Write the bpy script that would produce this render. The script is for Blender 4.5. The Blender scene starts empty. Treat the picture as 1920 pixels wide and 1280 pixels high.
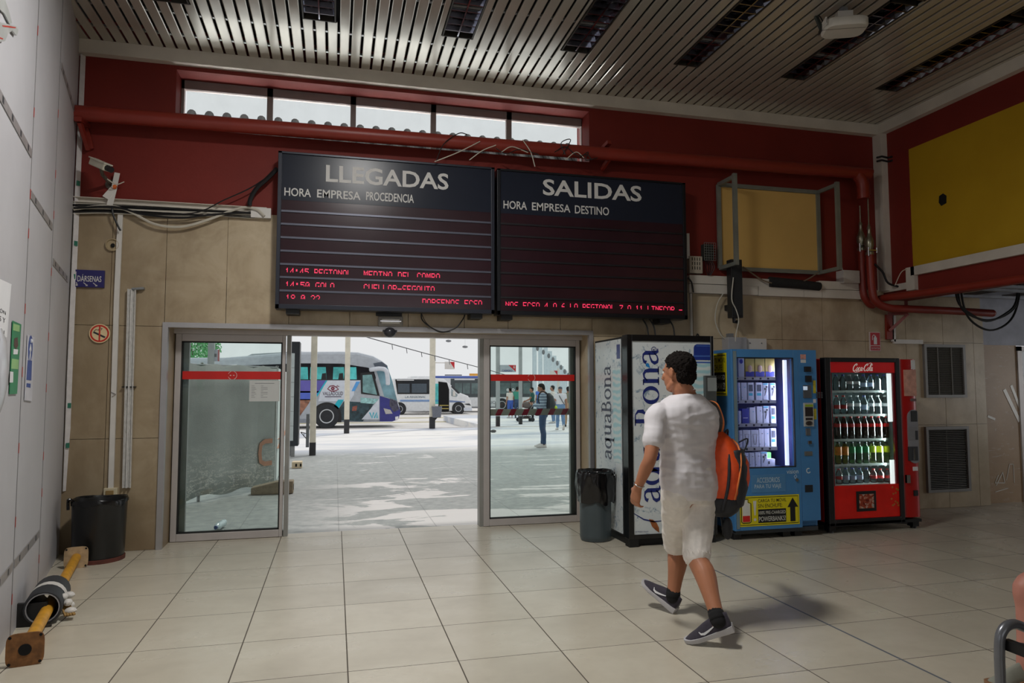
import bpy, bmesh, math, random
from mathutils import Vector, Matrix, noise
random.seed(7)
PI = math.pi
SC = bpy.context.scene
COL = SC.collection

# ------------------------------------------------------------------ camera
EYE = Vector((0.0, 0.0, 1.45))
FPX, YAW, PITCH, ROLL = 1308.5, 0.24795, 0.06654, -0.00114   # focal length in pixels of a 1920x1280 frame
FW = Vector((math.sin(YAW)*math.cos(PITCH), math.cos(YAW)*math.cos(PITCH), math.sin(PITCH)))
_rt = Vector((math.cos(YAW), -math.sin(YAW), 0)); _up = _rt.cross(FW)
RT = _rt*math.cos(ROLL) + _up*math.sin(ROLL)
UP = -_rt*math.sin(ROLL) + _up*math.cos(ROLL)
cam = bpy.data.cameras.new('camera'); cam.sensor_width = 36.0; cam.lens = 36.0*FPX/1920.0
cam.clip_start = 0.05; cam.clip_end = 500
camo = bpy.data.objects.new('camera', cam); COL.objects.link(camo)
camo.matrix_world = Matrix(((RT.x, UP.x, -FW.x, EYE.x), (RT.y, UP.y, -FW.y, EYE.y), (RT.z, UP.z, -FW.z, EYE.z), (0, 0, 0, 1)))
SC.camera = camo

# ------------------------------------------------------------------ view, world, daylight
vs = SC.view_settings
vs.view_transform = 'Standard'; vs.look = 'None'; vs.exposure = 0.0; vs.gamma = 1.0; vs.use_curve_mapping = False
wd = bpy.data.worlds.new('overcast_sky'); SC.world = wd; wd.use_nodes = True
wn = wd.node_tree; wn.nodes.clear()
_o = wn.nodes.new('ShaderNodeOutputWorld'); _b = wn.nodes.new('ShaderNodeBackground')
_tc = wn.nodes.new('ShaderNodeTexCoord'); _n = wn.nodes.new('ShaderNodeTexNoise'); _r = wn.nodes.new('ShaderNodeValToRGB')
_n.inputs['Scale'].default_value = 3.0; _n.inputs['Detail'].default_value = 4
_r.color_ramp.elements[0].color = (0.80, 0.82, 0.84, 1); _r.color_ramp.elements[1].color = (0.86, 0.86, 0.86, 1)
wn.links.new(_tc.outputs['Generated'], _n.inputs['Vector']); wn.links.new(_n.outputs['Fac'], _r.inputs['Fac'])
wn.links.new(_r.outputs['Color'], _b.inputs['Color']); wn.links.new(_b.outputs['Background'], _o.inputs['Surface'])
_b.inputs['Strength'].default_value = 0.95

def area(name, loc, target, sx, sy, watts, col=(1, 1, 1)):
    l = bpy.data.lights.new(name, 'AREA'); l.shape = 'RECTANGLE'; l.size = sx; l.size_y = sy; l.energy = watts; l.color = col
    o = bpy.data.objects.new(name, l); COL.objects.link(o); o.location = loc
    o.rotation_euler = (Vector(target)-Vector(loc)).to_track_quat('-Z', 'Y').to_euler()
    return o
sunl = bpy.data.lights.new('sun', 'SUN'); sunl.energy = 1.1; sunl.angle = math.radians(3); sunl.color = (1, .97, .92)
suno = bpy.data.objects.new('sun', sunl); COL.objects.link(suno)
suno.rotation_euler = Vector((-0.35, -0.45, -0.9)).to_track_quat('-Z', 'Y').to_euler()
# added fill lamps, standing in for unseen windows behind and left of the camera
area('rear_fill', (1.5, -6.8, 2.6), (1.5, 0, 1.8), 5.0, 2.4, 24, (.95, .98, 1))
area('side_fill', (-5.8, -2.0, 2.6), (0, -1.0, 1.5), 4.0, 2.2, 14, (.95, .98, 1))
# added lamp outside the clerestory, for bright reflections in the ceiling slats
area('clerestory_fill', (0.57, 7.85, 3.93), (0.57, 6.2, 4.62), 4.1, .55, 10, (.98, .99, 1))
_l = area('clerestory_reveal_fill', (0.57, 7.47, 3.86), (0.57, 7.10, 4.47), 4.0, .22, 30, (1, .98, .96)); _l.data.spread = math.radians(60)  # added lamp brightening the clerestory reveal from below
area('right_hall_fill', (12.6, 3.5, 1.5), (6, 6.6, 1.0), 2.6, 1.6, 28, (.96, .98, 1))  # added fill lamp for the dim right end of the hall
# the one luminaire that is switched on, above and left of the walker
area('lit_luminaire_glow', (0.30, 3.75, 4.50), (0.30, 3.75, 0), 0.25, 0.8, 118, (1, .985, .95))

# ------------------------------------------------------------------ pixel measures -> metres on a known plane
def ray(px, py): return FW + RT*((px-960)/FPX) + UP*((640-py)/FPX)
def at(px, py, Y):
    d = ray(px, py); return EYE + d*(Y/d.y)
def ax(px, py, X):
    d = ray(px, py); return EYE + d*(X/d.x)
def fl(px, py, z=0.0):
    d = ray(px, py); return EYE + d*((z-EYE.z)/d.z)

# ------------------------------------------------------------------ materials
def lin(c):
    def f(v):
        v /= 255.0
        return v/12.92 if v <= .04045 else ((v+.055)/1.055)**2.4
    return (f(c[0]), f(c[1]), f(c[2]), 1)
class NT:
    def __init__(s, name):
        s.m = bpy.data.materials.new(name); s.m.use_nodes = True; s.t = s.m.node_tree; s.t.nodes.clear()
        s.out = s.t.nodes.new('ShaderNodeOutputMaterial')
    def n(s, typ, **kw):
        x = s.t.nodes.new('ShaderNode'+typ)
        for k, v in kw.items(): setattr(x, k, v)
        return x
    def l(s, a, b): s.t.links.new(a, b)
    def put(s, sock, v):
        if hasattr(v, 'default_value'): s.l(v, sock)
        else: sock.default_value = v
    def math(s, op, a, b=None, c=None):
        x = s.n('Math', operation=op)
        s.put(x.inputs[0], a)
        if b is not None: s.put(x.inputs[1], b)
        if c is not None: s.put(x.inputs[2], c)
        return x.outputs[0]
    def pos(s):
        g = s.n('NewGeometry'); x = s.n('SeparateXYZ'); s.l(g.outputs['Position'], x.inputs[0]); return g.outputs['Position'], x.outputs
    def obj(s):
        return s.n('TexCoord').outputs['Object']
    def noise(s, vec, scale, detail=3, rough=.55, dist=0):
        x = s.n('TexNoise'); s.l(vec, x.inputs['Vector']); x.inputs['Scale'].default_value = scale
        x.inputs['Detail'].default_value = detail; x.inputs['Roughness'].default_value = rough; x.inputs['Distortion'].default_value = dist
        return x.outputs['Fac']
    def scale(s, vec, sc):
        x = s.n('Mapping'); s.l(vec, x.inputs['Vector']); x.inputs['Scale'].default_value = sc; return x.outputs['Vector']
    def ramp(s, fac, stops):
        x = s.n('ValToRGB'); s.l(fac, x.inputs[0]); e = x.color_ramp.elements
        while len(e) < len(stops): e.new(.5)
        for q, (p, c) in zip(e, stops):
            q.position = p; q.color = c if len(c) == 4 else (*c, 1)
        return x.outputs['Color']
    def mix(s, fac, a, b, blend='MIX'):
        x = s.n('Mix', data_type='RGBA', blend_type=blend)
        s.put(x.inputs['Factor'], fac); s.put(x.inputs['A'], a); s.put(x.inputs['B'], b)
        return x.outputs['Result']
    def mapr(s, v, a, b, c=0, d=1):
        x = s.n('MapRange'); s.put(x.inputs[0], v)
        x.inputs[1].default_value = a; x.inputs[2].default_value = b; x.inputs[3].default_value = c; x.inputs[4].default_value = d
        return x.outputs[0]
    def bsdf(s, col, rough=.5, metal=0, spec=.5, bump=None, bstr=.2, coat=0, emis=None, es=0, sheen=0):
        p = s.n('BsdfPrincipled'); s.put(p.inputs['Base Color'], col); s.put(p.inputs['Roughness'], rough); s.put(p.inputs['Metallic'], metal)
        p.inputs['Specular IOR Level'].default_value = spec; p.inputs['Coat Weight'].default_value = coat
        if emis is not None: s.put(p.inputs['Emission Color'], emis); p.inputs['Emission Strength'].default_value = es
        if bump is not None:
            b = s.n('Bump'); s.l(bump, b.inputs['Height']); b.inputs['Strength'].default_value = bstr; b.inputs['Distance'].default_value = .02
            s.l(b.outputs[0], p.inputs['Normal'])
        s.l(p.outputs[0], s.out.inputs[0]); return p
MATS = {}
def M(name, col, rough=.5, metal=0, var=.08, vs=6, bump=0, bs=60, spec=.5, es=0, coat=0):
    """plain procedural material: colour broken up by noise, optional fine bump"""
    if name in MATS: return MATS[name]
    t = NT(name); v = t.obj(); c = lin(col)
    n = t.noise(v, vs, 4)
    a = tuple(min(1, k*(1-var)) for k in c[:3])+(1,); b = tuple(min(1, k*(1+var)) for k in c[:3])+(1,)
    cc = t.ramp(n, [(.3, a), (.7, b)])
    bm_ = t.noise(v, bs, 3) if bump else None
    t.bsdf(cc, rough, metal, spec, bm_, bump, coat, emis=cc if es else None, es=es)
    MATS[name] = t.m; return t.m
def glass(name, tint=(.82, .9, .88), refl=.5, rough=.0):
    if name in MATS: return MATS[name]
    t = NT(name); tr = t.n('BsdfTransparent'); gl = t.n('BsdfGlossy'); fr = t.n('Fresnel'); mx = t.n('MixShader')
    n = t.noise(t.obj(), 4, 3); c = t.ramp(n, [(.3, tuple(k*.97 for k in tint)), (.7, tint)])
    t.l(c, tr.inputs[0]); gl.inputs['Roughness'].default_value = rough; fr.inputs['IOR'].default_value = 1.45
    f = t.math('MULTIPLY', fr.outputs[0], refl*2)
    t.l(f, mx.inputs[0]); t.l(tr.outputs[0], mx.inputs[1]); t.l(gl.outputs[0], mx.inputs[2]); t.l(mx.outputs[0], t.out.inputs[0])
    MATS[name] = t.m; return t.m

# ------------------------------------------------------------------ mesh builder
ORG = {}
def V(*a): return Vector(a)
class MB:
    def __init__(s): s.v = []; s.f = []; s.mi = 0; s.fm = []
    def add(s, vs, fs):
        o = len(s.v); s.v += [Vector(p) for p in vs]
        for f in fs: s.f.append([i+o for i in f]); s.fm.append(s.mi)
        return s
    def box(s, x0, x1, y0, y1, z0, z1):
        vs = [(x, y, z) for z in (z0, z1) for y in (y0, y1) for x in (x0, x1)]
        return s.add(vs, [(0, 2, 3, 1), (4, 5, 7, 6), (0, 1, 5, 4), (2, 6, 7, 3), (0, 4, 6, 2), (1, 3, 7, 5)])
    def obox(s, c, ex, ey, ez):
        """oriented box: centre and three half-extent vectors"""
        c, ex, ey, ez = map(Vector, (c, ex, ey, ez))
        vs = [c+ex*a+ey*b+ez*d for d in (-1, 1) for b in (-1, 1) for a in (-1, 1)]
        return s.add(vs, [(0, 2, 3, 1), (4, 5, 7, 6), (0, 1, 5, 4), (2, 6, 7, 3), (0, 4, 6, 2), (1, 3, 7, 5)])
    def bar(s, p0, p1, w, h, up=(0, 0, 1)):
        p0, p1 = Vector(p0), Vector(p1); d = (p1-p0); up = Vector(up)
        if d.normalized().cross(up).length < .01: up = Vector((0, 1, 0))
        x = d.normalized().cross(up).normalized(); u = x.cross(d.normalized())
        return s.obox((p0+p1)/2, d/2, x*w/2, u*h/2)
    def loft(s, rings, cap=True, closed=False):
        n = len(rings[0]); vs = [p for r in rings for p in r]; fs = []
        m = len(rings)
        for i in range(m if closed else m-1):
            j = (i+1) % m
            for k in range(n):
                l = (k+1) % n; fs.append((i*n+k, i*n+l, j*n+l, j*n+k))
        if cap and not closed:
            fs.append(tuple(range(n))[::-1]); fs.append(tuple((m-1)*n+k for k in range(n)))
        return s.add(vs, fs)
    def tube(s, pts, r, n=8, cap=True, closed=False, flat=1.0):
        pts = [Vector(p) for p in pts]; m = len(pts); rs = r if isinstance(r, (list, tuple)) else [r]*m
        rings = []; prev = None
        for i, p in enumerate(pts):
            a = pts[(i-1) % m] if (i or closed) else p; b = pts[(i+1) % m] if (i < m-1 or closed) else p
            t = (b-a)
            t = t.normalized() if t.length > 1e-9 else Vector((0, 0, 1))
            if prev is None:
                u = t.cross(Vector((0, 0, 1)))
                if u.length < .05: u = t.cross(Vector((1, 0, 0)))
                u.normalize()
            else:
                u = prev - t*prev.dot(t)
                u = u.normalized() if u.length > 1e-6 else t.orthogonal().normalized()
            prev = u; w = t.cross(u)
            rings.append([p+(u*math.cos(2*PI*k/n)+w*math.sin(2*PI*k/n)*flat)*rs[i] for k in range(n)])
        return s.loft(rings, cap, closed)
    def cyl(s, p0, p1, r0, r1=None, n=20): return s.tube([p0, p1], [r0, r0 if r1 is None else r1], n)
    def lathe(s, prof, c, n=20, axis='z'):
        c = Vector(c); rings = []
        for r, h in prof:
            ring = []
            for k in range(n):
                a = 2*PI*k/n; x, y = r*math.cos(a), r*math.sin(a)
                ring.append(c+(Vector((x, y, h)) if axis == 'z' else Vector((x, h, y)) if axis == 'y' else Vector((h, x, y))))
            rings.append(ring)
        return s.loft(rings)
    def ell(s, c, r, n=16, m=10, rot=None):
        c = Vector(c); r = r if isinstance(r, (tuple, list)) else (r, r, r); rings = []
        for i in range(m+1):
            t = PI*(i+.001)/(m+.002) ; ring = []
            for k in range(n):
                a = 2*PI*k/n; p = Vector((r[0]*math.sin(t)*math.cos(a), r[1]*math.sin(t)*math.sin(a), -r[2]*math.cos(t)))
                if rot is not None: p = rot @ p
                ring.append(c+p)
            rings.append(ring)
        return s.loft(rings)
    def prism(s, poly, off):
        """extrude a planar polygon (3-D points) by the vector off"""
        off = Vector(off); a = [Vector(p) for p in poly]; n = len(a)
        fs = [tuple(range(n))[::-1], tuple(range(n, 2*n))]+[(i, (i+1) % n, n+(i+1) % n, n+i) for i in range(n)]
        return s.add(a+[p+off for p in a], fs)
    def ribbon(s, pts, ws, O, U, W, depth=.003):
        """flat stroke of varying width: 2-D points and widths laid on the plane O + U*x + W*y"""
        O, U, W = Vector(O), Vector(U), Vector(W); nrm = U.cross(W).normalized(); m = len(pts); L = []; R = []
        P = [Vector((p[0], p[1])) for p in pts]
        if not isinstance(ws, (list, tuple)): ws = [ws]*m
        cl = (P[0]-P[-1]).length < 1e-6
        for i in range(m):
            a = P[i-1] if i else (P[-2] if cl else P[0]); b = P[i+1] if i < m-1 else (P[1] if cl else P[-1])
            d = b-a; d = d.normalized() if d.length > 1e-9 else Vector((1, 0)); q = Vector((-d.y, d.x))*ws[i]/2
            L.append(P[i]+q); R.append(P[i]-q)
        for i in range(m-1):
            quad = [L[i], R[i], R[i+1], L[i+1]]
            bot = [O+U*p.x+W*p.y for p in quad]; top = [p+nrm*depth for p in bot]
            s.add(bot+top, [(0, 1, 2, 3), (7, 6, 5, 4), (0, 4, 5, 1), (1, 5, 6, 2), (2, 6, 7, 3), (3, 7, 4, 0)])
        return s
    def text(s, body, O, U, W, depth=.002, bold=0.0, shear=0.0):
        """lettering fitted into the parallelogram O, U (reading direction), W (cap height)"""
        O, U, W = Vector(O), Vector(U), Vector(W); nrm = U.cross(W).normalized()
        vs, fs = text_mesh(body, bold, shear)
        if not vs: return s
        xs = [v[0] for v in vs]; ys = [v[1] for v in vs]; x0, x1, y0, y1 = min(xs), max(xs), min(ys), max(ys)
        f2 = lambda v, k: O+U*((v[0]-x0)/(x1-x0))+W*((v[1]-y0)/(y1-y0))+nrm*k
        n = len(vs)
        s.add([f2(v, depth) for v in vs], fs)
        return s
    def mesh(s, name, o=(0, 0, 0)):
        o = Vector(o); me = bpy.data.meshes.new(name); me.from_pydata([tuple(p-o) for p in s.v], [], s.f); me.update()
        me.polygons.foreach_set('material_index', s.fm)
        b = bmesh.new(); b.from_mesh(me); bmesh.ops.recalc_face_normals(b, faces=b.faces); b.to_mesh(me); b.free()
        return me
    def build(s, name, mats, parent=None, smooth=False, bevel=0, loc=None):
        o = ORG[parent.name] if parent is not None else (Vector(loc) if loc is not None else Vector((0, 0, 0)))
        me = s.mesh(name, o)
        return link(name, me, mats, parent, smooth, bevel, o)
def link(name, me, mats, parent, smooth, bevel, o):
    for m in (mats if isinstance(mats, (list, tuple)) else [mats]): me.materials.append(m)
    ob = bpy.data.objects.new(name, me); COL.objects.link(ob); ORG[ob.name] = Vector(o)
    if parent is not None: ob.parent = parent
    else: ob.location = o
    if smooth:
        me.polygons.foreach_set('use_smooth', [True]*len(me.polygons))
        if smooth != 'all': me.set_sharp_from_angle(angle=math.radians(40))
    if bevel:
        b = ob.modifiers.new('bevel', 'BEVEL'); b.width = bevel; b.segments = 2; b.limit_method = 'ANGLE'; b.angle_limit = math.radians(50)
    return ob
_TX = {}
def text_mesh(body, bold=0.0, shear=0.0):
    k = (body, bold, shear)
    if k in _TX: return _TX[k]
    cu = bpy.data.curves.new('lettering', 'FONT'); cu.body = body; cu.size = 1; cu.offset = bold; cu.shear = shear; cu.resolution_u = 3
    ob = bpy.data.objects.new('lettering', cu); COL.objects.link(ob)
    dg = bpy.context.evaluated_depsgraph_get(); dg.update()
    me = bpy.data.meshes.new_from_object(ob.evaluated_get(dg))
    r = ([tuple(v.co) for v in me.vertices], [tuple(p.vertices) for p in me.polygons])
    bpy.data.objects.remove(ob); bpy.data.curves.remove(cu); bpy.data.meshes.remove(me)
    _TX[k] = r; return r
def tag(o, label, cat=None, group=None, kind=None):
    if label: o['label'] = label
    if cat: o['category'] = cat
    if group: o['group'] = group
    if kind: o['kind'] = kind
    return o
def struct(o): o['kind'] = 'structure'; return o
def thing(name, loc, label, cat, group=None):
    o = bpy.data.objects.new(name, None); COL.objects.link(o); o.location = loc; o.empty_display_size = .1
    ORG[o.name] = Vector(loc); return tag(o, label, cat, group)
def copy_thing(root, loc, label, rotz=None):
    c = root.copy(); COL.objects.link(c); c.location = loc; c['label'] = label
    if rotz is not None: c.rotation_euler = (0, 0, rotz)
    ORG[c.name] = Vector(loc)
    for ch in list(root.children):
        d = ch.copy(); COL.objects.link(d); d.parent = c
        for g in list(ch.children):
            e = g.copy(); COL.objects.link(e); e.parent = d
    return c
def lerp(a, b, t): return Vector(a)*(1-t)+Vector(b)*t
def arc(c, r, a0, a1, n, rx=None):
    return [(c[0]+(rx or r)*math.cos(math.radians(a0+(a1-a0)*i/n)), c[1]+r*math.sin(math.radians(a0+(a1-a0)*i/n))) for i in range(n+1)]
def sag(p0, p1, d, n=12):
    p0, p1 = Vector(p0), Vector(p1)
    return [p0.lerp(p1, i/n)-Vector((0, 0, 1))*d*4*(i/n)*(1-i/n) for i in range(n+1)]
def smooth_path(pts, k=6):
    P = [Vector(p) for p in pts]; P = [P[0]*2-P[1]]+P+[P[-1]*2-P[-2]]; out = []
    for i in range(1, len(P)-2):
        a, b, c, d = P[i-1:i+3]
        for j in range(k):
            t = j/k
            out.append(.5*((2*b)+(c-a)*t+(2*a-5*b+4*c-d)*t*t+(3*b-a-3*c+d)*t**3))
    return out+[P[-2]]
# ------------------------------------------------------------------ setting: materials
WY = 7.0                       # inner face of the door wall
CZ = 4.63                      # underside of the slatted ceiling
LW = lambda y: -2.32+0.2265*(7-y)   # the partition on the left runs askew

def mat_floor():
    t = NT('floor_tiles'); pos, (x, y, z) = t.pos()
    def grid(v, o, p): return t.math('PINGPONG', t.math('SUBTRACT', v, o), p/2)
    gx = t.math('LESS_THAN', grid(x, -1.062, .574), .0035); gy = t.math('LESS_THAN', grid(y, 7.198, .570), .0026)
    jt = t.math('LESS_THAN', t.math('ABSOLUTE', t.math('SUBTRACT', x, 2.958)), .008)
    g = t.math('MAXIMUM', gx, gy)
    ix = t.math('FLOOR', t.math('DIVIDE', t.math('SUBTRACT', x, -1.062), .574)); iy = t.math('FLOOR', t.math('DIVIDE', t.math('SUBTRACT', y, 7.198), .570))
    cb = t.n('CombineXYZ'); t.l(ix, cb.inputs[0]); t.l(iy, cb.inputs[1])
    wn_ = t.n('TexWhiteNoise'); t.l(cb.outputs[0], wn_.inputs['Vector'])
    n1 = t.noise(t.scale(pos, (1, 1.4, 1)), 1.6, 4, .55, .3); n2 = t.noise(pos, 14, 4)
    base = t.ramp(n1, [(.28, lin((194, 186, 169))[:3]), (.5, lin((204, 196, 178))[:3]), (.75, lin((211, 204, 187))[:3])])
    tone = t.mapr(wn_.outputs['Value'], 0, 1, .93, 1.03); tv = t.n('CombineColor'); [t.l(tone, tv.inputs[i]) for i in range(3)]
    base = t.mix(1.0, base, tv.outputs[0], 'MULTIPLY')
    base = t.mix(t.math('MULTIPLY', t.mapr(n2, .45, .7), .12), base, lin((170, 160, 142)))
    c = t.mix(g, base, lin((92, 84, 74))); c = t.mix(jt, c, lin((110, 116, 124)))
    rough = t.mapr(n1, .3, .75, .34, .24)
    t.bsdf(c, t.math('MAXIMUM', rough, t.math('MULTIPLY', g, .8)), 0, .45)
    return t.m
def mat_pavement():
    t = NT('bay_pavement'); pos, (x, y, z) = t.pos()
    g = t.math('MAXIMUM', t.math('LESS_THAN', t.math('PINGPONG', t.math('SUBTRACT', x, .06), .5), .006), t.math('LESS_THAN', t.math('PINGPONG', t.math('SUBTRACT', y, 7.5), .75), .006))
    n1 = t.noise(t.scale(pos, (.5, 1.3, 1)), 1.1, 7, .62, .8); n2 = t.noise(pos, 9, 5); n3 = t.noise(t.scale(pos, (.25, .6, 1)), .6, 5, .6, .5)
    base = t.ramp(n2, [(.3, lin((148, 152, 151))[:3]), (.7, lin((176, 179, 176))[:3])])
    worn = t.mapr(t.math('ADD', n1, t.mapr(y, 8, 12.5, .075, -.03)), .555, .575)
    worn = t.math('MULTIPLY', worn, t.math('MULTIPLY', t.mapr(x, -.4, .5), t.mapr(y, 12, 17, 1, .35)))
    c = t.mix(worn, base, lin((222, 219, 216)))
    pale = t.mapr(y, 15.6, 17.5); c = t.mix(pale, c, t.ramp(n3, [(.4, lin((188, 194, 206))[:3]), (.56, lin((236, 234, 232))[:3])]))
    near = t.math('LESS_THAN', y, 15.5)
    c = t.mix(t.math('MULTIPLY', t.math('MULTIPLY', g, .35), near), c, lin((105, 106, 106)))
    t.bsdf(c, t.mapr(n1, .3, .7, .75, .45), 0, .3, n2, .1); return t.m
def mat_cladding():
    t = NT('beige_marble_cladding'); pos, (x, y, z) = t.pos()
    n1 = t.noise(pos, 2.4, 6, .6, .9); n2 = t.noise(pos, 16, 5, .65); n3 = t.noise(t.scale(pos, (1, 1, .5)), 1.6, 6, .65)
    c = t.ramp(n1, [(.3, lin((172, 153, 124))[:3]), (.52, lin((190, 172, 143))[:3]), (.75, lin((202, 186, 159))[:3])])
    c = t.mix(t.math('MULTIPLY', t.mapr(n2, .62, .72), .3), c, lin((160, 135, 102)))
    dirt = t.math('MULTIPLY', t.mapr(n3, .48, .66), .42); c = t.mix(dirt, c, lin((128, 106, 80)))
    grime_shade = t.math('MULTIPLY', t.mapr(t.math('ADD', x, t.math('MULTIPLY', n1, .8)), -1.3, -.2, .62, 0), t.mapr(n3, .25, .6, .55, 1)); c = t.mix(grime_shade, c, lin((126, 108, 82)))  # grime, deepened towards the left end to paint in weaker lamp light
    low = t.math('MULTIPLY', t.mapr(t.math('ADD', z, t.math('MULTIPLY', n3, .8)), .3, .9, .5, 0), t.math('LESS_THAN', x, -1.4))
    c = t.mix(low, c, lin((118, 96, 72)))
    t.bsdf(c, .33, 0, .45, n2, .05); return t.m
def mat_red(name, yellow=False):
    t = NT(name); pos, (x, y, z) = t.pos(); n1 = t.noise(pos, 1.4, 5, .6); n2 = t.noise(pos, 30, 4)
    c = t.ramp(n1, [(.3, lin((112, 33, 25))[:3]), (.7, lin((124, 38, 28))[:3])])
    if yellow:
        k = t.math('MULTIPLY', t.math('MULTIPLY', t.math('LESS_THAN', y, t.math('ADD', 6.555, t.math('MULTIPLY', t.noise(pos, 8), .01))), t.math('LESS_THAN', z, 4.205)), t.math('GREATER_THAN', z, 2.82))
        yl = t.ramp(n1, [(.3, lin((176, 138, 18))[:3]), (.7, lin((188, 150, 26))[:3])])
        c = t.mix(k, c, yl)
    t.bsdf(c, .62, 0, .35, n2, .06); return t.m
def mat_ceiling():
    t = NT('aluminium_ceiling_slats'); pos, (x, y, z) = t.pos()
    n1 = t.noise(t.scale(pos, (1, .3, 1)), 2.0, 5, .6); n2 = t.noise(t.scale(pos, (2, .35, 1)), 3, 4)
    ix = t.math('FLOOR', t.math('DIVIDE', x, .105)); w = t.n('TexWhiteNoise', noise_dimensions='1D'); t.l(ix, w.inputs['W'])
    c = t.ramp(n1, [(.3, lin((188, 182, 170))[:3]), (.7, lin((204, 199, 188))[:3])])
    tv = t.n('CombineColor'); s = t.mapr(w.outputs['Value'], 0, 1, .92, 1.04); [t.l(s, tv.inputs[i]) for i in range(3)]
    c = t.mix(1.0, c, tv.outputs[0], 'MULTIPLY')
    t.bsdf(c, t.mapr(n2, .3, .7, .14, .24), .38, .6, n2, .02); return t.m
def mat_panel_white():
    t = NT('white_partition_board'); pos, (x, y, z) = t.pos(); n = t.noise(pos, 1.2, 5); n2 = t.noise(pos, 40, 3)
    c = t.ramp(n, [(.3, lin((184, 183, 187))[:3]), (.7, lin((196, 195, 199))[:3])])
    c = t.mix(t.math('MULTIPLY', t.mapr(n2, .74, .76), .5), c, lin((120, 120, 120)))
    t.bsdf(c, .5, 0, .4); return t.m
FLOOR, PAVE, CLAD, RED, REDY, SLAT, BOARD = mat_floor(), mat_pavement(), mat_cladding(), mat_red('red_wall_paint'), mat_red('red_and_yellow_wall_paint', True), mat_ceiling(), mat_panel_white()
WHITE = M('white_enamel', (214, 210, 204), .45, var=.05)
TRIMW = M('dusty_white_trim', (208, 200, 188), .55, var=.09, vs=3)
ALU = M('anodised_aluminium', (176, 174, 176), .38, .55, var=.05)
ALUW = M('pale_aluminium_frame', (188, 182, 180), .42, .25, var=.05)
BLACK = M('black_plastic', (24, 24, 26), .45, var=.15)
GASK = M('black_rubber_gasket', (18, 20, 20), .6, var=.1)
DARK = M('dark_void', (9, 9, 10), .9, var=.1)
STEEL = M('galvanised_steel', (150, 152, 152), .4, .7, var=.12, vs=20)
CHROME = M('polished_metal', (205, 205, 208), .15, 1, var=.03)
PIPE = M('red_painted_pipe', (132, 42, 30), .42, var=.08, vs=4, spec=.5)
GREY = M('grey_plastic', (120, 122, 126), .5, var=.08)
CABLE = M('black_cable_sheath', (22, 22, 24), .5, var=.1)
CABLEW = M('pale_cable_sheath', (196, 190, 176), .5, var=.1)
CONC = M('rough_concrete', (150, 138, 118), .9, var=.15, vs=12, bump=.4, bs=40)
PAPER = M('white_paper', (228, 228, 230), .7, var=.03)
INK = M('dark_ink', (48, 48, 54), .7, var=.05)
DGLASS = glass('door_glass', (.90, .955, .94), .5)
CGLASS = glass('clear_glass', (.95, .97, .97), .4)

# ------------------------------------------------------------------ setting: shell
struct(MB().box(-7, 14, -7.2, 7.42, -.12, 0).build('floor', FLOOR))
m = MB()                                                            # ceiling: slats running towards the door wall, dark gaps between
k = 0
x = -2.42
def slat(m, x0, x1, y0, y1):
    z = CZ; h = .014; e = .006
    prof = [(x0, z+h), (x0, z+.003), (x0+e, z), (x1-e, z), (x1, z+.003), (x1, z+h), (x1-.004, z+h), (x1-.004, z+.006), (x0+.004, z+.006), (x0+.004, z+h)]
    m.prism([(a, y0, b) for a, b in prof], (0, y1-y0, 0))
LIGHTS = [(-1.36, .28), (-.18, .28), (1.03, .28), (2.16, .28), (3.32, .26), (4.53, .27), (5.68, .27)]
while x < 6.40:
    x1 = x+.083
    blocked = [lx for lx, w in LIGHTS if x < lx+w/2 and x1 > lx-w/2]
    if blocked:
        slat(m, x, x1, 6.085, 6.98)
        for lx, w in LIGHTS:
            if x < lx-w/2-.012 < x1 and lx-w/2-.012-x > .012: slat(m, x, lx-w/2-.006, -7, 6.085)
            if x < lx+w/2+.012 < x1 and x1-lx-w/2-.012 > .012: slat(m, lx+w/2+.006, x1, -7, 6.085)
    elif x < .30+.15 and x1 > .30-.15: slat(m, x, x1, -7, 3.03); slat(m, x, x1, 4.57, 6.98)
    else: slat(m, x, x1, -7, 6.98)
    x += .105
struct(m.build('ceiling', SLAT))
struct(MB().box(-7, 6.6, -7.2, 7.4, 4.86, 4.95).build('ceiling_void', DARK))
struct(MB().box(-7, -2.3, -7.2, 2.6, CZ, CZ+.05).build('ceiling_left', SLAT))
m = MB()
for y in [5.6, 4.4, 3.2, 2.0, .8, 6.7, 6.3]: m.bar((-2.4, y, CZ+.03), (6.4, y, CZ+.03), .03, .02)      # carrier rails seen through the gaps
struct(m.build('ceiling_carrier', STEEL))

CX0, CX1, CB, CT = -1.50, 2.645, 3.90, 4.465                        # clerestory opening
DX0, DX1, DT = -1.50, 2.63, 2.02                                    # door opening
m = MB()
m.box(-2.6, 6.75, WY+.012, 7.4, CT, 4.9); m.box(-2.6, CX0, WY+.012, 7.4, 2.45, CT); m.box(CX1, 6.75, WY+.012, 7.4, 2.45, CT); m.box(CX0, CX1, WY+.012, 7.4, 2.45, CB)
struct(m.build('wall_back', RED))
m = MB()
def slab(x0, x1, z0, z1): m.box(x0+.0025, x1-.0025, WY, WY+.03, z0+.0022, z1-.0022)
cl = [-2.6, -1.99, -1.535]
for a, b in zip(cl, cl[1:]):
    for z0, z1 in ((0, 1.0), (1.0, 2.02), (2.02, 3.12)): slab(a, b, z0, z1)
ct_ = [-1.535, -1.007, -.44, .13, .70, 1.27, 1.73, 2.30, 2.655]
for i, (a, b) in enumerate(zip(ct_, ct_[1:])): slab(a, b, 2.055, 3.12 if b < 1.9 else 2.62)
cr_ = [2.655, 3.28, 3.85, 4.415, 4.98, 5.52, 6.11, 6.69, 7.24, 7.70, 7.86]
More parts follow.
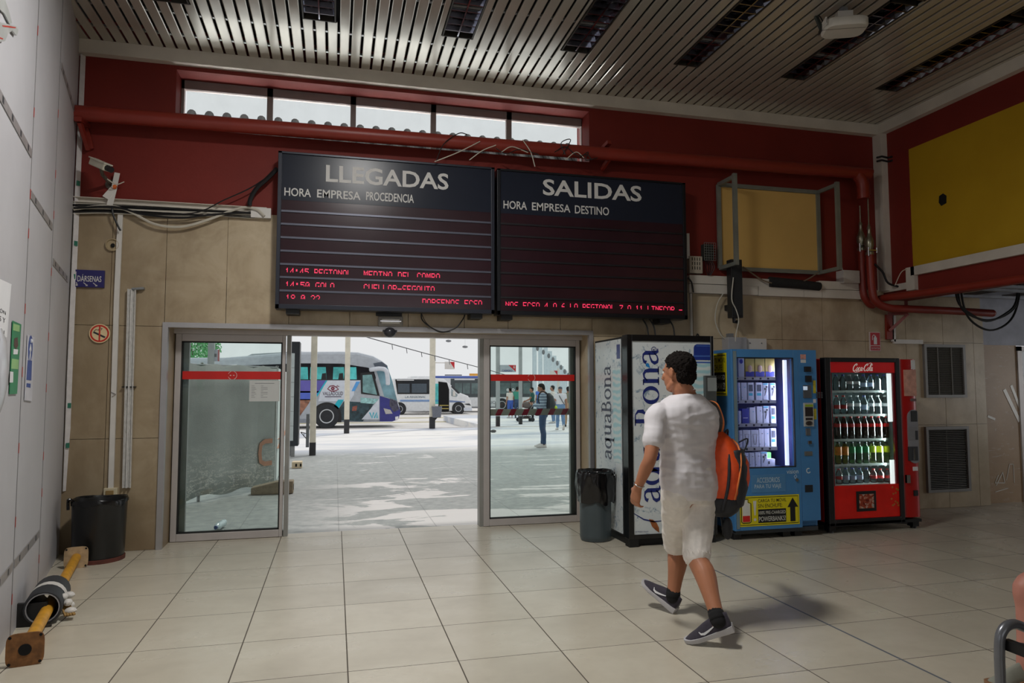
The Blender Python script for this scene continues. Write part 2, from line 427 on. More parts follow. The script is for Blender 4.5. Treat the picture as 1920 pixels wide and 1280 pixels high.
for a, b in zip(cr_, cr_[1:]):
    for z0, z1 in ((0, 1.0), (1.0, 2.0), (2.0, 2.52 if a < 6.3 else 2.42)): slab(a, b, z0, z1)
m.box(-2.6, DX0, WY+.029, 7.4, 0, 2.6); m.box(DX1, 7.86, WY+.029, 7.4, 0, 2.9); m.box(DX0, DX1, WY+.029, 7.4, DT, 2.6)
m.box(-2.6, 2.0, WY+.010, WY+.03, 2.5, 3.12); m.box(2.0, 6.4, WY+.010, WY+.03, 2.4, 2.62)
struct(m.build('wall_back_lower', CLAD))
m = MB(); m.box(6.41, 6.75, -7.2, 7.0, 2.50, 4.9)
wr = struct(m.build('wall_right', REDY))
c = ax(1767, 374, 6.405)
m = MB().prism([(c.x, c.y+a, c.z+b) for a, b in ((-.045, -.05), (.02, -.065), (.05, -.02), (.042, .05), (-.01, .065), (-.05, .03))], (.01, 0, 0))
m.build('hole', DARK, wr)
# left partition: full-height boards with seams and strips of packing tape
m = MB(); d = Vector((-.2265, 1, 0)).normalized(); nrm = Vector((d.y, -d.x, 0))
def lw(y, z, off=0.0): return Vector((LW(y), y, z))+nrm*off
ys = [7.0, 5.78, 4.75, 3.72, 2.3]
for a, b in zip(ys, ys[1:]):
    p0, p1 = lw(a-.004, 0), lw(b+.004, 0)
    m.prism([p0, p1, p1-nrm*.06, p0-nrm*.06], (0, 0, 4.66))
m.prism([lw(7, 0, -.012), lw(2.3, 0, -.012), lw(2.3, 0, -.07), lw(7, 0, -.07)], (0, 0, 4.66))
struct(m.build('wall_left', BOARD))
m = MB(); m.box(-6.4, LW(2.3)+.02, 2.3, 2.42, 0, 4.7); m.box(-6.5, -6.4, -7.2, 2.42, 0, 1.4); m.box(-6.5, -6.4, -7.2, 2.42, 3.9, 4.7); m.box(-6.5, -6.4, .3, 2.42, 1.4, 3.9); m.box(-6.5, -6.4, -7.2, -4.4, 1.4, 3.9)
struct(m.build('wall_left_hall', BOARD))
m = MB(); m.box(-6.5, 14, -7.3, -7.2, 0, 1.2); m.box(-6.5, 14, -7.3, -7.2, 3.9, 4.9); m.box(-6.5, -1.2, -7.3, -7.2, 1.2, 3.9); m.box(4.2, 14, -7.3, -7.2, 1.2, 3.9)
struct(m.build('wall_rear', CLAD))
m = MB(); m.box(13.9, 14, -7.2, 2.0, 0, 2.6); m.box(13.9, 14, 5.0, 7.2, 0, 2.6); m.box(13.9, 14, 2.0, 5.0, 0, .6); m.box(13.9, 14, 2.0, 5.0, 2.4, 2.6)
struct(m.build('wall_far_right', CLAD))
# low area on the right: boarded shop front, grey board over it, dark stripped ceiling
SY = 7.12
b0 = at(1905, 655, SY).x
m = MB(); m.box(7.86, b0, SY, SY+.05, 0, 1.99)
def mat_ply():
    t = NT('brown_board_with_tape_marks'); pos, (x, y, z) = t.pos(); n = t.noise(pos, 3, 5)
    c = t.ramp(n, [(.3, lin((168, 138, 106))[:3]), (.7, lin((182, 152, 120))[:3])])
    s = t.noise(t.scale(pos, (1.4, 1, 7)), 3.2, 6, .7, 1.6); c = t.mix(t.math('MULTIPLY', t.mapr(s, .60, .64), .4), c, lin((214, 204, 190)))
    t.bsdf(c, .4, 0, .5); return t.m
sf = struct(m.build('wall_shop_front', mat_ply()))
m = MB()
def ptape(pts, w):
    for (x0, y0), (x1, y1) in zip(pts, pts[1:]): m.bar(at(x0, y0, SY-.004), at(x1, y1, SY-.004), w, .002, (0, -1, 0))
ptape([(1883, 730), (1912, 790)], .05); ptape([(1896, 722), (1914, 768)], .04); ptape([(1852, 780), (1866, 786)], .03)
ptape([(1868, 910), (1880, 885), (1884, 905), (1866, 905), (1872, 890)], .012); ptape([(1887, 900), (1893, 870), (1900, 870), (1902, 905)], .01); ptape([(1866, 922), (1890, 915)], .01)
m.build('torn_tape', M('clear_packing_tape', (222, 216, 206), .25), sf)
m = MB(); m.box(7.86, 14, SY-.01, SY+.06, 1.99, 2.9); struct(m.build('wall_shop_fascia', M('grey_scuffed_board', (168, 170, 184), .5, var=.16, vs=5)))
m = MB(); m.box(b0, b0+.07, SY-.02, SY+.06, 0, 1.98); m.box(b0, 9.6, SY-.02, SY+.06, 1.92, 1.98); struct(m.build('trim_6', ALUW))
m = MB(); m.box(b0+.07, 9.6, SY+.02, SY+.03, 0, 1.92); struct(m.build('window_2', glass('shop_glass', (.4, .5, .46), .8)))
m = MB(); m.box(9.6, 14, SY, SY+.1, 0, 2.6); struct(m.build('wall_shop', BOARD))
struct(MB().box(6.75, 14, -7.2, 7.45, 2.72, 2.8).build('ceiling_right', DARK))
m = MB(); rnd = random.Random(3)
for i in range(9):
    y = 6.7-i*.42; m.bar((6.78, y, 2.55+rnd.uniform(-.03, .04)), (10.5, y+rnd.uniform(-.3, .3), 2.55+rnd.uniform(-.03, .05)), .05, .03)
for i in range(6): m.bar((7.0+i*.6, 7.0, 2.6), (7.1+i*.6, 2.5, 2.6+rnd.uniform(-.05, .03)), .04, .04)
struct(m.build('ceiling_right_grid', M('bent_ceiling_runners', (150, 152, 160), .5, .3, var=.2)))

# trims
struct(MB().box(-2.4, 6.36, WY-.07, WY+.012, 4.505, CZ+.002).build('trim_1', TRIMW))
struct(MB().box(6.33, 6.41, -7, WY-.07, 4.505, CZ+.002).build('trim_2', TRIMW))
struct(MB().box(6.32, 6.41, WY-.12, WY+.01, 2.60, 4.505).box(6.345, 6.355, WY-.121, WY-.119, 2.6, 4.5).build('trim_3', TRIMW))
m = MB(); m.box(6.36, 6.41, -7, 6.55, 2.725, 2.825); m.box(6.36, 6.41, 6.50, 6.62, 2.56, 2.825); m.box(6.37, 6.41, 6.62, 6.98, 2.585, 2.66)
struct(m.build('trim_4', TRIMW))
m = MB()                                                            # metal surround of the doorway
m.box(-1.545, -1.497, WY-.02, WY+.03, 0, 2.058); m.box(2.615, 2.662, WY-.02, WY+.03, 0, 2.058); m.box(-1.497, 2.615, WY-.02, WY+.03, 2.012, 2.058)
struct(m.build('trim_5', ALU))
# ------------------------------------------------------------------ sliding doors
DY = 7.30
def dz(px, py): return at(px, py, DY)
def leaf(name, label, xa, xb, gl, gr, flag):
    r = struct(thing(name, (xa, DY, 0), label, None))
    z1 = 1.975; zb = .075; zt = 1.905
    m = MB(); m.box(xa, gl, DY-.03, DY+.03, .004, z1); m.box(gr, xb, DY-.03, DY+.03, .004, z1); m.box(gl, gr, DY-.03, DY+.03, .004, zb); m.box(gl, gr, DY-.03, DY+.03, zt, z1)
    m.build('frame', ALUW, r, bevel=.004)
    m = MB(); g = .012
    m.box(gl, gl+g, DY-.022, DY+.022, zb, zt); m.box(gr-g, gr, DY-.022, DY+.022, zb, zt); m.box(gl, gr, DY-.022, DY+.022, zb, zb+g); m.box(gl, gr, DY-.022, DY+.022, zt-g, zt)
    m.build('gasket', GASK, r)
    MB().box(gl, gr, DY-.006, DY+.006, zb, zt).build('glass_pane', DGLASS, r)
    z0s, z1s = at((gl+gr)*0+flag[0], flag[1], DY).z, at(flag[0], flag[2], DY).z
    MB().box(gl+.004, gr-.004, DY-.0095, DY-.0065, z0s, z1s).build('red_stripe', M('red_vinyl', (200, 24, 16), .4), r)
    m = MB(); cx = at(flag[3], flag[1], DY).x; cz = (z0s+z1s)/2
    for a0, a1 in ((-70, 70), (110, 160), (200, 250)): m.ribbon([(cx+a, cz+b) for a, b in arc((0, 0), .04, a0, a1, 10)], .004, (0, DY-.0098, 0), (1, 0, 0), (0, 0, 1), .001)
    if flag[4]:
        for q in (-.018, .012): m.ribbon([(cx+q-.007, cz), (cx+q+.007, cz)], .008, (0, DY-.0098, 0), (1, 0, 0), (0, 0, 1), .001)
    m.build('stripe_emblem', M('white_vinyl', (225, 200, 195), .5), r)
    return r
xl0, xl1 = dz(325, 800).x, dz(543, 800).x
leaf('door_1', 'sliding glass door leaf left of the open doorway, with a sheet of paper taped on', -1.49, dz(533, 800).x, dz(337, 800).x, dz(527, 800).x, (430, 711, 696, 436, True))
leaf('door_2', 'sliding glass door leaf right of the open doorway, beside the bin', dz(906, 800).x, 2.61, dz(917, 800).x, dz(1079, 800).x, (1000, 714, 702, 996, False))
m = MB(); z2 = 2.02                                                  # fixed outer frame with its posts
fy0, fy1 = DY+.05, DY+.10
m.box(-1.5, 2.63, fy0-.08, fy1, 1.98, z2)
for a, b in ((535, 543), (899, 908)):
    m.box(dz(a, 800).x, dz(b, 800).x, fy0-.06, fy1, 0, 1.98)
m.box(-1.5, dz(343, 800).x+.03, fy0, fy1, 0, 1.98); m.box(dz(1069, 800).x+.02, 2.63, fy0, fy1, 0, 1.98)
m.box(-1.5, dz(535, 800).x, fy0, fy1, .0, .05); m.box(dz(905, 800).x, 2.63, fy0, fy1, 0, .05)
struct(m.build('trim_7', M('dull_outer_door_frame', (150, 150, 146), .45, .3)))
m = MB(); m.box(-1.5, 2.63, DY-.06, DY+.06, 1.975, 2.02); struct(m.build('trim_8', ALUW))
# ------------------------------------------------------------------ clerestory
r = struct(thing('window_1', (.5, 7.27, 4.1), 'long high window of five panes above the red pipe', None))
cy = 7.27; m = MB(); fw_ = .05
m.box(CX0, CX1, cy-.03, cy+.03, CT-.085, CT); m.box(CX0, CX1, cy-.03, cy+.03, CB, CB+.03)
edges = [at(q, 200, cy).x for q in (346, 506, 662, 812, 953, 1088)]
m.box(CX0, edges[0], cy-.03, cy+.03, CB, CT); m.box(edges[5], CX1, cy-.03, cy+.03, CB, CT)
for e in edges[1:5]: m.box(e-.025, e+.03, cy-.03, cy+.03, CB, CT)
m.build('window_frame', M('grey_brown_window_frame', (132, 120, 116), .5), r)
for a, b in zip(edges, edges[1:]): MB().box(a+.02, b-.02, cy-.004, cy+.004, CB+.02, CT-.06).build('pane', CGLASS, r)
# lean-to roof of barrel tiles outside that window
m = MB()
for k in range(36):
    x = -2.6+k*.205; m.tube([(x, 8.3, 4.12), (x, 9.2, 4.865), (x, 9.24, 4.865)], [.06, .052, .045], 10)
m.prism([(-2.8, 8.25, 4.0), (4.8, 8.25, 4.0), (4.8, 9.2, 4.86), (-2.8, 9.2, 4.86)], (0, .03, -.05)); m.box(-2.8, 4.8, 8.9, 9.2, 3.2, 4.5)
struct(m.build('roof_outside', M('weathered_roof_tiles', (62, 58, 56), .8, var=.3, vs=8)))
# outside ground
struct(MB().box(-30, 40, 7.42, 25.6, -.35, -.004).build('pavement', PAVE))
def mat_road():
    t = NT('bleached_asphalt'); pos, _ = t.pos(); n = t.noise(pos, 1.0, 5); c = t.ramp(n, [(.3, lin((196, 194, 192))[:3]), (.7, lin((222, 218, 214))[:3])]); t.bsdf(c, .8); return t.m
struct(MB().box(-60, 80, 25.6, 120, -.5, -.30).build('road', mat_road()))
m = MB(); m.box(-30, 40, 25.45, 25.62, -.3, .012); struct(m.build('kerb', M('pale_kerb_stone', (212, 208, 204), .8)))
m = MB()
for y in (29.5, 36, 41): m.box(-20, 30, y, y+.14, -.3, -.27)
struct(m.build('road_line', M('worn_road_paint', (206, 196, 150), .8)))
# ------------------------------------------------------------------ information boards
F5 = {  # upper four rows of the 5x7 lamp characters, as the scanning display shows them
'A': '01110 10001 10001 10001', 'C': '01110 10001 10000 10000', 'D': '11110 10001 10001 10001', 'E': '11111 10000 10000 11110', 'G': '01111 10000 10000 10011',
'I': '11111 00100 00100 00100', 'L': '10000 10000 10000 10000', 'M': '10001 11011 10101 10101', 'N': '10001 11001 10101 10011', 'O': '01110 10001 10001 10001', 'P': '11110 10001 10001 11110',
'R': '11110 10001 10001 11110', 'S': '01111 10000 10000 01110', 'U': '10001 10001 10001 10001', 'V': '10001 10001 10001 10001', '0': '01110 10001 10011 10101', '1': '00100 01100 00100 00100',
'2': '01110 10001 00001 00010', '4': '00010 00110 01010 10010', '5': '11111 10000 11110 00001', '6': '00110 01000 10000 11110', '7': '11111 00001 00010 00100', '8': '01110 10001 10001 01110',
'9': '01110 10001 10001 01111', ':': '00000 01100 01100 00000', '-': '00000 00000 00000 11111', '.': '00000 00000 00100 00000', ' ': '00000 00000 00000 00000'}
def led(m, s, x0, x1, ztop, zbot, y):
    cw = (x1-x0)/(len(s)*6-1); rh = (ztop-zbot)/4
    for i, ch in enumerate(s):
        for r, row in enumerate(F5[ch].split()):
            c = 0
            while c < 5:
                if row[c] == '1':
                    e = c
                    while e < 5 and row[e] == '1': e += 1
                    xa = x0+(i*6+c)*cw; xb = x0+(i*6+e)*cw
                    m.box(xa+cw*.06, xb-cw*.06, y-.002, y, ztop-(r+1)*rh+rh*.1, ztop-r*rh-rh*.1); c = e
                else: c += 1
NAVY = M('navy_header_panel', (34, 38, 50), .27, var=.08, vs=2, spec=.22)
BFRAME = M('dark_board_frame', (40, 43, 54), .35, .3, var=.08)
BDARK = M('unlit_board_frame', (20, 22, 28), .35, .2, var=.08)
SCREEN = M('smoked_red_display', (46, 24, 32), .2, var=.25, vs=1.2, spec=.5)
RAIL = M('board_rail', (88, 90, 104), .35, .3); RAILD = M('dark_board_rail', (22, 20, 26), .4)
LETTER = M('pale_grey_lettering', (205, 203, 200), .6, var=.03, spec=.2)
t_ = NT('lit_red_lamps'); _c = t_.ramp(t_.noise(t_.obj(), 40), [(.3, (1, .03, .10)), (.7, (1, .05, .14))]); t_.bsdf((.2, .01, .02, 1), .5, emis=_c, es=1.15); LED = t_.m
BY = 6.78
def P(px, py, y=BY): return at(px, py, y)
def board(name, label, xl, xr, zt, zb, words, rails, leds, fr, rl, brackets):
    r = thing(name, (xl, BY, zb), label, 'information board', 'station information boards')
    m = MB(); d = .15; f = .035
    m.box(xl, xr, BY+.012, BY+d, zb, zt)
    m.box(xl, xl+f, BY-.012, BY+.02, zb, zt); m.box(xr-f, xr, BY-.012, BY+.02, zb, zt); m.box(xl, xr, BY-.012, BY+.02, zb, zb+f*1.2); m.box(xl, xr, BY-.012, BY+.02, zt-f*.6, zt)
    m.build('cabinet', fr, r, bevel=.003)
    MB().box(xl+f, xr-f, BY+.002, BY+.012, rails[0], zt-f*.6).build('header_panel', NAVY, r)
    MB().box(xl+f, xr-f, BY+.004, BY+.012, zb+f*1.2, rails[0]).build('display_screen', SCREEN, r)
    for z in rails[1:]: MB().box(xl+f, xr-f, BY-.006, BY+.004, z-.009, z+.009).build('rail', rl, r)
    for i, (w, x0, x1, yt, yb) in enumerate(words):
        a, b = P(x0, yb), P(x1, yb); h = P(x0, yt).z-a.z
        MB().text(w, (a.x, BY+.0015, a.z), (b.x-a.x, 0, 0), (0, 0, h), .001, bold=.02 if i == 0 else .012).build('title_lettering' if i == 0 else 'column_heading', LETTER, r)
    m = MB()
    for s, x0, x1, yt, yb in leds: led(m, s, P(x0, yt).x, P(x1, yt).x, P(x0, yt).z, P(x0, yb).z, BY+.003)
    m.build('lamp_text', LED, r)
    for x in brackets: MB().box(P(x, 590).x-.06, P(x, 590).x+.06, BY+.04, WY, zb-.045, zb+.02).build('wall_bracket', BLACK, r)
    return r
rz = [P(530, q).z for q in (374, 395, 419.3, 444.5, 469.7, 494.6, 519.2, 544.4)]
zt1, zb1 = P(523, 283).z, P(516, 578).z
xa, xb = P(519, 430).x, P(927, 450).x
board('arrivals_board', 'dark arrivals board headed LLEGADAS above the doorway, left of the two', xa, xb, zt1, zb1,
      [('LLEGADAS', 611, 841, 308.5, 340.5), ('HORA', 533, 583, 351, 366.5), ('EMPRESA', 594.5, 676, 354.5, 370), ('PROCEDENCIA', 686.5, 776, 359, 375)], rz,
      [('14:45 REGIONAL', 535, 659, 501.5, 510), ('MEDINA DEL CAMPO', 682, 825, 507, 515.5), ('14:50 GALO', 535, 627, 527, 535.5), ('CUELLAR-SEGOVIA', 682, 815, 532, 540.5), ('18 0 22', 536, 600, 551.5, 559.5), ('DARSENAS ECSA', 792, 904, 559.5, 567.5)],
      BFRAME, RAIL, (548, 895))
xa2, xb2 = P(932, 450).x, P(1286.5, 470).x
board('departures_board', 'dark departures board headed SALIDAS above the doorway, right of the two', xa2, xb2, zt1-.005, zb1-.005,
      [('SALIDAS', 1018, 1203, 335, 365.5), ('HORA', 944, 988, 375.5, 390.7), ('EMPRESA', 997.5, 1069.5, 379, 394), ('DESTINO', 1078, 1142, 384.5, 400)], rz,
      [('NAS ECSA 4 A 6 LA REGIONAL 7 A 11 LINECAR -', 948, 1279, 565, 572.5)], BDARK, RAILD, (952, 1250))
# ------------------------------------------------------------------ ceiling luminaires and projector
LAMPH = M('lamp_housing', (70, 66, 60), .4, .5); LOUV = M('mirror_louvre', (176, 176, 184), .1, 1, var=.03)
tub = NT('lit_tube'); _c = tub.ramp(tub.noise(tub.obj(), 3), [(.2, (1, .96, .88)), (.8, (1, .98, .92))]); tub.bsdf((1, 1, 1, 1), .5, emis=_c, es=6); TUBE = tub.m
TUBEOFF = M('unlit_tube', (190, 192, 196), .2)
def luminaire(x, w, y0, y1, label, lit=False):
    r = thing('ceiling_light', (x, (y0+y1)/2, CZ), label, 'ceiling light', 'recessed louvred luminaires')
    h = w/2; m = MB(); m.box(x-h, x+h, y0, y1, CZ+.10, CZ+.11); m.box(x-h, x-h+.012, y0, y1, CZ-.006, CZ+.11); m.box(x+h-.012, x+h, y0, y1, CZ-.006, CZ+.11)
    m.box(x-h, x+h, y0, y0+.012, CZ-.006, CZ+.11); m.box(x-h, x+h, y1-.012, y1, CZ-.006, CZ+.11); m.build('housing', LAMPH, r)
    m = MB(); m.box(x-.006, x+.006, y0+.012, y1-.012, CZ-.002, CZ+.07)
    n = int((y1-y0)/.105)
    for s in (-1, 1):
        xs0, xs1 = sorted((x+s*.008, x+s*(h-.014)))
        for i in range(1, n):
            y = y0+(y1-y0)*i/n; m.prism([(xs0, y-.005, CZ-.002), (xs0, y+.005, CZ-.002), (xs0, y+.014, CZ+.055), (xs0, y-.014, CZ+.055)], (xs1-xs0, 0, 0))
        e = x+s*(h-.016); m.prism([(e, y0+.012, CZ), (e-s*.035, y0+.012, CZ+.09), (e, y0+.012, CZ+.09)], (0, y1-y0-.024, 0))
    m.build('louvre', LOUV, r)
    for s in (-1, 1): MB().cyl((x+s*h*.5, y0+.03, CZ+.075), (x+s*h*.5, y1-.03, CZ+.075), .013, n=10).build('tube', TUBE if lit else TUBEOFF, r)
    return r
LN = ['leftmost unlit ceiling luminaire, only its end showing above the partition corner', 'unlit two-row ceiling luminaire, second from the left', 'unlit two-row ceiling luminaire above the letters of the arrivals board', 'unlit two-row ceiling luminaire, fourth from the left, above the clerestory end',
      'unlit ceiling luminaire, fifth from the left, left of the projector', 'unlit ceiling luminaire passing behind the hanging projector', 'rightmost ceiling luminaire with bright leaf-shaped glints, near the yellow wall']
for (x, w), lab in zip(LIGHTS, LN):
    luminaire(x, w, 4.62, 6.08, lab)
luminaire(.30, .28, 3.05, 4.55, 'switched-on ceiling luminaire overhead, nearer than the second one')
luminaire(5.68, .27, 3.05, 4.55, 'unlit ceiling luminaire next in line before the rightmost one'); luminaire(4.53, .27, 3.05, 4.55, 'unlit ceiling luminaire next in line before the one behind the projector')
pj = at(1583, 48, 4.75); r = thing('projector', (pj.x, pj.y, pj.z), 'white projector hanging from the slatted ceiling on a bracket', 'projector')
u = Vector((.92, -.38, 0)).normalized(); w_ = Vector((.38, .92, 0)).normalized(); zz = Vector((0, 0, 1))
def pp(a, b, c): return pj+u*a+w_*b+zz*c
def rr(a0, b0, z0, z1, rx, ry, n=24, p=4.0):
    out = []
    for z, g in ((z0, .93), (z0+.012, 1), (z1-.012, 1), (z1, .93)):
        out.append([pp(a0+rx*g*abs(math.cos(t))**(2/p)*(1 if math.cos(t) > 0 else -1), b0+ry*g*abs(math.sin(t))**(2/p)*(1 if math.sin(t) > 0 else -1), z) for t in [2*PI*k/n for k in range(n)]])
    return out
PW = M('projector_white', (205, 200, 192), .45)
MB().loft(rr(0, 0, -.05, .025, .17, .125)).build('body', PW, r, smooth=True)
m = MB(); m.obox(pp(-.02, -.05, -.0505), u*.17, w_*.0015, zz*.001); m.obox(pp(-.171, .0, .0), u*.002, w_*.11, zz*.02); m.build('vent_line', BLACK, r)
MB().obox(pp(-.172, -.06, 0), u*.006, w_*.05, zz*.03).build('lens_bezel', WHITE, r)
MB().obox(pp(.02, .07, .09), u*.06, w_*.05, zz*.05).build('mount', M('mount_white', (196, 192, 186), .5), r)
MB().bar(pp(.02, .07, .13), pp(.02, .07, CZ-pj.z), .05, .05).build('drop_pole', GREY, r)
MB().bar(pp(-.14, .10, .0), pp(-.17, .18, CZ-pj.z+.01), .03, .02).build('side_strut', M('dark_strut', (60, 66, 66), .5), r)
tag(MB().tube([pp(-.11, .09, .03), pp(-.15, .12, .15), pp(-.16, .16, CZ-pj.z)], .006, 6).build('cable', CABLE, smooth=True), 'black cable running down from the ceiling to the projector', 'cable')
# ------------------------------------------------------------------ red pipework
def pathY(pts, Y): return [at(x, y, Y) for x, y in pts]
PY = 6.80
r = thing('red_pipe', at(700, 240, PY), 'long red pipe running along the wall under the high window', 'pipe')
zc = 3.93
a = at(150, 212, PY); b = at(1590, 323, PY)
pr = .068
MB().tube(smooth_path([(-2.262, PY, a.z), (2.0, PY, (a.z+b.z)/2), (b.x-.02, PY, b.z), (b.x+.12, PY, b.z-.02), (b.x+.19, PY, b.z-.12), (b.x+.2, PY, b.z-.30)], 8), pr, 16).build('pipe', PIPE, r, smooth=True)
m = MB(); m.bar(at(154, 222, 6.98), at(168, 280, 6.98), .07, .03, (0, -1, 0)); m.bar((a.x, 6.98, a.z-.05), (a.x, PY-.05, a.z-.07), .06, .04); m.bar((a.x, PY, a.z-.08), at(166, 280, 6.97), .05, .03, (1, 0, 0)); m.build('bracket', PIPE, r)
c = at(1135, 285, 6.97); e = at(1128, 318, 6.97)
m = MB(); m.bar((c.x+.02, PY, b.z-.02), e, .05, .03, (1, 0, 0)); m.bar((c.x-.06, 6.99, c.z), (c.x-.02, PY, c.z+.05), .05, .04); m.build('bracket', PIPE, r)
r = thing('red_pipe', at(1628, 330, 6.9), 'short red elbow pipe stub beside the white corner trunking', 'pipe')
q = at(1628, 345, 6.93)
MB().tube(smooth_path([(q.x-.5, 6.945, b.z+.03), (q.x-.15, 6.945, b.z+.03), (q.x-.03, 6.945, b.z-.02), (q.x, 6.945, b.z-.20)], 8), .034, 16).build('pipe', PIPE, r, smooth=True)
def valve(name, px, ptop, pbot, Y, label):
    c = at(px, pbot, Y); h = at(px, ptop, Y).z-c.z
    r = thing(name, c, label, 'valve', 'valves on the red risers')
    MB().lathe([(.03, 0), (.046, .0), (.046, .03), (.034, .04), (.036, .08), (.048, .11), (.048, .17), (.036, .20), (.022, .24), (.018, .30), (.024, .31), (.018, .34), (.008, h*.5), (.008, h)], c, 16).build('body', M('tarnished_brass_valve', (150, 146, 128), .3, .8, var=.2, vs=20), r, smooth=True)
    m = MB(); m.tube([c+V(-.055, -.04, .08), c+V(-.055, -.04, -.02)], .009, 6); m.bar(c+V(-.055, -.04, .05), c+V(.06, -.04, .05), .014, .014); m.tube([c+V(.06, -.04, .02), c+V(.06, -.04, .08)], .01, 6); m.build('lever', CHROME, r)
    return r
valve('valve', 1615, 386, 470, 6.92, 'metal valve on the left riser of the two in the wall corner')
valve('valve', 1631, 358, 478, 6.80, 'metal valve on the right riser of the two in the wall corner')
r = thing('red_pipe', at(1660, 575, 6.8), 'red riser pipe bending right and ending in a blunt cap above the vents', 'pipe')
pts = [at(1631, 478, 6.80), at(1635, 540, 6.80), at(1643, 566, 6.79), at(1667, 577, 6.78), at(1700, 579, 6.75), at(1790, 583, 6.72), at(1858, 587, 6.70)]
MB().tube(smooth_path(pts, 6), .045, 16).build('pipe', PIPE, r, smooth=True)
MB().ell(at(1860, 587, 6.70), .045, 12, 8).build('end_cap', PIPE, r, smooth=True)
m = MB(); m.bar(at(1667, 590, 6.97), at(1668, 636, 6.97), .10, .03, (0, -1, 0)); m.bar(at(1668, 620, 6.95), at(1703, 588, 6.80), .05, .03); m.bar(at(1665, 588, 6.97), at(1703, 588, 6.80), .05, .03); m.build('bracket', PIPE, r)
r = thing('red_pipe', at(1640, 560, 6.9), 'red riser pipe turning along the side wall under the yellow panel', 'pipe')
p3 = [at(1615, 470, 6.92), at(1618, 540, 6.92), at(1624, 562, 6.92), at(1636, 572, 6.92)]
MB().tube(smooth_path(p3+[V(6.20, 6.86, 2.49), V(6.24, 6.5, 2.49), V(6.30, 6.0, 2.49), V(6.32, 5.0, 2.48), V(6.32, 3.0, 2.48)], 6), .042, 16).build('pipe', PIPE, r, smooth=True)
# ------------------------------------------------------------------ trunking, conduits, cables on the door wall
zt = at(300, 385, WY).z
r = thing('cable_trunking', (-1.5, WY, 3.08), 'open white cable trunking on the wall left of the arrivals board', 'cable trunking')
m = MB(); m.box(-2.31, -.66, WY-.012, WY, 3.075, 3.175)
for z in (3.075, 3.125, 3.17): m.box(-2.31, -.66, WY-.05, WY, z, z+.005)
m.build('tray', TRIMW, r); MB().box(-.80, -.62, WY-.055, WY, 3.072, 3.168).build('end_piece', WHITE, r)
G = 'cables on the left trunking'
def cab(pts, r, mat, label, Y=6.95, group=None):
    P_ = [at(p[0], p[1], p[2] if len(p) > 2 else Y) for p in pts]
    return tag(MB().tube(smooth_path(P_, 5), r, 6).build('cable', mat, smooth=True), label, 'cable', group)
cab([(138, 392), (200, 386), (240, 395), (290, 420), (340, 425), (390, 412), (450, 390), (480, 392), (496, 405)], .012, CABLEW, 'pale cable sagging in a long loop below the left trunking', 6.93)
cab([(138, 390), (215, 388), (270, 402), (340, 408), (400, 402), (470, 398)], .010, CABLE, 'thick black cable drooping across the left trunking', 6.92)
cab([(210, 385), (212, 402), (222, 425), (226, 432)], .009, CABLE, 'short black cable dropping to the white vertical conduit', 6.93)
cab([(300, 402), (370, 398), (420, 375), (470, 352), (516, 322)], .006, CABLE, 'thin dark cable slanting up to the arrivals board', 6.9)
cab([(468, 385), (470, 372), (482, 352), (500, 336), (520, 316)], .022, CABLE, 'thick black cable bundle rising to the edge of the arrivals board', 6.9)
for i in range(7): cab([(137, 381+i*3.2), (200, 383+i*2.7), (300, 387+i*2.9), (400, 394+i*1.8), (478, 397+i*2.0)], .006+.002*(i % 2), CABLE if i % 3 else CABLEW, 'thin cable lying along the left trunking', 6.965-.008*(i % 2), 'thin cables in the left trunking')
r = thing('conduit', at(216, 660, WY), 'long white vertical conduit strip on the marble from trunking to socket', 'conduit')
m = MB(); q = [at(226, 402, 6.985), at(219, 560, 6.985), at(213, 760, 6.985), at(208, 918, 6.985)]
for a, b in zip(q, q[1:]): m.bar(a, b, .042, .022, (0, -1, 0))
m.build('strip', WHITE, r); MB().tube([q[2]+V(-.02, -.015, .12), q[2]+V(.02, -.02, .10), q[2]+V(-.01, -.015, .08)], .004, 6).build('clip', CHROME, r)
r = thing('mounting_rail', at(243, 725, WY), 'loose white metal mounting rail fixed upright left of the doorway', 'rail')
m = MB(); q = [at(248, 542, 6.975), at(243, 725, 6.975), at(238, 914, 6.975)]
for a, b in zip(q, q[1:]): m.bar(a, b, .012, .05, (0, -1, 0)); m.bar(a+V(-.03, -.01, 0), b+V(-.03, -.01, 0), .006, .03, (0, -1, 0)); m.bar(a+V(.03, -.01, 0), b+V(.03, -.01, 0), .006, .03, (0, -1, 0))
for a, b in zip(q, q[1:]): m.bar(a, b, .06, .006, (0, -1, 0))
m.build('channel', M('scratched_white_rail', (206, 204, 200), .4, .0, var=.12, vs=30), r)
MB().bar(q[0]+V(0, 0, .0), q[0]+V(.10, .0, .01), .05, .02).build('tab', STEEL, r)
MB().box(q[1].x-.06, q[1].x+.05, q[1].y-.02, WY, q[1].z-.006, q[1].z+.004).build('joint_clip', BLACK, r)
r = thing('junction_box', at(211, 459, WY), 'open round junction box on the marble above the platforms sign', 'junction box')
c = at(211, 459, 6.985); MB().lathe([(.0, 0), (.055, 0), (.058, -.02), (.05, -.022), (.046, -.004), (.0, -.004)], c+V(0, .01, 0), 20, 'y').build('ring', M('stained_ivory', (168, 150, 118), .6), r, smooth=True)
m = MB(); m.ell(c+V(.004, -.006, -.006), (.018, .006, .02)); m.build('opening', DARK, r)
r = thing('wall_socket', at(208, 930, WY), 'ivory surface-mounted wall socket above the black bin', 'socket')
c = at(208, 930, 6.985); MB().box(c.x-.055, c.x+.055, 6.955, WY, c.z-.075, c.z+.075).build('box', M('ivory_plastic', (206, 194, 164), .5), r, bevel=.006)
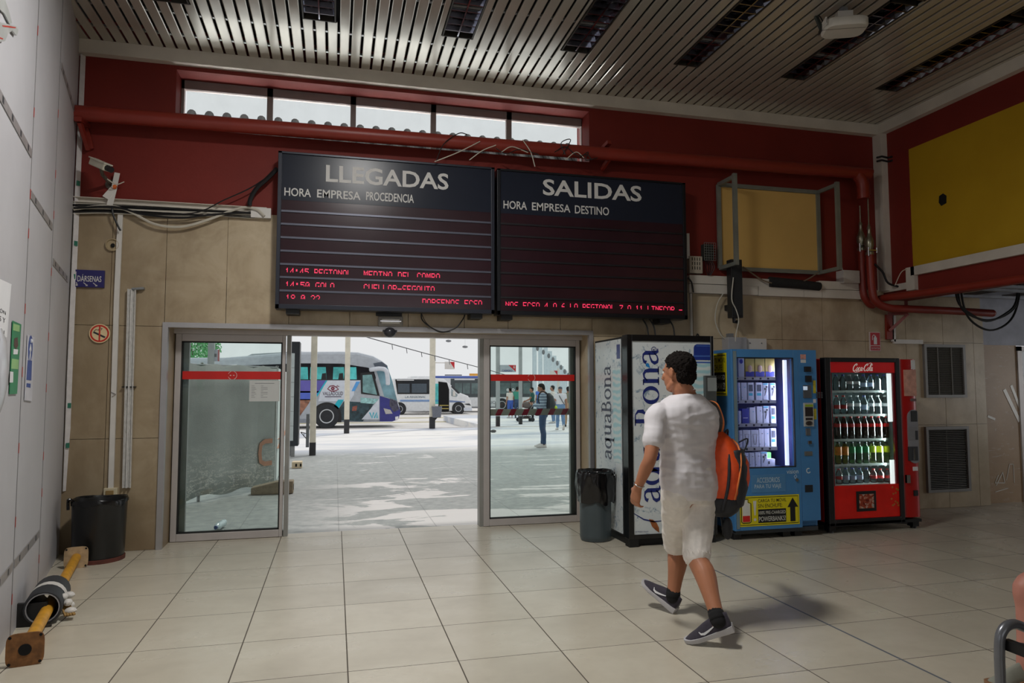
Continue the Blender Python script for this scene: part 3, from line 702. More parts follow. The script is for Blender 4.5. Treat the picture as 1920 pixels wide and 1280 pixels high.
MB().box(c.x-.035, c.x+.03, 6.945, 6.955, c.z-.02, c.z+.055).build('cover', M('amber_cover', (150, 124, 78), .4), r, bevel=.004); MB().box(c.x-.04, c.x+.04, 6.95, 6.956, c.z-.07, c.z-.04).build('label_plate', PAPER, r)
# platforms sign
r = thing('platforms_sign', at(164, 522, WY), 'small dark blue DÁRSENAS sign with a bus symbol at the partition edge', 'sign')
a, b = at(133, 540, 6.975), at(194.5, 540, 6.975); zt_, zb_ = at(194, 507, 6.975).z, at(194, 539, 6.975).z
MB().box(a.x, b.x, 6.975, WY, zb_, zt_).build('panel', M('violet_blue_panel', (44, 40, 100), .4), r)
m = MB(); o = at(145, 526, 6.974); e = at(190, 526, 6.974); m.text('DÁRSENAS', (o.x, 6.974, o.z-.006), (e.x-o.x, 0, 0), (0, 0, .066), .0005, .006); m.build('lettering', WHITE, r)
m = MB(); h = zt_-zb_; X_ = lambda q: at(q, 520, 6.974).x
m.ribbon([(X_(133), zt_-.02), (X_(142), zt_-.02), (X_(142), zt_-.09), (X_(133), zt_-.09)], .008, (0, 6.974, 0), (1, 0, 0), (0, 0, 1), .001)
m.box(X_(134), X_(141), 6.973, 6.974, zt_-.085, zt_-.06)
for q in (143.5, 157, 175): 
    m.ribbon([(X_(q), zb_+.040), (X_(q+7 if q > 150 else q+2), zb_+.015)], .006, (0, 6.974, 0), (1, 0, 0), (0, 0, 1), .001); xq = X_(q+7 if q > 150 else q+2); m.box(xq-.012, xq+.004, 6.973, 6.974, zb_+.01, zb_+.022)
m.build('pictogram', WHITE, r)
# no-smoking sign
c = at(187, 625, 6.985); r = thing('no_smoking_sign', c, 'round red-ringed no-smoking sign on the marble beside the partition', 'sign')
R0 = .086
MB().lathe([(0, 0), (R0, 0), (R0, -.004), (0, -.004)], c, 32, 'y').build('disc', M('cream_sign', (226, 204, 160), .5), r)
m = MB(); O_ = (c.x, c.y-.0045, c.z); m.ribbon(arc((0, 0), R0*.82, 0, 360, 40), R0*.16, O_, (1, 0, 0), (0, 0, 1), .001); m.ribbon([(0, R0*.8), (0, -R0*.8)], R0*.14, (O_[0], O_[1]-.0006, O_[2]), (1, 0, 0), (0, 0, 1), .001); m.build('red_ring', M('sign_red', (196, 44, 30), .5), r)
m = MB(); m.ribbon([(-.05, .012), (.045, -.035)], .016, O_, (1, 0, 0), (0, 0, 1), .0008); m.ribbon([(-.045, .02), (-.03, .035), (-.01, .03), (0, .05), (.02, .045), (.01, .03)], .006, O_, (1, 0, 0), (0, 0, 1), .0008); m.build('cigarette', INK, r)
# security camera and ribbons
c = at(190, 310, 6.72); r = thing('security_camera', c, 'small ivory security camera bracketed on the red wall, top left', 'camera')
ca, cb = at(174, 303, 6.78), at(201, 315, 6.66)
d = (cb-ca).normalized(); MB().bar(ca, cb, .07, .06).build('body', M('ivory_housing', (206, 202, 184), .5), r, bevel=.008)
MB().bar(ca+V(0, 0, .034), cb+V(0, 0, .036)+d*.02, .08, .01).build('hood', M('ivory_hood', (216, 212, 196), .5), r)
MB().tube([cb, cb+d*.06], .026, 14).build('lens', BLACK, r, smooth=True)
m = MB(); m.tube([c+V(0, 0, -.03), c+V(0, .04, -.07), V(c.x, WY, c.z-.09)], .016, 8); m.lathe([(0, 0), (.045, 0), (.045, -.02), (0, -.02)], (c.x, WY+.012, c.z-.09), 14, 'y'); m.build('wall_mount', M('mount_dark', (96, 88, 78), .5, .4), r, smooth=True)
MB().tube(smooth_path([c+V(.02, .1, -.09), c+V(.08, .15, -.12), c+V(.13, .2, -.08)], 5), .005, 6).build('lead', CABLEW, r)
r = thing('white_ribbon', at(212, 350, 6.96), 'knotted strips of white tape hanging above the left trunking', 'tape')
for q0, q1, w_ in (((220, 324), (214, 352), .045), ((214, 352), (205, 387), .05), ((213, 354), (198, 371), .06)): MB().bar(at(*q0, 6.96), at(*q1, 6.94), w_, .004, (.1, -1, .1)).build('strip', WHITE, r)
MB().ell(at(215, 350, 6.945), (.022, .01, .02)).build('knot', M('orange_knot', (226, 110, 40), .6), r, smooth=True)
# things over the doorway
r = thing('emergency_light', at(732, 602, WY), 'oblong emergency light fitting on the wall over the doorway', 'emergency light')
a, b = at(709, 592, 6.96), at(755.5, 612, 6.96); MB().box(a.x, b.x, 6.95, WY, b.z, a.z).build('housing', M('grey_housing', (150, 146, 140), .45), r, bevel=.012)
MB().box(a.x+.03, b.x-.03, 6.935, 6.952, b.z+.025, a.z-.025).build('lens', M('ribbed_lens', (214, 212, 206), .2), r, bevel=.008); MB().box(a.x+.02, b.x-.02, 6.93, 6.937, b.z+.045, b.z+.052).build('lens_rib', CHROME, r)
MB().box(a.x-.02, b.x-.01, 6.96, WY, a.z+.002, a.z+.05).build('top_bracket', BLACK, r)
r = thing('motion_sensor', at(731, 626, WY), 'black half-dome door sensor under the lintel', 'sensor'); c = at(731, 623, 6.97)
MB().ell(c, (.06, .05, .05), 20, 10).build('dome', M('dark_dome', (46, 46, 52), .25), r, smooth=True); MB().box(c.x-.07, c.x+.07, 6.96, 7.0, c.z+.0, c.z+.025).build('base', BLACK, r)
cab([(790, 585), (792, 600), (810, 615), (832, 622), (855, 614), (868, 598), (872, 588)], .007, CABLE, 'dark cable loop hanging under the arrivals board', 6.9)
cab([(790, 587), (800, 606), (822, 622), (845, 622)], .004, CABLE, 'thinner dark cable loop beside the loop under the arrivals board', 6.92)
G = 'tangled wires on top of the boards'
for pts in ([(818, 302), (832, 270), (860, 250), (876, 252)], [(815, 303), (860, 285), (900, 265)], [(930, 278), (950, 288), (975, 280), (1010, 290)], [(980, 262), (995, 285), (1003, 312)], [(1040, 285), (1060, 275), (1082, 292), (1100, 290), (1110, 300)], [(1060, 300), (1080, 285), (1095, 296)], [(1055, 290), (1070, 262), (1052, 268), (1060, 290)], [(880, 300), (905, 282), (930, 272)], [(940, 285), (960, 275), (990, 286)], [(1085, 297), (1103, 285), (1098, 300), (1120, 296)]):
    cab(pts, .005, CABLE if len(pts) > 3 else CABLEW, 'thin loose wire tangled over the red pipe above the boards', 6.72, G)
# ------------------------------------------------------------------ right of the boards
r = thing('cable_trunking', (5, WY, 2.6), 'two broken rows of white trunking on the wall right of the departures board', 'cable trunking')
def tr(x0, x1, z0, z1, dd=.05): MB().box(x0, x1, WY-dd, WY+.01, z0, z1).build('trunk_section', TRIMW, r, bevel=.003)
T_ = lambda q: at(q, 530, 6.95).x
tr(3.79, T_(1367), 2.605, 2.70); tr(T_(1390), T_(1444), 2.60, 2.69); tr(T_(1536), 6.05, 2.60, 2.695); tr(3.79, T_(1422), 2.50, 2.60, .045); tr(T_(1422)+.005, T_(1506), 2.495, 2.60, .055); tr(T_(1506)+.004, T_(1540), 2.495, 2.60, .055); tr(T_(1541), 6.03, 2.495, 2.595, .05)
r = thing('insulation_sleeve', at(1490, 532, 6.9), 'black foam-sleeved cable lying in the gap of the right trunking', 'cable sleeve')
MB().tube([at(1443, 528, 6.94), at(1490, 532, 6.93), at(1536, 537, 6.94)], [.06, .055, .05], 12).build('sleeve', M('black_foam', (30, 28, 28), .85, var=.3, vs=30), r, smooth=True)
r = thing('steel_cage_bracket', at(1440, 430, WY), 'grey steel bracket cage around the cream board right of the departures board', 'bracket')
BR = M('grey_painted_steel', (128, 130, 122), .5, .3, var=.12); wy = 6.97
c4 = [at(1346, 347, wy), at(1533, 360, wy), at(1537, 511, wy), at(1351, 503, wy)]
x0, x1 = (c4[0].x+c4[3].x)/2, (c4[1].x+c4[2].x)/2; z1, z0 = (c4[0].z+c4[1].z)/2, (c4[2].z+c4[3].z)/2
m = MB(); [m.bar(V(*p), V(*q), .045, .03, (0, -1, 0)) for p, q in (((x0, wy, z1), (x1, wy, z1)), ((x1, wy, z1), (x1, wy, z0)), ((x1, wy, z0), (x0, wy, z0)), ((x0, wy, z0), (x0, wy, z1)))]
m.build('back_frame', BR, r)
for xx in (x0, x1):
    MB().bar((xx, wy, z1), (xx, 6.64, z1), .03, .04).build('arm', BR, r); MB().bar((xx, wy, z0), (xx, 6.64, z0), .03, .04).build('arm', BR, r)
    MB().bar((xx, 6.64, z1+.03), (xx, 6.64, z0-.02), .045, .035, (0, -1, 0)).build('upright', BR, r)
tag(MB().box(x0+.02, x1-.02, wy+.008, WY+.011, z0+.02, z1-.02).build('cream_board', M('cream_painted_board', (212, 172, 98), .6, var=.06, vs=2)), 'cream yellow board framed by the steel bracket cage', 'board')
r = thing('column_speaker', at(1380, 540, 6.9), 'tall narrow black column speaker hanging below the bracket cage', 'speaker')
a, b = at(1369, 486, 6.8), at(1392, 596, 6.8); MB().box(a.x, b.x, 6.78, 6.88, b.z, a.z).build('cabinet', BLACK, r, bevel=.006); MB().box(a.x+.012, b.x-.012, 6.774, 6.782, b.z+.03, a.z-.05).build('grille', M('dark_speaker_grille', (32, 32, 34), .8, var=.2, vs=80), r)
MB().box((a.x+b.x)/2-.03, (a.x+b.x)/2+.03, 6.88, WY, b.z+.1, b.z+.16).build('wall_bracket', BLACK, r); MB().tube([V(a.x+.05, 6.83, b.z), V(a.x+.05, 6.83, b.z-.04), V(a.x+.09, 6.83, b.z-.04)], .02, 8).build('connector', BLACK, r)
cab([(1356, 550), (1345, 570), (1341, 600), (1350, 625), (1362, 638)], .006, CABLEW, 'pale cable curving down to the box over the blue vending machine', 6.93)
cab([(1375, 520), (1372, 560), (1380, 580), (1385, 600), (1380, 625), (1379, 640)], .006, CABLEW, 'pale cable hanging beside the column speaker', 6.75)
cab([(1393, 500), (1430, 525), (1460, 532), (1490, 533), (1515, 523), (1534, 511)], .008, M('dull_cable', (120, 104, 84), .6), 'dull brown cable draped between the bracket cage feet', 6.9)
r = thing('wire_cage_box', at(1328, 480, WY), 'dark wire-mesh box on the red wall beside the departures board', 'box')
a, b = at(1316, 456, 6.95), at(1338, 490, 6.95); MB().box(a.x+.015, b.x-.015, 6.92, WY, b.z+.01, a.z-.01).build('box', M('dark_green_box', (44, 48, 44), .6), r)
m = MB()
for i in range(6): x = a.x+(b.x-a.x)*i/5; m.bar((x, 6.9, a.z), (x, 6.9, b.z), .004, .004)
for i in range(8): z = b.z+(a.z-b.z)*i/7; m.bar((a.x, 6.9, z), (b.x, 6.9, z), .004, .004)
m.build('mesh_guard', STEEL, r)
m = MB()
for i in range(5): m.tube(smooth_path([V(a.x+.03+i*.02, 6.93, b.z), V(a.x+.02+i*.025, 6.9, b.z-.08), V(a.x+.05+i*.01, 6.93, b.z-.16)], 4), .005, 5)
m.build('wire_tail', CABLE, r)
r = thing('relay_box', at(1304, 496, WY), 'pale louvred box at the lower corner of the departures board', 'box')
a, b = at(1291, 480, 6.95), at(1316, 513, 6.95); MB().box(a.x, b.x, 6.93, WY, b.z, a.z).build('box', M('ivory_box', (176, 164, 146), .6), r, bevel=.004)
m = MB()
for i in range(3):
    for j in range(4): m.box(a.x+.03+j*.03, a.x+.038+j*.03, 6.927, 6.931, b.z+.04+i*.05, b.z+.075+i*.05)
m.build('slots', DARK, r)
tag(MB().box(at(1286, 440, 6.97).x, at(1291, 440, 6.97).x, 6.95, WY+.01, at(1288, 485, 6.97).z, at(1288, 438, 6.97).z).build('conduit', WHITE), 'short white conduit at the right edge of the departures board', 'conduit')
tag(MB().box(at(1296, 580, 6.98).x-.012, at(1296, 580, 6.98).x+.012, 6.975, WY, at(1298, 632, 6.98).z, at(1296, 550, 6.98).z).build('conduit', TRIMW), 'thin pale conduit dropping behind the water machine', 'conduit')
cab([(1290, 520), (1297, 530), (1300, 548)], .008, CABLE, 'short black cable looping out behind the departures board', 6.93)
for q, lab in ((1213, 'left'), (1226, 'middle'), (1262, 'right')): cab([(q-8, 598), (q, 612), (q+3, 630)], .008, CABLE, f'black cable into the top of the water machine, {lab} one', 6.85)
r = thing('junction_box', at(1378, 645, WY), 'grey cable box on the wall over the blue vending machine, left half', 'junction box')
a, b = at(1362, 632, 6.9), at(1397, 652, 6.9); MB().box(a.x, b.x, 6.86, WY, b.z-.06, a.z).build('box', M('pale_grey_box', (166, 164, 166), .5), r, bevel=.006)
a, b = at(1366, 625, 6.95), at(1374, 634, 6.95); MB().box(a.x, b.x, 6.93, WY, b.z, a.z).build('cable_gland', GREY, r)
r = thing('junction_box', at(1415, 645, WY), 'white flat cover plate on the wall over the blue vending machine', 'junction box')
a, b = at(1398, 634, 6.9), at(1438, 652, 6.9); MB().box(a.x, b.x, 6.9, WY, b.z-.06, a.z).build('plate', WHITE, r, bevel=.006)
m = MB(); [m.ell((a.x+(b.x-a.x)*f, 6.898, (a.z+b.z)/2), .008, 8, 6) for f in (.2, .75)]; m.build('screw', GREY, r)
r = thing('junction_box', at(1594, 518, WY), 'white cable box at the foot of the red riser pipes', 'junction box')
a, b = at(1576, 507, 6.93), at(1607, 532, 6.93); MB().box(a.x, b.x, 6.88, WY+.01, b.z, a.z).build('box', M('white_box', (196, 190, 184), .5), r, bevel=.005)
cab([(1573, 478), (1577, 495), (1580, 507)], .006, CABLEW, 'white wires from the bracket foot to the white cable box', 6.9)
cab([(1640, 495), (1655, 510), (1665, 530), (1687, 538)], .012, CABLE, 'black cable curling out beside the corner trunking', 6.75)
cab([(1678, 535), (1690, 510), (1704, 503)], .005, CABLEW, 'thin white wire beside the side-wall trim', 6.6)
for i, pts in enumerate(([(1790, 508), (1795, 562), (1815, 585), (1850, 602), (1885, 588), (1905, 565), (1910, 508)], [(1794, 508), (1798, 560), (1810, 585), (1850, 600), (1890, 588), (1910, 560), (1912, 508)], [(1800, 508), (1805, 565), (1820, 600), (1855, 619), (1890, 605), (1908, 570), (1914, 508)])):
    cab(pts, .012, CABLE, 'heavy black cable looping down from the stripped ceiling', 6.5, 'black cable loops at the shop front')
r = thing('conduit', at(1700, 640, WY), 'white L-shaped conduit ending at the upper vent', 'conduit')
m = MB(); a, b, c = at(1675, 592, 6.97), at(1675, 640, 6.97), at(1729, 642, 6.97); m.bar(a, b, .045, .03, (0, -1, 0)); m.bar(b, V(c.x, c.y, b.z), .05, .03, (0, -1, 0)); m.build('strip', WHITE, r)
m = MB(); q = at(1678, 645, 6.98)
for z, l in ((at(1650, 295, 6.88).z, 'upper'), (at(1650, 302, 6.88).z, 'lower')): tag(MB().tube([V(6.27, 6.9, z), V(6.32, 6.87, z+.01), V(6.41, 6.87, z), V(6.40, 6.8, z-.01)], .012, 6).build('cable', CABLE, smooth=True), f'black cable strapped round the white corner trunking, {l} one', 'cable')
# extinguisher sign
r = thing('extinguisher_sign', at(1641, 640, WY), 'small red fire extinguisher sign over the red drinks machine', 'sign')
a, b = at(1630.5, 622, 6.985), at(1651.5, 658, 6.985)
MB().box(a.x, b.x, 6.985, WY, b.z, a.z).build('panel', M('sign_white', (214, 200, 196), .5), r); hh = a.z-b.z; ww = b.x-a.x
m = MB(); m.box(a.x+.008, b.x-.008, 6.983, 6.986, b.z+hh*.3, a.z-.008); m.box(a.x+.008, b.x-.008, 6.983, 6.986, b.z+.008, b.z+hh*.26); m.build('red_field', M('extinguisher_red', (188, 24, 40), .5), r)
cx = (a.x+b.x)/2; m = MB(); O_ = (cx, 6.9825, b.z+hh*.35)
m.ribbon([(0, 0), (0, hh*.36)], ww*.30, O_, (1, 0, 0), (0, 0, 1), .0008); m.ribbon([(0, hh*.36), (0, hh*.44)], ww*.16, O_, (1, 0, 0), (0, 0, 1), .0008); m.ribbon([(0, hh*.46), (-ww*.14, hh*.5), (-ww*.26, hh*.42), (-ww*.27, hh*.22)], ww*.05, O_, (1, 0, 0), (0, 0, 1), .0008)
m.text('EXTINTOR', (a.x+ww*.12, 6.9825, b.z+hh*.09), (ww*.76, 0, 0), (0, 0, hh*.1)); m.build('pictogram', PAPER, r)
# vents
def vent(label, x0, y0, x1, y1, bars, grid):
    a, b = at(x0, y0, 6.98), at(x1, y1, 6.98); r = thing('ventilation_grille', (a.x, WY, b.z), label, 'vent', 'ventilation grilles right of the vending machines')
    f = .035; m = MB(); m.box(a.x, a.x+f, 6.965, WY, b.z, a.z); m.box(b.x-f, b.x, 6.965, WY, b.z, a.z); m.box(a.x+f, b.x-f, 6.965, WY, b.z, b.z+f); m.box(a.x+f, b.x-f, 6.965, WY, a.z-f, a.z); m.build('frame', M('grille_frame', (132, 130, 128), .45, .2), r)
    MB().box(a.x+f, b.x-f, 6.992, 6.999, b.z+f, a.z-f).build('backing', DARK, r)
    m = MB(); n = bars
    for i in range(n):
        z = b.z+f+(a.z-b.z-2*f)*(i+.5)/n; m.obox(((a.x+b.x)/2, 6.985, z), ((b.x-a.x)/2-f, 0, 0), (0, .006, -.003), (0, .001, .0032))
    k = 28 if grid else 2
    for i in range(1, k):
        x = a.x+f+(b.x-a.x-2*f)*i/k; w = .0022 if grid else .003; m.box(x-w, x+w, 6.986, 6.99, b.z+f, a.z-f)
    if grid:
        for q in (1/3, 2/3): x = a.x+(b.x-a.x)*q; m.box(x-.008, x+.008, 6.974, 6.985, b.z+f, a.z-f)
    m.build('louvre_bars', M('grille_bars', (96, 92, 84), .5, .2), r)
vent('upper ventilation grille, square-meshed in three columns, above the other', 1731, 645, 1812, 745, 26, True)
vent('lower ventilation grille with horizontal slats, near the floor', 1734.5, 800, 1820, 920, 34, False)
# ------------------------------------------------------------------ on the left partition
ND = Vector((-.2265, 1, 0)).normalized(); NN = Vector((ND.y, -ND.x, 0))
def onlw(px, py, off=.004):
    dd = ray(px, py); p0 = Vector((-2.32, 7, 0))+NN*off; return EYE+dd*((p0-EYE).dot(NN)/dd.dot(NN))
def sheet(m, pts, off=.004, th=.003): return m.prism([onlw(x, y, off) for x, y in pts], NN*th)
TAPE = M('grey_packing_tape', (150, 146, 146), .35, var=.12, vs=20); TAPEI = M('tape_print', (60, 62, 66), .5); TAPER = M('tape_print_red', (176, 60, 50), .5)
r = thing('seam_tape', lw(5, 2.5), 'grey packing tape strips over the horizontal seams of the white partition', 'tape')
def strip(y0, y1, z, w=.05):
    st = MB().obox(lw((y0+y1)/2, z, .003), ND*(abs(y1-y0)/2/ND.y), NN*.002, V(0, 0, w/2)).build('strip', TAPE, r); mk = MB()
    n = max(1, int(abs(y1-y0)/.24))
    for i in range(n): mk.obox(lw(y0+(y1-y0)*(i+.5)/n, z, .0052), ND*.02, NN*.0005, V(0, 0, w*.35))
    mk.build('print', TAPEI, st)
strip(3.73, 4.72, 2.865); strip(4.78, 5.72, 2.63); strip(5.84, 6.85, 3.90); strip(5.84, 6.8, 2.395); strip(3.73, 4.70, .42); strip(4.78, 5.72, .42)
m = MB(); mk = MB(); rnd = random.Random(5)
for yv in (4.75, 5.78):
    m.obox(lw(yv, 2.2, .001), ND*.004, NN*.0015, V(0, 0, 2.2))
    for i in range(9): mk.obox(lw(yv, .2+i*.42+rnd.uniform(-.1, .1), .003), ND*.006, NN*.001, V(0, 0, .03))
m.build('vertical_seam', M('seam_filler', (120, 118, 118), .6), r); mk.build('torn_bit', TAPER, r)
r = thing('edge_tape', lw(6.97, 2), 'crinkled white packing tape with coloured print sealing the partition to the door wall', 'tape')
m = MB(); pts = [(6.985, .55), (6.97, 1.0), (6.96, 1.5), (6.955, 2.1), (6.96, 2.7), (6.97, 3.2), (6.98, 3.8), (6.985, 4.5)]; rnd = random.Random(2)
P_ = [lw(y+rnd.uniform(-.01, .01), z, .03) for y, z in pts]
for a, b in zip(P_, P_[1:]): m.bar(a, b, .05, .006, NN+V(.3, -1, 0))
m.build('strip', M('glossy_white_tape', (214, 210, 210), .3, var=.08, vs=20), r)
m = MB()
for i, z in enumerate((.95, 1.3, 1.75, 2.15, 2.45, 2.75, 3.3)): m.obox(lw(6.96, z, .036), ND*.012+V(.012, 0, 0), NN*.001, V(0, 0, .022))
m.build('print', [M('tape_print_green', (40, 110, 90), .5)], r)
def poster(name, label, corners, mat, cat, off=.004):
    r = thing(name, onlw(*corners[0]), label, cat); m = MB(); sheet(m, corners, off); m.build('sheet', mat, r); return r
r = poster('paper_notice', 'white paper notice with large black capitals at the left edge of the partition', [(-40, 505), (21, 533), (20, 535), (12, 632), (-40, 634)], PAPER, 'notice')
def lwtext(m, s, a, b, top, off=.0075, bold=.004):
    A, B, T = onlw(*a, off), onlw(*b, off), onlw(*top, off); m.text(s, A, V(B.x-A.x, B.y-A.y, 0), V(0, 0, T.z-A.z), .0004, bold)
m = MB()
for s, x0, x1, y0, y1, h in (('REHABILITACIÓN', -60, 12, 545, 562, 11), ('DE OBRAS Y', -45, 11, 571, 581, 11), ('AMPLIACIÓN', -45, 9, 597, 601, 11)): lwtext(m, s, (x0, y0+h), (x1, y1), (x0, y0))
m.build('lettering', INK, r)
r = poster('safety_poster', 'green and white safety poster with a picture on the left partition', [(23, 601), (39, 608), (31, 738), (17, 739)], M('poster_green', (46, 136, 92), .45), 'poster')
m = MB(); sheet(m, [(25, 606), (37, 610), (36.4, 622), (24.4, 619)], .0075, .0004); sheet(m, [(22, 672), (35, 674), (34, 692), (21, 691)], .0075, .0004); m.build('pale_band', M('poster_lime', (150, 196, 130), .5), r)
m = MB(); sheet(m, [(19, 696), (25, 697), (24.4, 717), (18, 717)], .0075, .0004); sheet(m, [(25.5, 654), (34, 655), (33, 664), (25, 664)], .0075, .0004); m.build('white_box', PAPER, r)
m = MB(); sheet(m, [(27, 634), (33, 632), (34, 648), (30, 655), (26, 648)], .008, .0004); m.build('picture', M('poster_brown', (86, 62, 54), .5), r)
r = poster('mandatory_sign', 'narrow white sign with a blue roundel on the left partition', [(51.5, 627), (63.5, 632), (59, 752), (45.5, 750)], M('sign_pale', (206, 206, 214), .4), 'sign')
m = MB(); o = onlw(57, 654, .0075); n = 24; m.prism([o+ND*(.085*math.cos(2*PI*i/n))+V(0, 0, .085*math.sin(2*PI*i/n)) for i in range(n)], NN*.0004); sheet(m, [(52, 675), (60, 676), (58.6, 713), (49.5, 712)], .0075, .0004); sheet(m, [(50, 718), (57.5, 719), (57, 727), (49.5, 725)], .0075, .0004); m.build('blue_field', M('sign_blue', (50, 78, 150), .45), r)
m = MB(); m.obox(o+V(0, 0, .0)+NN*.0008, ND*.012, NN*.0003, V(0, 0, .03)); m.ell(o+V(0, 0, .05)+NN*.0008, (.012, .004, .014), 10, 8); [m.bar(o+NN*.001+V(0, 0, z0)+ND*a0, o+NN*.001+V(0, 0, z1)+ND*a1, .014, .0006, NN) for a0, z0, a1, z1 in ((0, -.02, -.028, -.07), (0, -.02, .028, -.07), (0, .025, -.035, -.01), (0, .025, .035, -.01))]; m.build('pictogram', PAPER, r)
def crumple(name, label, c, rr_, seed, mat, cat):
    m = MB(); c = Vector(c); rings = []
    for i in range(13):
        v = i/12; ring = []
        for k in range(16):
            a = 2*PI*k/16; q = c+ND*(rr_[0]*math.cos(a)*math.sin(PI*min(.98, max(.02, v)))**.6)+NN*(rr_[1]*(1+math.sin(a))*math.sin(PI*min(.98, max(.02, v)))**.6+.003)+V(0, 0, rr_[2]*(1-2*v))
            nz = noise.noise(q*14+V(seed, 0, 0)); ring.append(q+ND*nz*.03+V(0, 0, nz*.02))
        rings.append(ring)
    m.loft(rings); return tag(m.build(name, mat, smooth=True, loc=c), label, cat)
crumple('plastic_sleeve', 'crumpled clear plastic sleeve hanging under the paper notice', onlw(-6, 700), (.10, .02, .23), 3, M('milky_plastic', (196, 198, 204), .2, var=.1), 'plastic sleeve')
r = thing('plastic_scrap', onlw(12, 55), 'torn scrap of plastic sheet with red print, high on the partition', 'plastic scrap')
m = MB(); sheet(m, [(-20, 35), (0, 42), (14, 45), (25, 48), (30, 56), (26, 66), (18, 56), (10, 62), (4, 76), (-20, 80)], .004, .012); sheet(m, [(-10, -30), (4, -10), (14, 20), (20, 42), (16, 46), (6, 25), (-10, 10)], .004, .006); m.build('sheet', M('grey_film', (176, 178, 176), .3, var=.12), r)
m = MB(); sheet(m, [(4, 47), (20, 49), (30, 51), (29, 53), (5, 50)], .0165, .0005); sheet(m, [(-4, 68), (6, 72), (5, 74), (-4, 71)], .0165, .0005); m.build('red_print', TAPER, r)
# ------------------------------------------------------------------ floor things on the left
c = fl(179, 1045); c = V(-1.93, 6.72, 0)
r = thing('waste_bin', c, 'black round waste bin against the wall left of the doorway', 'bin')
def binmat(): return M('black_bin_plastic', (26, 27, 28), .32, var=.12)
MB().lathe([(.0, .012), (.185, .012), (.196, .03), (.208, .49), (.211, .508), (.206, .512), (.198, .49), (.175, .05), (0, .045)], c, 40).build('drum', binmat(), r, smooth=True)
MB().lathe([(.175, 0), (.203, 0), (.204, .03), (.193, .035)], c, 40).build('rusty_foot', M('rusty_base', (92, 46, 36), .7, var=.35, vs=18), r, smooth=True)
m = MB(); rings = []
for j, (rr0, z) in enumerate(((.213, .475), (.215, .505), (.210, .518), (.200, .505))):
    rings.append([c+V((rr0+.004*math.sin(9*a+j))*math.cos(a), (rr0+.004*math.sin(9*a+j))*math.sin(a), z+.012*math.sin(5*a+1)*(j == 0)+.006*math.sin(3*a)) for a in [2*PI*k/48 for k in range(48)]])
m.loft(rings, cap=False); m.tube(smooth_path([c+V(-.17, -.10, .51), c+V(-.20, -.12, .53), c+V(-.215, -.09, .50), c+V(-.21, -.10, .44)], 4), [.012]*13, 8); m.build('bag_edge', M('black_bin_bag', (16, 16, 18), .25), r, smooth=True)
# yellow post lying on the floor
e0, e1 = fl(36, 1230, .09), fl(118, 1048, .09)
e0 = V(-1.555, 4.27, .085); e1 = V(-2.01, 6.44, .085)
d = (e1-e0).normalized(); sx = d.cross(V(0, 0, 1)).normalized()
r = thing('yellow_post', V(e0.x, e0.y, 0), 'yellow steel post with square base plates lying on the floor along the partition', 'post')
YEL = M('worn_yellow_paint', (206, 148, 40), .5, var=.22, vs=14); RUST = M('rusty_plate', (128, 86, 48), .75, var=.4, vs=22)
a, b = e0+d*.02, lerp(e0, e1, 1)
MB().tube([a, lerp(a, b, .12), lerp(a, b, .5), b], .034, 14).build('shaft', YEL, r, smooth=True)
def plate(c, s, mat, hole=True):
    m = MB(); n = 28; pts = []
    for k in range(n):
        t = 2*PI*k/n+PI/n; p = 5.0; x = s*abs(math.cos(t))**(2/p)*(1 if math.cos(t) > 0 else -1); z = s*abs(math.sin(t))**(2/p)*(1 if math.sin(t) > 0 else -1); pts.append(c+sx*x+V(0, 0, z))
    m.prism(pts, d*.012); o = m.build('base_plate', mat, r)
    if hole:
        MB().tube([c-d*.003, c-d*.001], [.030, .030], 16).build('bore', DARK, o)
        [MB().tube([c+sx*s*.8*i+V(0, 0, s*.8*j)-d*.002, c+sx*s*.8*i+V(0, 0, s*.8*j)-d*.0005], .008, 8).build('bolt_hole', DARK, o) for i in (-1, 1) for j in (-1, 1)]
plate(e0, .085, RUST); plate(e1, .085, M('pale_plate', (176, 150, 116), .7, var=.25, vs=18))
MB().tube([lerp(a, b, .02), lerp(a, b, .07)], .036, 14).build('rusty_neck', RUST, r, smooth=True)
r2 = thing('foam_sleeve', lerp(a, b, .38), 'dark foam cylinder sleeved over the yellow post and bound with white tape', 'sleeve')
s0, s1 = lerp(a, b, .31), lerp(a, b, .50); up = V(0, 0, .02)
s0 = s0+up-sx*.02; s1 = s1+up-sx*.02
rings = []
sl = MB(); n = 24
def circ(c, rr): 
    w = sx.cross(d); return [c+(sx*math.cos(2*PI*k/n)+w*math.sin(2*PI*k/n))*rr for k in range(n)]
sl.loft([circ(s0, .085), circ(s0, .098), circ(s0+d*.01, .104), circ(s1-d*.01, .104), circ(s1, .098), circ(s1, .05), circ(s1-d*.03, .045), circ(s0+d*.12, .08), circ(s0, .085)], cap=False)
sl.build('foam', M('dark_foam', (44, 46, 50), .6, var=.12), r2, smooth=True)
MB().loft([circ(s0+d*.004, .084), circ(s0+d*.004, .09), circ(s0-d*.002, .09), circ(s0-d*.002, .084)], closed=True).build('rim', M('pale_rim', (150, 150, 154), .4), r2)
MB().loft([circ(lerp(s0, s1, .38), .106), circ(lerp(s0, s1, .56), .106)], cap=False).build('tape_band', WHITE, r2, smooth=True)
m = MB()
for i, k in enumerate(((.10, -.02, .03), (.125, -.05, .0), (.13, 0, -.03), (.12, .05, .02), (.14, -.06, -.05))): m.ell(lerp(s0, s1, .30)+sx*k[0]+d*k[1]+V(0, 0, k[2]), (.022+.004*i, .03, .022), 8, 6)
m.build('tape_tail', WHITE, r2, smooth=True)
m = MB()
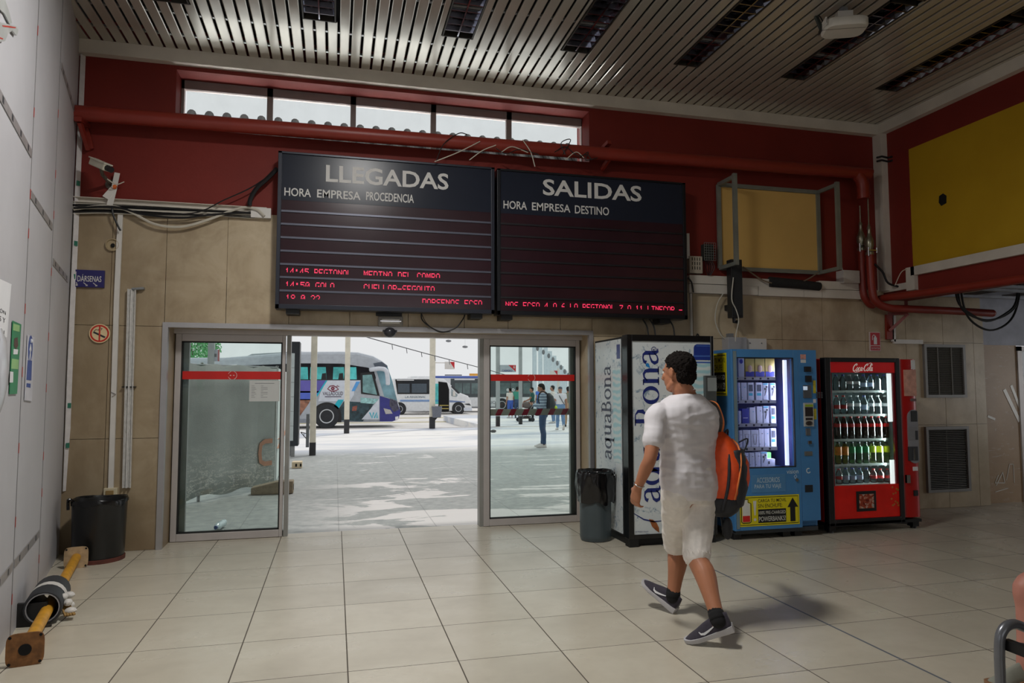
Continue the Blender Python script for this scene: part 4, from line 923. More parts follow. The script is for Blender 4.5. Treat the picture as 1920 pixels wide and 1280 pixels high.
for i in range(4): m.bar(lerp(s0, s1, .22)+sx*(.09+i*.012)+V(0, 0, -.02), lerp(s0, s1, .22)+sx*(.12+i*.015)-d*.06+V(0, 0, -.07), .016, .01)
m.build('strap_end', M('ochre_strap', (150, 116, 58), .6), r2)
tag(MB().box(s0.x-.16, s0.x+.02, s0.y+.0, s0.y+.03, 0, .14).build('rubber_block', M('black_rubber', (28, 28, 28), .7), loc=(s0.x-.1, s0.y, 0)), 'small black wedge block between foam sleeve and partition', 'block')
tag(MB().obox(fl(80, 1174, .006), (.045, .01, 0), (-.002, .009, 0), (0, 0, .006)).build('debris', M('dark_debris', (52, 46, 40), .8), loc=fl(80, 1174, 0)), 'sliver of dark debris on the tiles beside the yellow post', 'debris')
# paper taped to the door
r = thing('paper_notice', dz(490, 730), 'white printed sheet taped inside the left glass door under the red stripe', 'notice')
a, b = dz(468, 713), dz(524, 752); MB().box(a.x, b.x, DY-.0085, DY-.0065, b.z, a.z).build('sheet', M('door_paper', (200, 202, 200), .7, var=.03), r)
m = MB(); w = b.x-a.x; h = a.z-b.z; O_ = (a.x, DY-.0087, b.z)
m.ribbon([(w*.18, h*.86), (w*.82, h*.86)], h*.022, O_, (1, 0, 0), (0, 0, 1), .0003)
for i in range(8):
    z = h*(.74-i*.078); m.ribbon([(w*.07, z), (w*(.17+.03*(i % 3)), z)], h*.016, O_, (1, 0, 0), (0, 0, 1), .0003); m.ribbon([(w*.38, z), (w*(.46+.14*((i*7) % 3 > 0)), z)], h*.016, O_, (1, 0, 0), (0, 0, 1), .0003)
m.build('print_lines', GREY, r)
# ------------------------------------------------------------------ vending machines
MY = 6.0
def Q(px, py, y=MY): return at(px, py, y)
# serif letters as calligraphic strokes (x-height 1)
def ringw(cx, cy, rx, ry, thick, thin, a0=0, a1=360, n=28):
    pts = []; ws = []
    for i in range(n+1):
        a = math.radians(a0+(a1-a0)*i/n); pts.append((cx+rx*math.cos(a), cy+ry*math.sin(a))); ws.append(thin+(thick-thin)*abs(math.cos(a))**1.3)
    return pts, ws
def serif(ch):
    K, T = .20, .06
    st = lambda x, y0, y1: ([(x, y0), (x, y1)], [K, K]); sf = lambda x, y, w=.2: ([(x-w, y), (x+w, y)], [T, T])
    if ch == 'o': return [ringw(.46, .5, .36, .47, K, T)], .98
    if ch == 'n': return [st(.2, 0, .97), sf(.2, .03), sf(.13, .95, .13), ([(.22, .72), (.38, .9), (.56, .93), (.7, .82), (.74, .6), (.74, 0)], [.07, .1, .13, .17, K, K]), sf(.74, .03)], 1.0
    if ch == 'u': return [([(.2, 1), (.2, .38), (.26, .14), (.42, .06), (.58, .12), (.72, .3)], [K, K, .17, .13, .1, .07]), sf(.13, .96, .15), st(.76, 0, 1), sf(.68, .96, .15), sf(.86, .03, .14)], 1.04
    if ch == 'a': return [([(.14, .76), (.2, .9), (.38, .97), (.55, .93), (.64, .78), (.64, .2), (.72, .05), (.86, .06)], [.2, .14, .07, .12, K, K, .12, .05]), ([(.62, .58), (.4, .52), (.2, .42), (.12, .26), (.18, .1), (.32, .05), (.48, .1), (.62, .26)], [.06, .08, .13, .19, .15, .1, .07, .06])], .9
    if ch == 'q': return [ringw(.42, .5, .32, .47, K, T), st(.78, -.4, 1), sf(.78, -.4), ([(.62, .85), (.78, 1)], [.06, .1])], 1.06
    if ch == 'B': return [st(.22, 0, 1.5), sf(.16, .03, .16), sf(.16, 1.47, .16), ([(.2, 1.47), (.55, 1.46), (.72, 1.3), (.72, 1.02), (.56, .84), (.25, .80)], [T, T, .15, K, .09, T]), ([(.25, .80), (.6, .78), (.83, .6), (.83, .26), (.65, .05), (.2, .03)], [T, .08, .17, .22, .1, T])], 1.08
    return [], .4
def serif_line(m, s, O, U, W, depth=.001):
    """U: one x-height along the reading direction, W: one x-height upwards"""
    O = Vector(O); x = 0
    for ch in s:
        st, adv = serif(ch)
        for pts, ws in st:
            m.ribbon(pts, ws, O+Vector(U)*x, U, W, depth)
        x += adv
    return x
def mat_splash(name, a, b, dens):
    t = NT(name); v = t.obj(); n = t.noise(v, 9, 6, .7, 1.2); n2 = t.noise(v, 1.6, 3); n3 = t.noise(v, 34, 3)
    c = t.ramp(n2, [(.3, lin(a)[:3]), (.7, lin(b)[:3])]); c = t.mix(t.math('MULTIPLY', t.math('MULTIPLY', t.mapr(n, .54, .60), t.mapr(n3, .40, .6)), dens), c, lin((96, 132, 160)))
    t.bsdf(c, .25, 0, .5, coat=.2); return t.m
SPL = mat_splash('water_splash_print', (206, 216, 220), (226, 230, 230), .75)
NAVYI = M('navy_print', (30, 44, 116), .4, var=.03); PBLUE = M('bottle_cap_blue', (36, 58, 140), .3); PAQ = M('pale_aqua_print', (150, 204, 216), .3, var=.15, vs=8); SKYI = M('sky_blue_print', (100, 160, 205), .35)
x0, x1 = Q(1178, 800).x, Q(1341, 800).x; zt = 1.945
r = thing('water_vending_machine', (x0, MY, 0), 'tall water vending machine with pale splash graphics and upright navy lettering', 'vending machine')
m = MB(); m.box(x0+.01, x1-.01, 6.14, 6.86, .07, zt-.01); m.build('cabinet', BLACK, r, bevel=.004)
MB().box(x0+.004, x0+.012, 6.17, 6.83, .09, zt-.03).build('side_graphic', SPL, r)
m = MB(); fz0, fz1 = .11, 1.885; gx0, gx1 = Q(1187, 800).x, Q(1336, 800).x
m.box(x0-.002, gx0, MY, 6.12, .07, zt); m.box(gx1, x1, MY, 6.12, .07, zt); m.box(gx0, gx1, MY, 6.12, .07, fz0); m.box(gx0, gx1, MY, 6.12, fz1, zt); m.box(gx0, gx1, MY+.03, 6.12, fz0, fz1); m.build('door', M('glossy_black_door', (20, 21, 23), .18, spec=.6), r, bevel=.004)
m = MB(); m.box(x0+.03, x1-.03, 6.06, 6.8, .0, .07); m.box(x0+.0, x0+.09, 6.0, 6.10, .0, .07); m.box(x1-.1, x1-.02, 6.0, 6.1, 0, .07); m.build('plinth', M('black_plinth', (16, 16, 17), .6), r)
MB().box(gx0, gx1, MY+.012, MY+.03, fz0, fz1).build('front_graphic', SPL, r)
gy = MY+.0105
m = MB(); o = Q(1239, 942, gy); e = Q(1239, 652, gy); xh = o.x-Q(1206, 800, gy).x
tot = sum(serif(c)[1] for c in 'aquaBona'); L = (e.z-o.z)/tot
serif_line(m, 'aquaBona', o, V(0, 0, L), V(-xh, 0, 0)); m.build('lettering', NAVYI, r)
m = MB(); q = Q(1226, 655, gy); m.ribbon(arc((0, 0), .024, 0, 360, 20), .006, q, (1, 0, 0), (0, 0, 1), .001); m.text('R', q+V(.012, 0, -.011), V(0, 0, .022), V(-.024, 0, 0), .001, .01); m.build('registered_mark', NAVYI, r)
q = Q(1214, 684, gy-.001); m = MB(); m.prism([q+V(.018*math.cos(a)*(1 if math.sin(a) < 0 else 1), 0, .018*math.sin(a)) for a in [2*PI*k/16 for k in range(13)]]+[q+V(.03, 0, -.03)], (0, .0008, 0)); m.build('drop_emblem', M('drop_blue', (40, 130, 200), .3), r)
m = MB(); c0, c1 = Q(1300, 645, gy), Q(1335, 675, gy); e = gx1-.004; bb = .035; m.prism([(c0.x, gy-.001, c1.z), (e, gy-.001, c1.z), (e, gy-.001, c0.z), (c0.x+bb, gy-.001, c0.z), (c0.x+.012, gy-.001, c0.z-.012), (c0.x+.003, gy-.001, c0.z-bb)], (0, .001, 0)); cp = m.build('cap_print', PBLUE, r); m = MB(); m.box(c0.x-.004, e, gy-.0016, gy-.001, c1.z+.03, c1.z+.045); m.box(c0.x+.002, e, gy-.0016, gy-.001, c1.z-.03, c1.z-.015); m.box(c0.x+.03, e, gy-.0016, gy-.001, c0.z-.02, c0.z-.012); m.build('cap_ring', M('cap_ring_blue', (70, 104, 180), .3), cp)
m = MB(); c1, c2, c3 = Q(1302, 676, gy), Q(1303, 686, gy), Q(1292, 720, gy); e = gx1-.004
m.prism([(c1.x, gy-.001, c1.z), (e, gy-.001, c1.z), (e, gy-.001, Q(0, 770, gy).z), (Q(1290, 770, gy).x, gy-.001, Q(1290, 770, gy).z), (c3.x, gy-.001, c3.z), (c2.x, gy-.001, c2.z)], (0, .0008, 0))
def mat_bott():
    t = NT('bottle_print'); _, (x, y, z) = t.pos(); w = t.n('TexWave'); w.bands_direction = 'Z'; w.inputs['Scale'].default_value = 5; w.inputs['Distortion'].default_value = 5; t.l(t.obj(), w.inputs['Vector'])
    t.bsdf(t.ramp(w.outputs['Fac'], [(.2, lin((214, 226, 226))[:3]), (.8, lin((168, 212, 220))[:3])]), .3); return t.m
BOTP = mat_bott(); m.build('bottle_print', BOTP, r)
m = MB(); m.ribbon([(0, 0), (.10, -.06), (.2, -.085), (.3, -.08)], [.006, .012, .012, .004], Q(1188, 962, gy), (1, 0, 0), (0, 0, 1), .001); m.build('swoosh_line', NAVYI, r)
q = Q(1227, 985, gy); m = MB(); m.prism([q+V(a*.06, 0, b*.07) for a, b in ((-.9, .9), (-.2, .75), (.4, .3), (.75, -.3), (.8, -.95), (.2, -.6), (-.4, -.1))], (0, -.001, 0)); m.build('leaf_print', M('brown_leaf', (150, 84, 40), .5, var=.4, vs=20), r)
m = MB(); q = Q(1191, 999, gy); m.text('DE PASEO Espana', q, V(.13, 0, 0), V(0, 0, .016)); m.build('small_print', NAVYI, r)
# side lettering
sx_ = x0+.003
def SQ(px, py): return ax(px, py, sx_)
m = MB(); o, e = SQ(1144, 862), SQ(1144, 684); yb, yt_ = SQ(1146, 780).y, SQ(1134, 780).y; L = (e.z-o.z)/tot
serif_line(m, 'aquaBona', V(sx_, yb, o.z), V(0, 0, L), V(0, yt_-yb, 0)); m.build('side_lettering', M('slate_print', (70, 76, 96), .4), r)
m = MB(); c0, c1 = SQ(1156, 646), SQ(1162, 672); m.box(sx_-.001, sx_, 6.18, c0.y, c1.z, c0.z); m.build('side_cap_print', M('cap_print_side', (66, 74, 132), .3), r)
m = MB(); m.box(sx_-.001, sx_, 6.18, SQ(1150, 800).y, SQ(1150, 865).z, SQ(1155, 690).z); m.build('side_bottle_print', BOTP, r)
a, b = Q(1319, 704, MY), Q(1341, 760, MY); m = MB(); m.box(a.x, x1+.002, MY-.035, MY+.01, b.z, a.z); m.build('payment_panel', M('payment_panel_grey', (74, 78, 78), .4), r, bevel=.006)
a, b = Q(1323, 708, MY), Q(1340, 733, MY); MB().box(a.x, b.x, MY-.038, MY-.034, b.z, a.z).build('display', M('grey_display', (140, 146, 146), .3), r)
m = MB(); [m.box(x0+.06+i*0, x0+.068, 6.119, 6.13, z, z+.02) for i, z in enumerate((.3, .7, 1.2, 1.6))]; m.build('hinge', CHROME, r)
tag(MB().tube(smooth_path([V(x1-.02, 6.3, 1.945), V(x1+.03, 6.35, 1.99), V(x1+.09, 6.4, 1.93)], 5), .008, 6).build('cable', CABLE, smooth=True), 'short black cable between the tops of the water and blue machines', 'cable')
# ---- blue machine
BLUE = M('blue_machine_paint', (74, 134, 190), .38, var=.06, vs=2.5); BLUED = M('blue_machine_trim', (58, 110, 162), .4)
YELS = M('yellow_sticker', (226, 212, 26), .4, var=.04); LILAC = M('pale_lilac_card', (206, 208, 226), .45, var=.06)
x0, x1 = Q(1374, 800).x, Q(1535, 830).x; zb, zt = Q(1373, 996).z, Q(1373, 654).z
r = thing('accessory_vending_machine', (x0, MY, 0), 'blue vending machine selling phone accessories, between the water and the red machine', 'vending machine')
wx0, wx1, wz0, wz1 = Q(1384, 780).x, Q(1490, 780).x, Q(1430, 877).z, Q(1430, 670).z; cx_ = Q(1500, 800).x; BK = 6.62
m = MB(); m.box(x0, x0+.02, MY+.05, 6.86, zb, zt); m.box(x1-.02, x1, MY+.05, 6.86, zb, zt); m.box(x0+.02, x1-.02, MY+.05, 6.86, zt-.03, zt); m.box(x0+.02, x1-.02, MY+.05, 6.86, zb, zb+.03); m.box(x0+.02, x1-.02, BK, 6.86, zb+.03, zt-.03); m.box(wx1+.02, x1-.02, MY+.05, BK, zb+.03, zt-.03); m.box(x0+.02, wx1+.02, MY+.05, BK, zb+.03, wz0-.02)
m.build('cabinet', BLUE, r, bevel=.004)
m = MB(); m.box(x0+.02, x0+.025, MY+.06, BK, wz0-.02, zt-.03); m.box(wx1+.015, wx1+.02, MY+.06, BK, wz0-.02, zt-.03); m.box(x0+.02, wx1+.02, BK-.005, BK, wz0-.02, zt-.03); m.build('lining', M('dark_blue_lining', (52, 56, 96), .5), r)
m = MB(); m.box(x0, wx0, MY, MY+.05, zb, zt); m.box(wx1, cx_, MY, MY+.05, zb, zt); m.box(wx0, wx1, MY, MY+.05, zb, wz0); m.box(wx0, wx1, MY, MY+.05, wz1, zt); m.build('door', BLUE, r, bevel=.003)
m = MB(); m.box(cx_+.003, x1, MY, MY+.05, zb+.06, zt); m.box(x0+.001, x0+.016, MY-.003, MY, zb, zt); dr = m.build('control_column', BLUE, r, bevel=.003)
MB().box(x0+.018, x0+.05, MY-.006, MY-.0005, zb+.02, zt-.02).build('hinge_strip', M('weathered_blue_grey', (120, 138, 144), .4, var=.12), r)
MB().box(wx0, wx1, MY+.03, MY+.034, wz0, wz1).build('window', CGLASS, r)
m = MB(); m.box(wx0, wx1, MY-.002, MY+.02, wz0, wz0+.008); m.box(wx0, wx1, MY-.002, MY+.02, wz1-.008, wz1); m.box(wx1-.008, wx1, MY-.002, MY+.02, wz0, wz1); m.build('window_trim', BLACK, r)
tl = NT('blue_white_lamp'); _c = tl.ramp(tl.noise(tl.obj(), 5), [(.3, (.58, .64, 1)), (.7, (.66, .72, 1))]); tl.bsdf((1, 1, 1, 1), .4, emis=_c, es=1.25); LAMPB = tl.m
a, b = Q(1478, 675, 6.07), Q(1486, 873, 6.07); MB().box(wx1-.062, wx1-.032, MY+.06, MY+.085, wz0+.01, wz1-.02).build('lamp_tube', LAMPB, r)
m = MB(); m.box(x0+.02, x1-.02, MY+.02, 6.8, .055, zb); m.build('base', M('base_grey', (58, 62, 66), .5), r)
for fx in (x0+.05, Q(1480, 990).x, Q(1502, 990).x):
    for fy in (6.05, 6.72): MB().box(fx-.035, fx+.045, fy, fy+.09, 0, .06).build('foot', BLACK, r, bevel=.004)
area('accessory_case_lamp', (wx1-.075, MY+.12, (wz0+wz1)/2), (wx0, MY+.16, (wz0+wz1)/2), .10, wz1-wz0-.1, 10, (.64, .68, 1)).data.spread = math.radians(100)
SH = [(706.5, 712.5), (750, 756), (794, 800), (838.5, 845)]
sxr = wx1-.17
for ya, yb_ in SH:
    za, zb2 = Q(1386, ya, 6.09).z, Q(1386, yb_, 6.09).z
    s = MB().box(wx0-.02, sxr, MY+.07, BK-.02, za-.012, za).build('shelf', M('shelf_grey', (110, 112, 124), .4, .3), r)
    MB().box(wx0-.02, sxr+.01, MY+.062, MY+.07, zb2, za).build('price_rail', M('price_rail', (206, 206, 220), .35), s)
    g = MB()
    for i in range(5): g.box(wx0+.03+i*.085, wx0+.05+i*.085, MY+.0605, MY+.062, zb2+.006, za-.006)
    g.build('price_label', M('price_label_dark', (60, 60, 76), .5), s)
zfl = wz0+.0
MB().box(wx0-.02, sxr, MY+.07, BK-.02, zfl-.02, zfl).build('shelf', M('shelf_grey', (110, 112, 124)), r)
# front plates and stickers
def plateQ(m, x0, y0, x1, y1, off=.001, yy=MY):
    a, b = Q(x0, y0, yy), Q(x1, y1, yy); return m.box(a.x, b.x, yy-off, yy, b.z, a.z)
PL = M('plate_blue', (84, 138, 186), .35); PTXT = M('pale_blue_lettering', (196, 214, 224), .5)
m = MB(); plateQ(m, 1408.5, 890, 1473, 921, .003); m.build('name_plate', PL, r, bevel=.001)
m = MB(); a = Q(1419, 905, MY-.0035); b = Q(1462, 905, MY-.0035); m.text('ACCESORIOS', a, V(b.x-a.x, 0, 0), V(0, 0, .048), .0005, .002); a = Q(1415, 918, MY-.0035); b = Q(1465, 918, MY-.0035); m.text('PARA TU VIAJE', a, V(b.x-a.x, 0, 0), V(0, 0, .048), .0005, .002); m.build('plate_lettering', PTXT, r)
m = MB(); a = Q(1475, 888, MY-.001); b = Q(1497, 888, MY-.001); m.text('vision', a, V(b.x-a.x, 0, 0), V(0, 0, .04), .0005, .006); a = Q(1489, 893, MY-.001); m.ribbon([(0, 0), (.02, .02), (.03, .0), (.01, -.02), (0, 0)], .006, a, (1, 0, 0), (0, 0, 1), .0005); m.build('maker_lettering', PTXT, r)
def sticker(O, U, W, nrm, mname, full=True):
    """charge-your-phone sticker drawn on O + U*x + W*y, x,y in 0..1"""
    O, U, W = map(Vector, (O, U, W)); k = W.length/U.length
    q0 = lambda x, y, e=0: O+U*x+W*y+nrm*e
    fx = (lambda x: x) if full else (lambda x: x*1.235 if x > .3 else x)
    q = lambda x, y, e=0: q0(fx(x) if x < 1 else x, y, e)
    ts = 1 if full else 1.235
    b = MB().prism([q(0, 0), q(1, 0), q(1, 1), q(0, 1)], nrm*.001).build(mname, YELS, r)
    d = MB(); ap = .001
    u, w = U.normalized()*W.length, W
    d.ribbon([(.02/k*0+.06, .05), (1/k-.05, .05), (1/k-.05, .95), (.06, .95), (.06, .05)], .022, O+nrm*ap, u, w, .0006)
    d.text('CARGA TU MÓVIL', q(.315, .78, .0014), U*.47*ts, W*.14, .0003, .004); d.text('SIN ENCHUFE:', q(.315, .60, .0014), U*.40*ts, W*.13, .0003, .004)
    d.prism([q(.315, .10, .001), q(.775, .10, .001), q(.775, .55, .001), q(.315, .55, .001)], nrm*.0005)
    if full: d.prism([q(x, y, .001) for x, y in ((.89, .90), (.98, .58), (.93, .58), (.93, .10), (.845, .10), (.845, .58), (.80, .58))], nrm*.0006)
    d.ribbon([(x/k, y) for x, y in ((.045, .16), (.045, .76), (.085, .80), (.085, .90), (.155, .90), (.155, .80), (.20, .76), (.20, .16), (.18, .12), (.065, .12), (.045, .16))], .03, O+nrm*ap, u, w, .0006)
    d.build('black_print', M('sticker_black', (22, 22, 24), .5), b)
    h = MB(); h.prism([q(x, y, .0008) for x, y in ((.06, .15), (.185, .15), (.185, .75), (.145, .79), (.145, .88), (.095, .88), (.095, .79), (.06, .75))], nrm*.0005)
    h.prism([q(x, y, .0016) for x, y in ((.235, .84), (.29, .84), (.272, .36), (.252, .36))], nrm*.0004); h.prism([q(.262+.022*math.cos(a)*1, .22+.022/k*math.sin(a), .0016) for a in [PI*i/8 for i in range(16)]], nrm*.0004)
    h.text('100% PRE-CHARGED', q(.325, .38, .0018), U*.44*ts, W*.11, .0003, .003); h.text('POWERBANKS!', q(.325, .15, .0018), U*.44*ts, W*.16, .0003, .004); h.build('white_print', M('sticker_white', (222, 222, 214), .5), b)
    g = MB(); g.prism([q(.063, .155, .0016), q(.182, .155, .0016), q(.182, .36, .0016), q(.063, .36, .0016)], nrm*.0004); g.build('red_charge', M('sticker_red', (206, 36, 32), .5), b)
a, b, c = Q(1385.5, 988), Q(1499.5, 983), Q(1385.5, 931); sticker(V(a.x, MY-.0005, a.z), V(b.x-a.x, 0, 0), V(0, 0, c.z-a.z), V(0, -1, 0), 'front_sticker')
sa, sb = ax(1363.5, 742, x0-.0005), ax(1363.5, 661, x0-.0005)
wd_ = .78; yn = sa.y
sticker(V(x0-.0005, yn+.62, sa.z), V(0, -.62, 0), V(0, 0, sb.z-sa.z), V(-1, 0, 0), 'side_sticker', False)
def ctl(name, x0_, y0_, x1_, y1_, mat, th=.012, bev=.003):
    a, b = Q(x0_, y0_), Q(x1_, y1_); return MB().box(a.x, b.x, MY-th, MY+.001, b.z, a.z).build(name, mat, r, bevel=bev)
ctl('bank_sticker', 1500.5, 664, 1511, 673, M('white_red_sticker', (206, 150, 140), .4, var=.3, vs=30), .001, 0); ctl('bank_sticker', 1501, 674, 1511, 680, M('white_sticker', (214, 214, 214), .4), .001, 0)
ctl('display', 1507, 687, 1519, 697, BLACK, .02); ctl('note_slot', 1509, 704, 1519, 716, BLACK, .03)
k = ctl('keypad', 1505, 722, 1520.5, 746, M('keypad_grey', (86, 90, 96), .4), .012); a, b = Q(1506, 724, MY-.013), Q(1514, 731, MY-.013); MB().box(a.x, b.x, MY-.0135, MY-.012, b.z, a.z).build('screen', M('pale_screen', (190, 206, 226), .3, es=.5), k)
g = MB(); [g.box(Q(1506.5+i*4.3, 0).x, Q(1509.5+i*4.3, 0).x, MY-.0145, MY-.012, Q(1510, 736.5+j*3).z-.004, Q(1510, 734+j*3).z-.004) for i in range(3) for j in range(4)]; g.build('keys', M('key_dark', (50, 52, 56), .5), k)
k = ctl('card_reader', 1505.5, 755, 1524, 799, M('reader_silver', (190, 190, 186), .35, .2), .02)
g = MB(); a, b = Q(1507, 763), Q(1522, 780); g.box(a.x, b.x, MY-.022, MY-.02, b.z, a.z); a, b = Q(1508, 783), Q(1521, 787); g.box(a.x, b.x, MY-.022, MY-.02, b.z, a.z); a = Q(1515, 793); g.ell((a.x, MY-.02, a.z), (.042, .012, .022)); g.build('dark_panel', M('reader_dark', (52, 44, 42), .35), k)
g = MB(); a, b = Q(1507, 758), Q(1522, 762); g.box(a.x, b.x, MY-.0215, MY-.02, b.z, a.z); g.build('green_bar', M('reader_green', (150, 176, 40), .4), k)
k = ctl('coin_slot', 1510, 803, 1519, 816, M('slot_steel', (120, 124, 130), .35, .5), .01)
ctl('lock', 1513, 826, 1520, 832, CHROME, .02); ctl('tray', 1508, 846, 1523, 854, M('tray_steel', (120, 122, 120), .4, .4), .006); ctl('coin_return', 1509, 909, 1524, 922, M('dark_return', (30, 34, 40), .5), .004)
ctl('yellow_label', 1524, 713, 1530, 737, M('label_yellow', (196, 184, 40), .5, var=.25, vs=40), .001, 0); ctl('yellow_label', 1525, 766, 1531, 786, M('label_yellow', (196, 184, 40)), .001, 0); ctl('white_label', 1524.5, 748, 1530, 755, M('white_sticker', (214, 214, 214)), .001, 0)
m = MB(); a = Q(1516, 882, MY-.001); m.ribbon(arc((0, 0), .022, 60, 330, 12), .010, a, (1, 0, 0), (0, 0, 1), .0006); m.build('round_logo', PTXT, r)
k = Q(1493, 899); MB().tube([V(k.x, MY+.002, k.z), V(k.x, MY-.014, k.z)], .016, 14).build('door_lock', CHROME, r)
# packets inside, each a thing
CA = M('cyan_print', (60, 170, 200), .4); GOLD = M('gold_card', (206, 180, 96), .45, var=.12); NVC = M('deep_blue_card', (50, 56, 160), .45); GRN = M('green_card', (80, 190, 60), .5)
ROWS = [(6.11, SH[0][0], [(1384, 1395, 671, 'tag'), (1397, 1414, 672, 'gold'), (1415.5, 1433, 672, 'gold'), (1434.5, 1452, 672, 'gold')]),
        (6.11, SH[1][0], [(1384.5, 1388, 717, 'plain'), (1389.5, 1400, 717, 'cable'), (1402, 1413, 717, 'photo'), (1417, 1429, 717, 'photo'), (1430.5, 1440, 718, 'ear'), (1444, 1454, 718, 'ear')]),
        (6.11, SH[2][0], [(1385, 1389.5, 770, 'plain'), (1391, 1404.5, 766, 'blue'), (1405.5, 1416, 764, 'cable'), (1419, 1429, 762, 'plain'), (1431, 1441, 761, 'ear'), (1445, 1454.5, 761, 'photo')]),
        (6.11, SH[3][0], [(1386, 1391.5, 807, 'plain'), (1393, 1407, 806, 'glassbox'), (1408, 1422, 806, 'glassbox'), (1423, 1432, 804, 'plain'), (1433, 1442, 804, 'cable'), (1445, 1455, 803, 'photo')]),
        (6.11, 875.5, [(1387, 1393.5, 850, 'plain'), (1394.5, 1404, 849, 'slim'), (1405, 1414.5, 849, 'slim'), (1416, 1425.5, 848, 'slim'), (1427, 1438.5, 847, 'ear'), (1439, 1453, 860, 'low')])]
RN = ['top shelf', 'second shelf', 'middle shelf', 'fourth shelf', 'bottom shelf']
ON = ['first', 'second', 'third', 'fourth', 'fifth', 'sixth']
KD = {'tag': 'white upright card', 'gold': 'gold box with a face picture', 'plain': 'plain pale packet', 'cable': 'pale cable packet', 'photo': 'pale packet with a dark photo', 'ear': 'earphone packet', 'blue': 'deep blue packet', 'glassbox': 'white box with a drawn beaker', 'slim': 'slim white carton', 'low': 'low white carton'}
for ri, (yy, ysh, its) in enumerate(ROWS):
    zf = Q(1386, ysh, 6.10).z if ri < 4 else zfl
    for ci, (xa, xb, yt, kd) in enumerate(its):
        a, b = at(xa, yt, yy), at(xb, yt, yy); w = b.x-a.x; h = at(xa+(xb-xa)/2, yt, yy).z-zf; dpt = .05 if kd != 'low' else .09
        t = thing('packet', ((a.x+b.x)/2, yy+dpt/2, zf), f'{KD[kd]}, {ON[ci]} from left, {RN[ri]}, blue machine', 'packet', 'packets in the blue vending machine')
        body = {'gold': GOLD, 'blue': NVC}.get(kd, LILAC)
        MB().box(a.x, b.x, yy, yy+dpt, zf, zf+h).build('box', body, t, bevel=.002)
        pr = MB(); f = yy-.0006; X = lambda u: a.x+w*u; Z_ = lambda v: zf+h*v
        if kd == 'gold':
            pr.box(X(.02), X(.98), f, yy, Z_(.02), Z_(.30)); pr.build('blue_band', NVC, t)
            g = MB(); g.ell((X(.5), f, Z_(.45)), (w*.26, .002, h*.2), 12, 8); g.build('face_picture', M('picture_skin', (206, 170, 150), .5), t)
        elif kd in ('photo',):
            pr.box(X(.15), X(.85), f, yy, Z_(.5), Z_(.88)); pr.build('photo', M('photo_grey', (70, 74, 92), .5, var=.4, vs=60), t); MB().box(X(.15), X(.8), f, yy, Z_(.25), Z_(.4)).build('cyan_band', CA, t)
        elif kd == 'ear':
            pr.ribbon([(w*.3, h*.25), (w*.45, h*.5), (w*.4, h*.62)], .005, (a.x, f, zf), (1, 0, 0), (0, 0, 1), .0004); pr.ribbon([(w*.3, h*.25), (w*.65, h*.6), (w*.7, h*.75)], .005, (a.x, f, zf), (1, 0, 0), (0, 0, 1), .0004); pr.ell((X(.4), f, Z_(.66)), (.011, .002, .011), 8, 6); pr.ell((X(.7), f, Z_(.78)), (.011, .002, .011), 8, 6); pr.build('earphone_print', INK, t)
            MB().box(X(.05), X(.95), f, yy, Z_(.9), Z_(.98)).build('cyan_band', CA, t)
        elif kd == 'glassbox':
            pr.ribbon([(w*.25, h*.75), (w*.78, h*.75), (w*.68, h*.3), (w*.62, h*.15), (w*.4, h*.15), (w*.34, h*.3), (w*.25, h*.75)], .005, (a.x, f, zf), (1, 0, 0), (0, 0, 1), .0004); pr.build('beaker_print', INK, t)
        elif kd == 'low':
            pr.box(X(.1), X(.3), f, yy, Z_(.3), Z_(.7)); pr.build('ink_mark', INK, t)
        elif kd == 'tag':
            pr.ell((X(.5), f, Z_(.82)), (w*.3, .001, h*.12), 12, 8); pr.build('emblem', NVC, t)
        elif kd == 'blue':
            pr.box(X(.15), X(.8), f, yy, Z_(.35), Z_(.4)); pr.build('print_line', LILAC, t)
        else:
            pr.box(X(.1), X(.2), f, yy, Z_(.12), Z_(.18)); pr.box(X(.55), X(.75), f, yy, Z_(.72), Z_(.76)); pr.build('ink_mark', CA if kd == 'cable' else INK, t)
a, b = at(1440, 848, 6.2), at(1447, 860, 6.2); t = thing('packet', (a.x, 6.2, zfl), 'bright green packet standing behind the low carton in the blue machine', 'packet', 'packets in the blue vending machine'); MB().box(a.x, b.x, 6.21, 6.25, zfl, a.z).build('box', GRN, t)
# ---- red drinks machine
KY = 6.05
def KQ(px, py, y=KY): return at(px, py, y)
KRED = M('red_machine_paint', (178, 22, 20), .3, var=.08, vs=3, spec=.6); KBLK = M('black_machine_frame', (22, 22, 24), .4)
x0, xm, x1 = KQ(1551, 820).x, KQ(1692, 820).x, KQ(1722, 820).x; zt = 1.755; zb = .10
r = thing('drinks_vending_machine', (x0, KY, 0), 'red drinks vending machine with a lit window of bottles, rightmost of the three', 'vending machine')
wx0, wx1, wz0, wz1 = KQ(1563, 800).x, KQ(1680, 800).x, KQ(1565, 912).z, KQ(1562, 698).z; BK = 6.55
m = MB(); m.box(x0, x0+.03, KY+.08, 6.86, zb, zt-.01); m.box(x1-.02, x1, KY+.14, 6.86, zb, zt-.01); m.box(x0+.03, x1-.02, KY+.08, 6.86, zt-.04, zt-.01); m.box(x0+.03, x1-.02, KY+.08, 6.86, zb, zb+.03); m.box(x0+.03, x1-.02, BK, 6.86, zb+.03, zt-.04); m.box(xm-.0, x1-.02, KY+.14, BK, zb+.03, zt-.04); m.box(x0+.03, xm, KY+.08, BK, zb+.03, wz0-.02)
m.build('cabinet', KRED, r, bevel=.004)
MB().box(x0-.002, x0, 6.2, 6.8, .35, 1.35).build('side_print', M('side_photo_print', (120, 130, 146), .4, var=.4, vs=5), r)
m = MB(); f0 = KQ(1561, 800).x; f1 = KQ(1684, 800).x
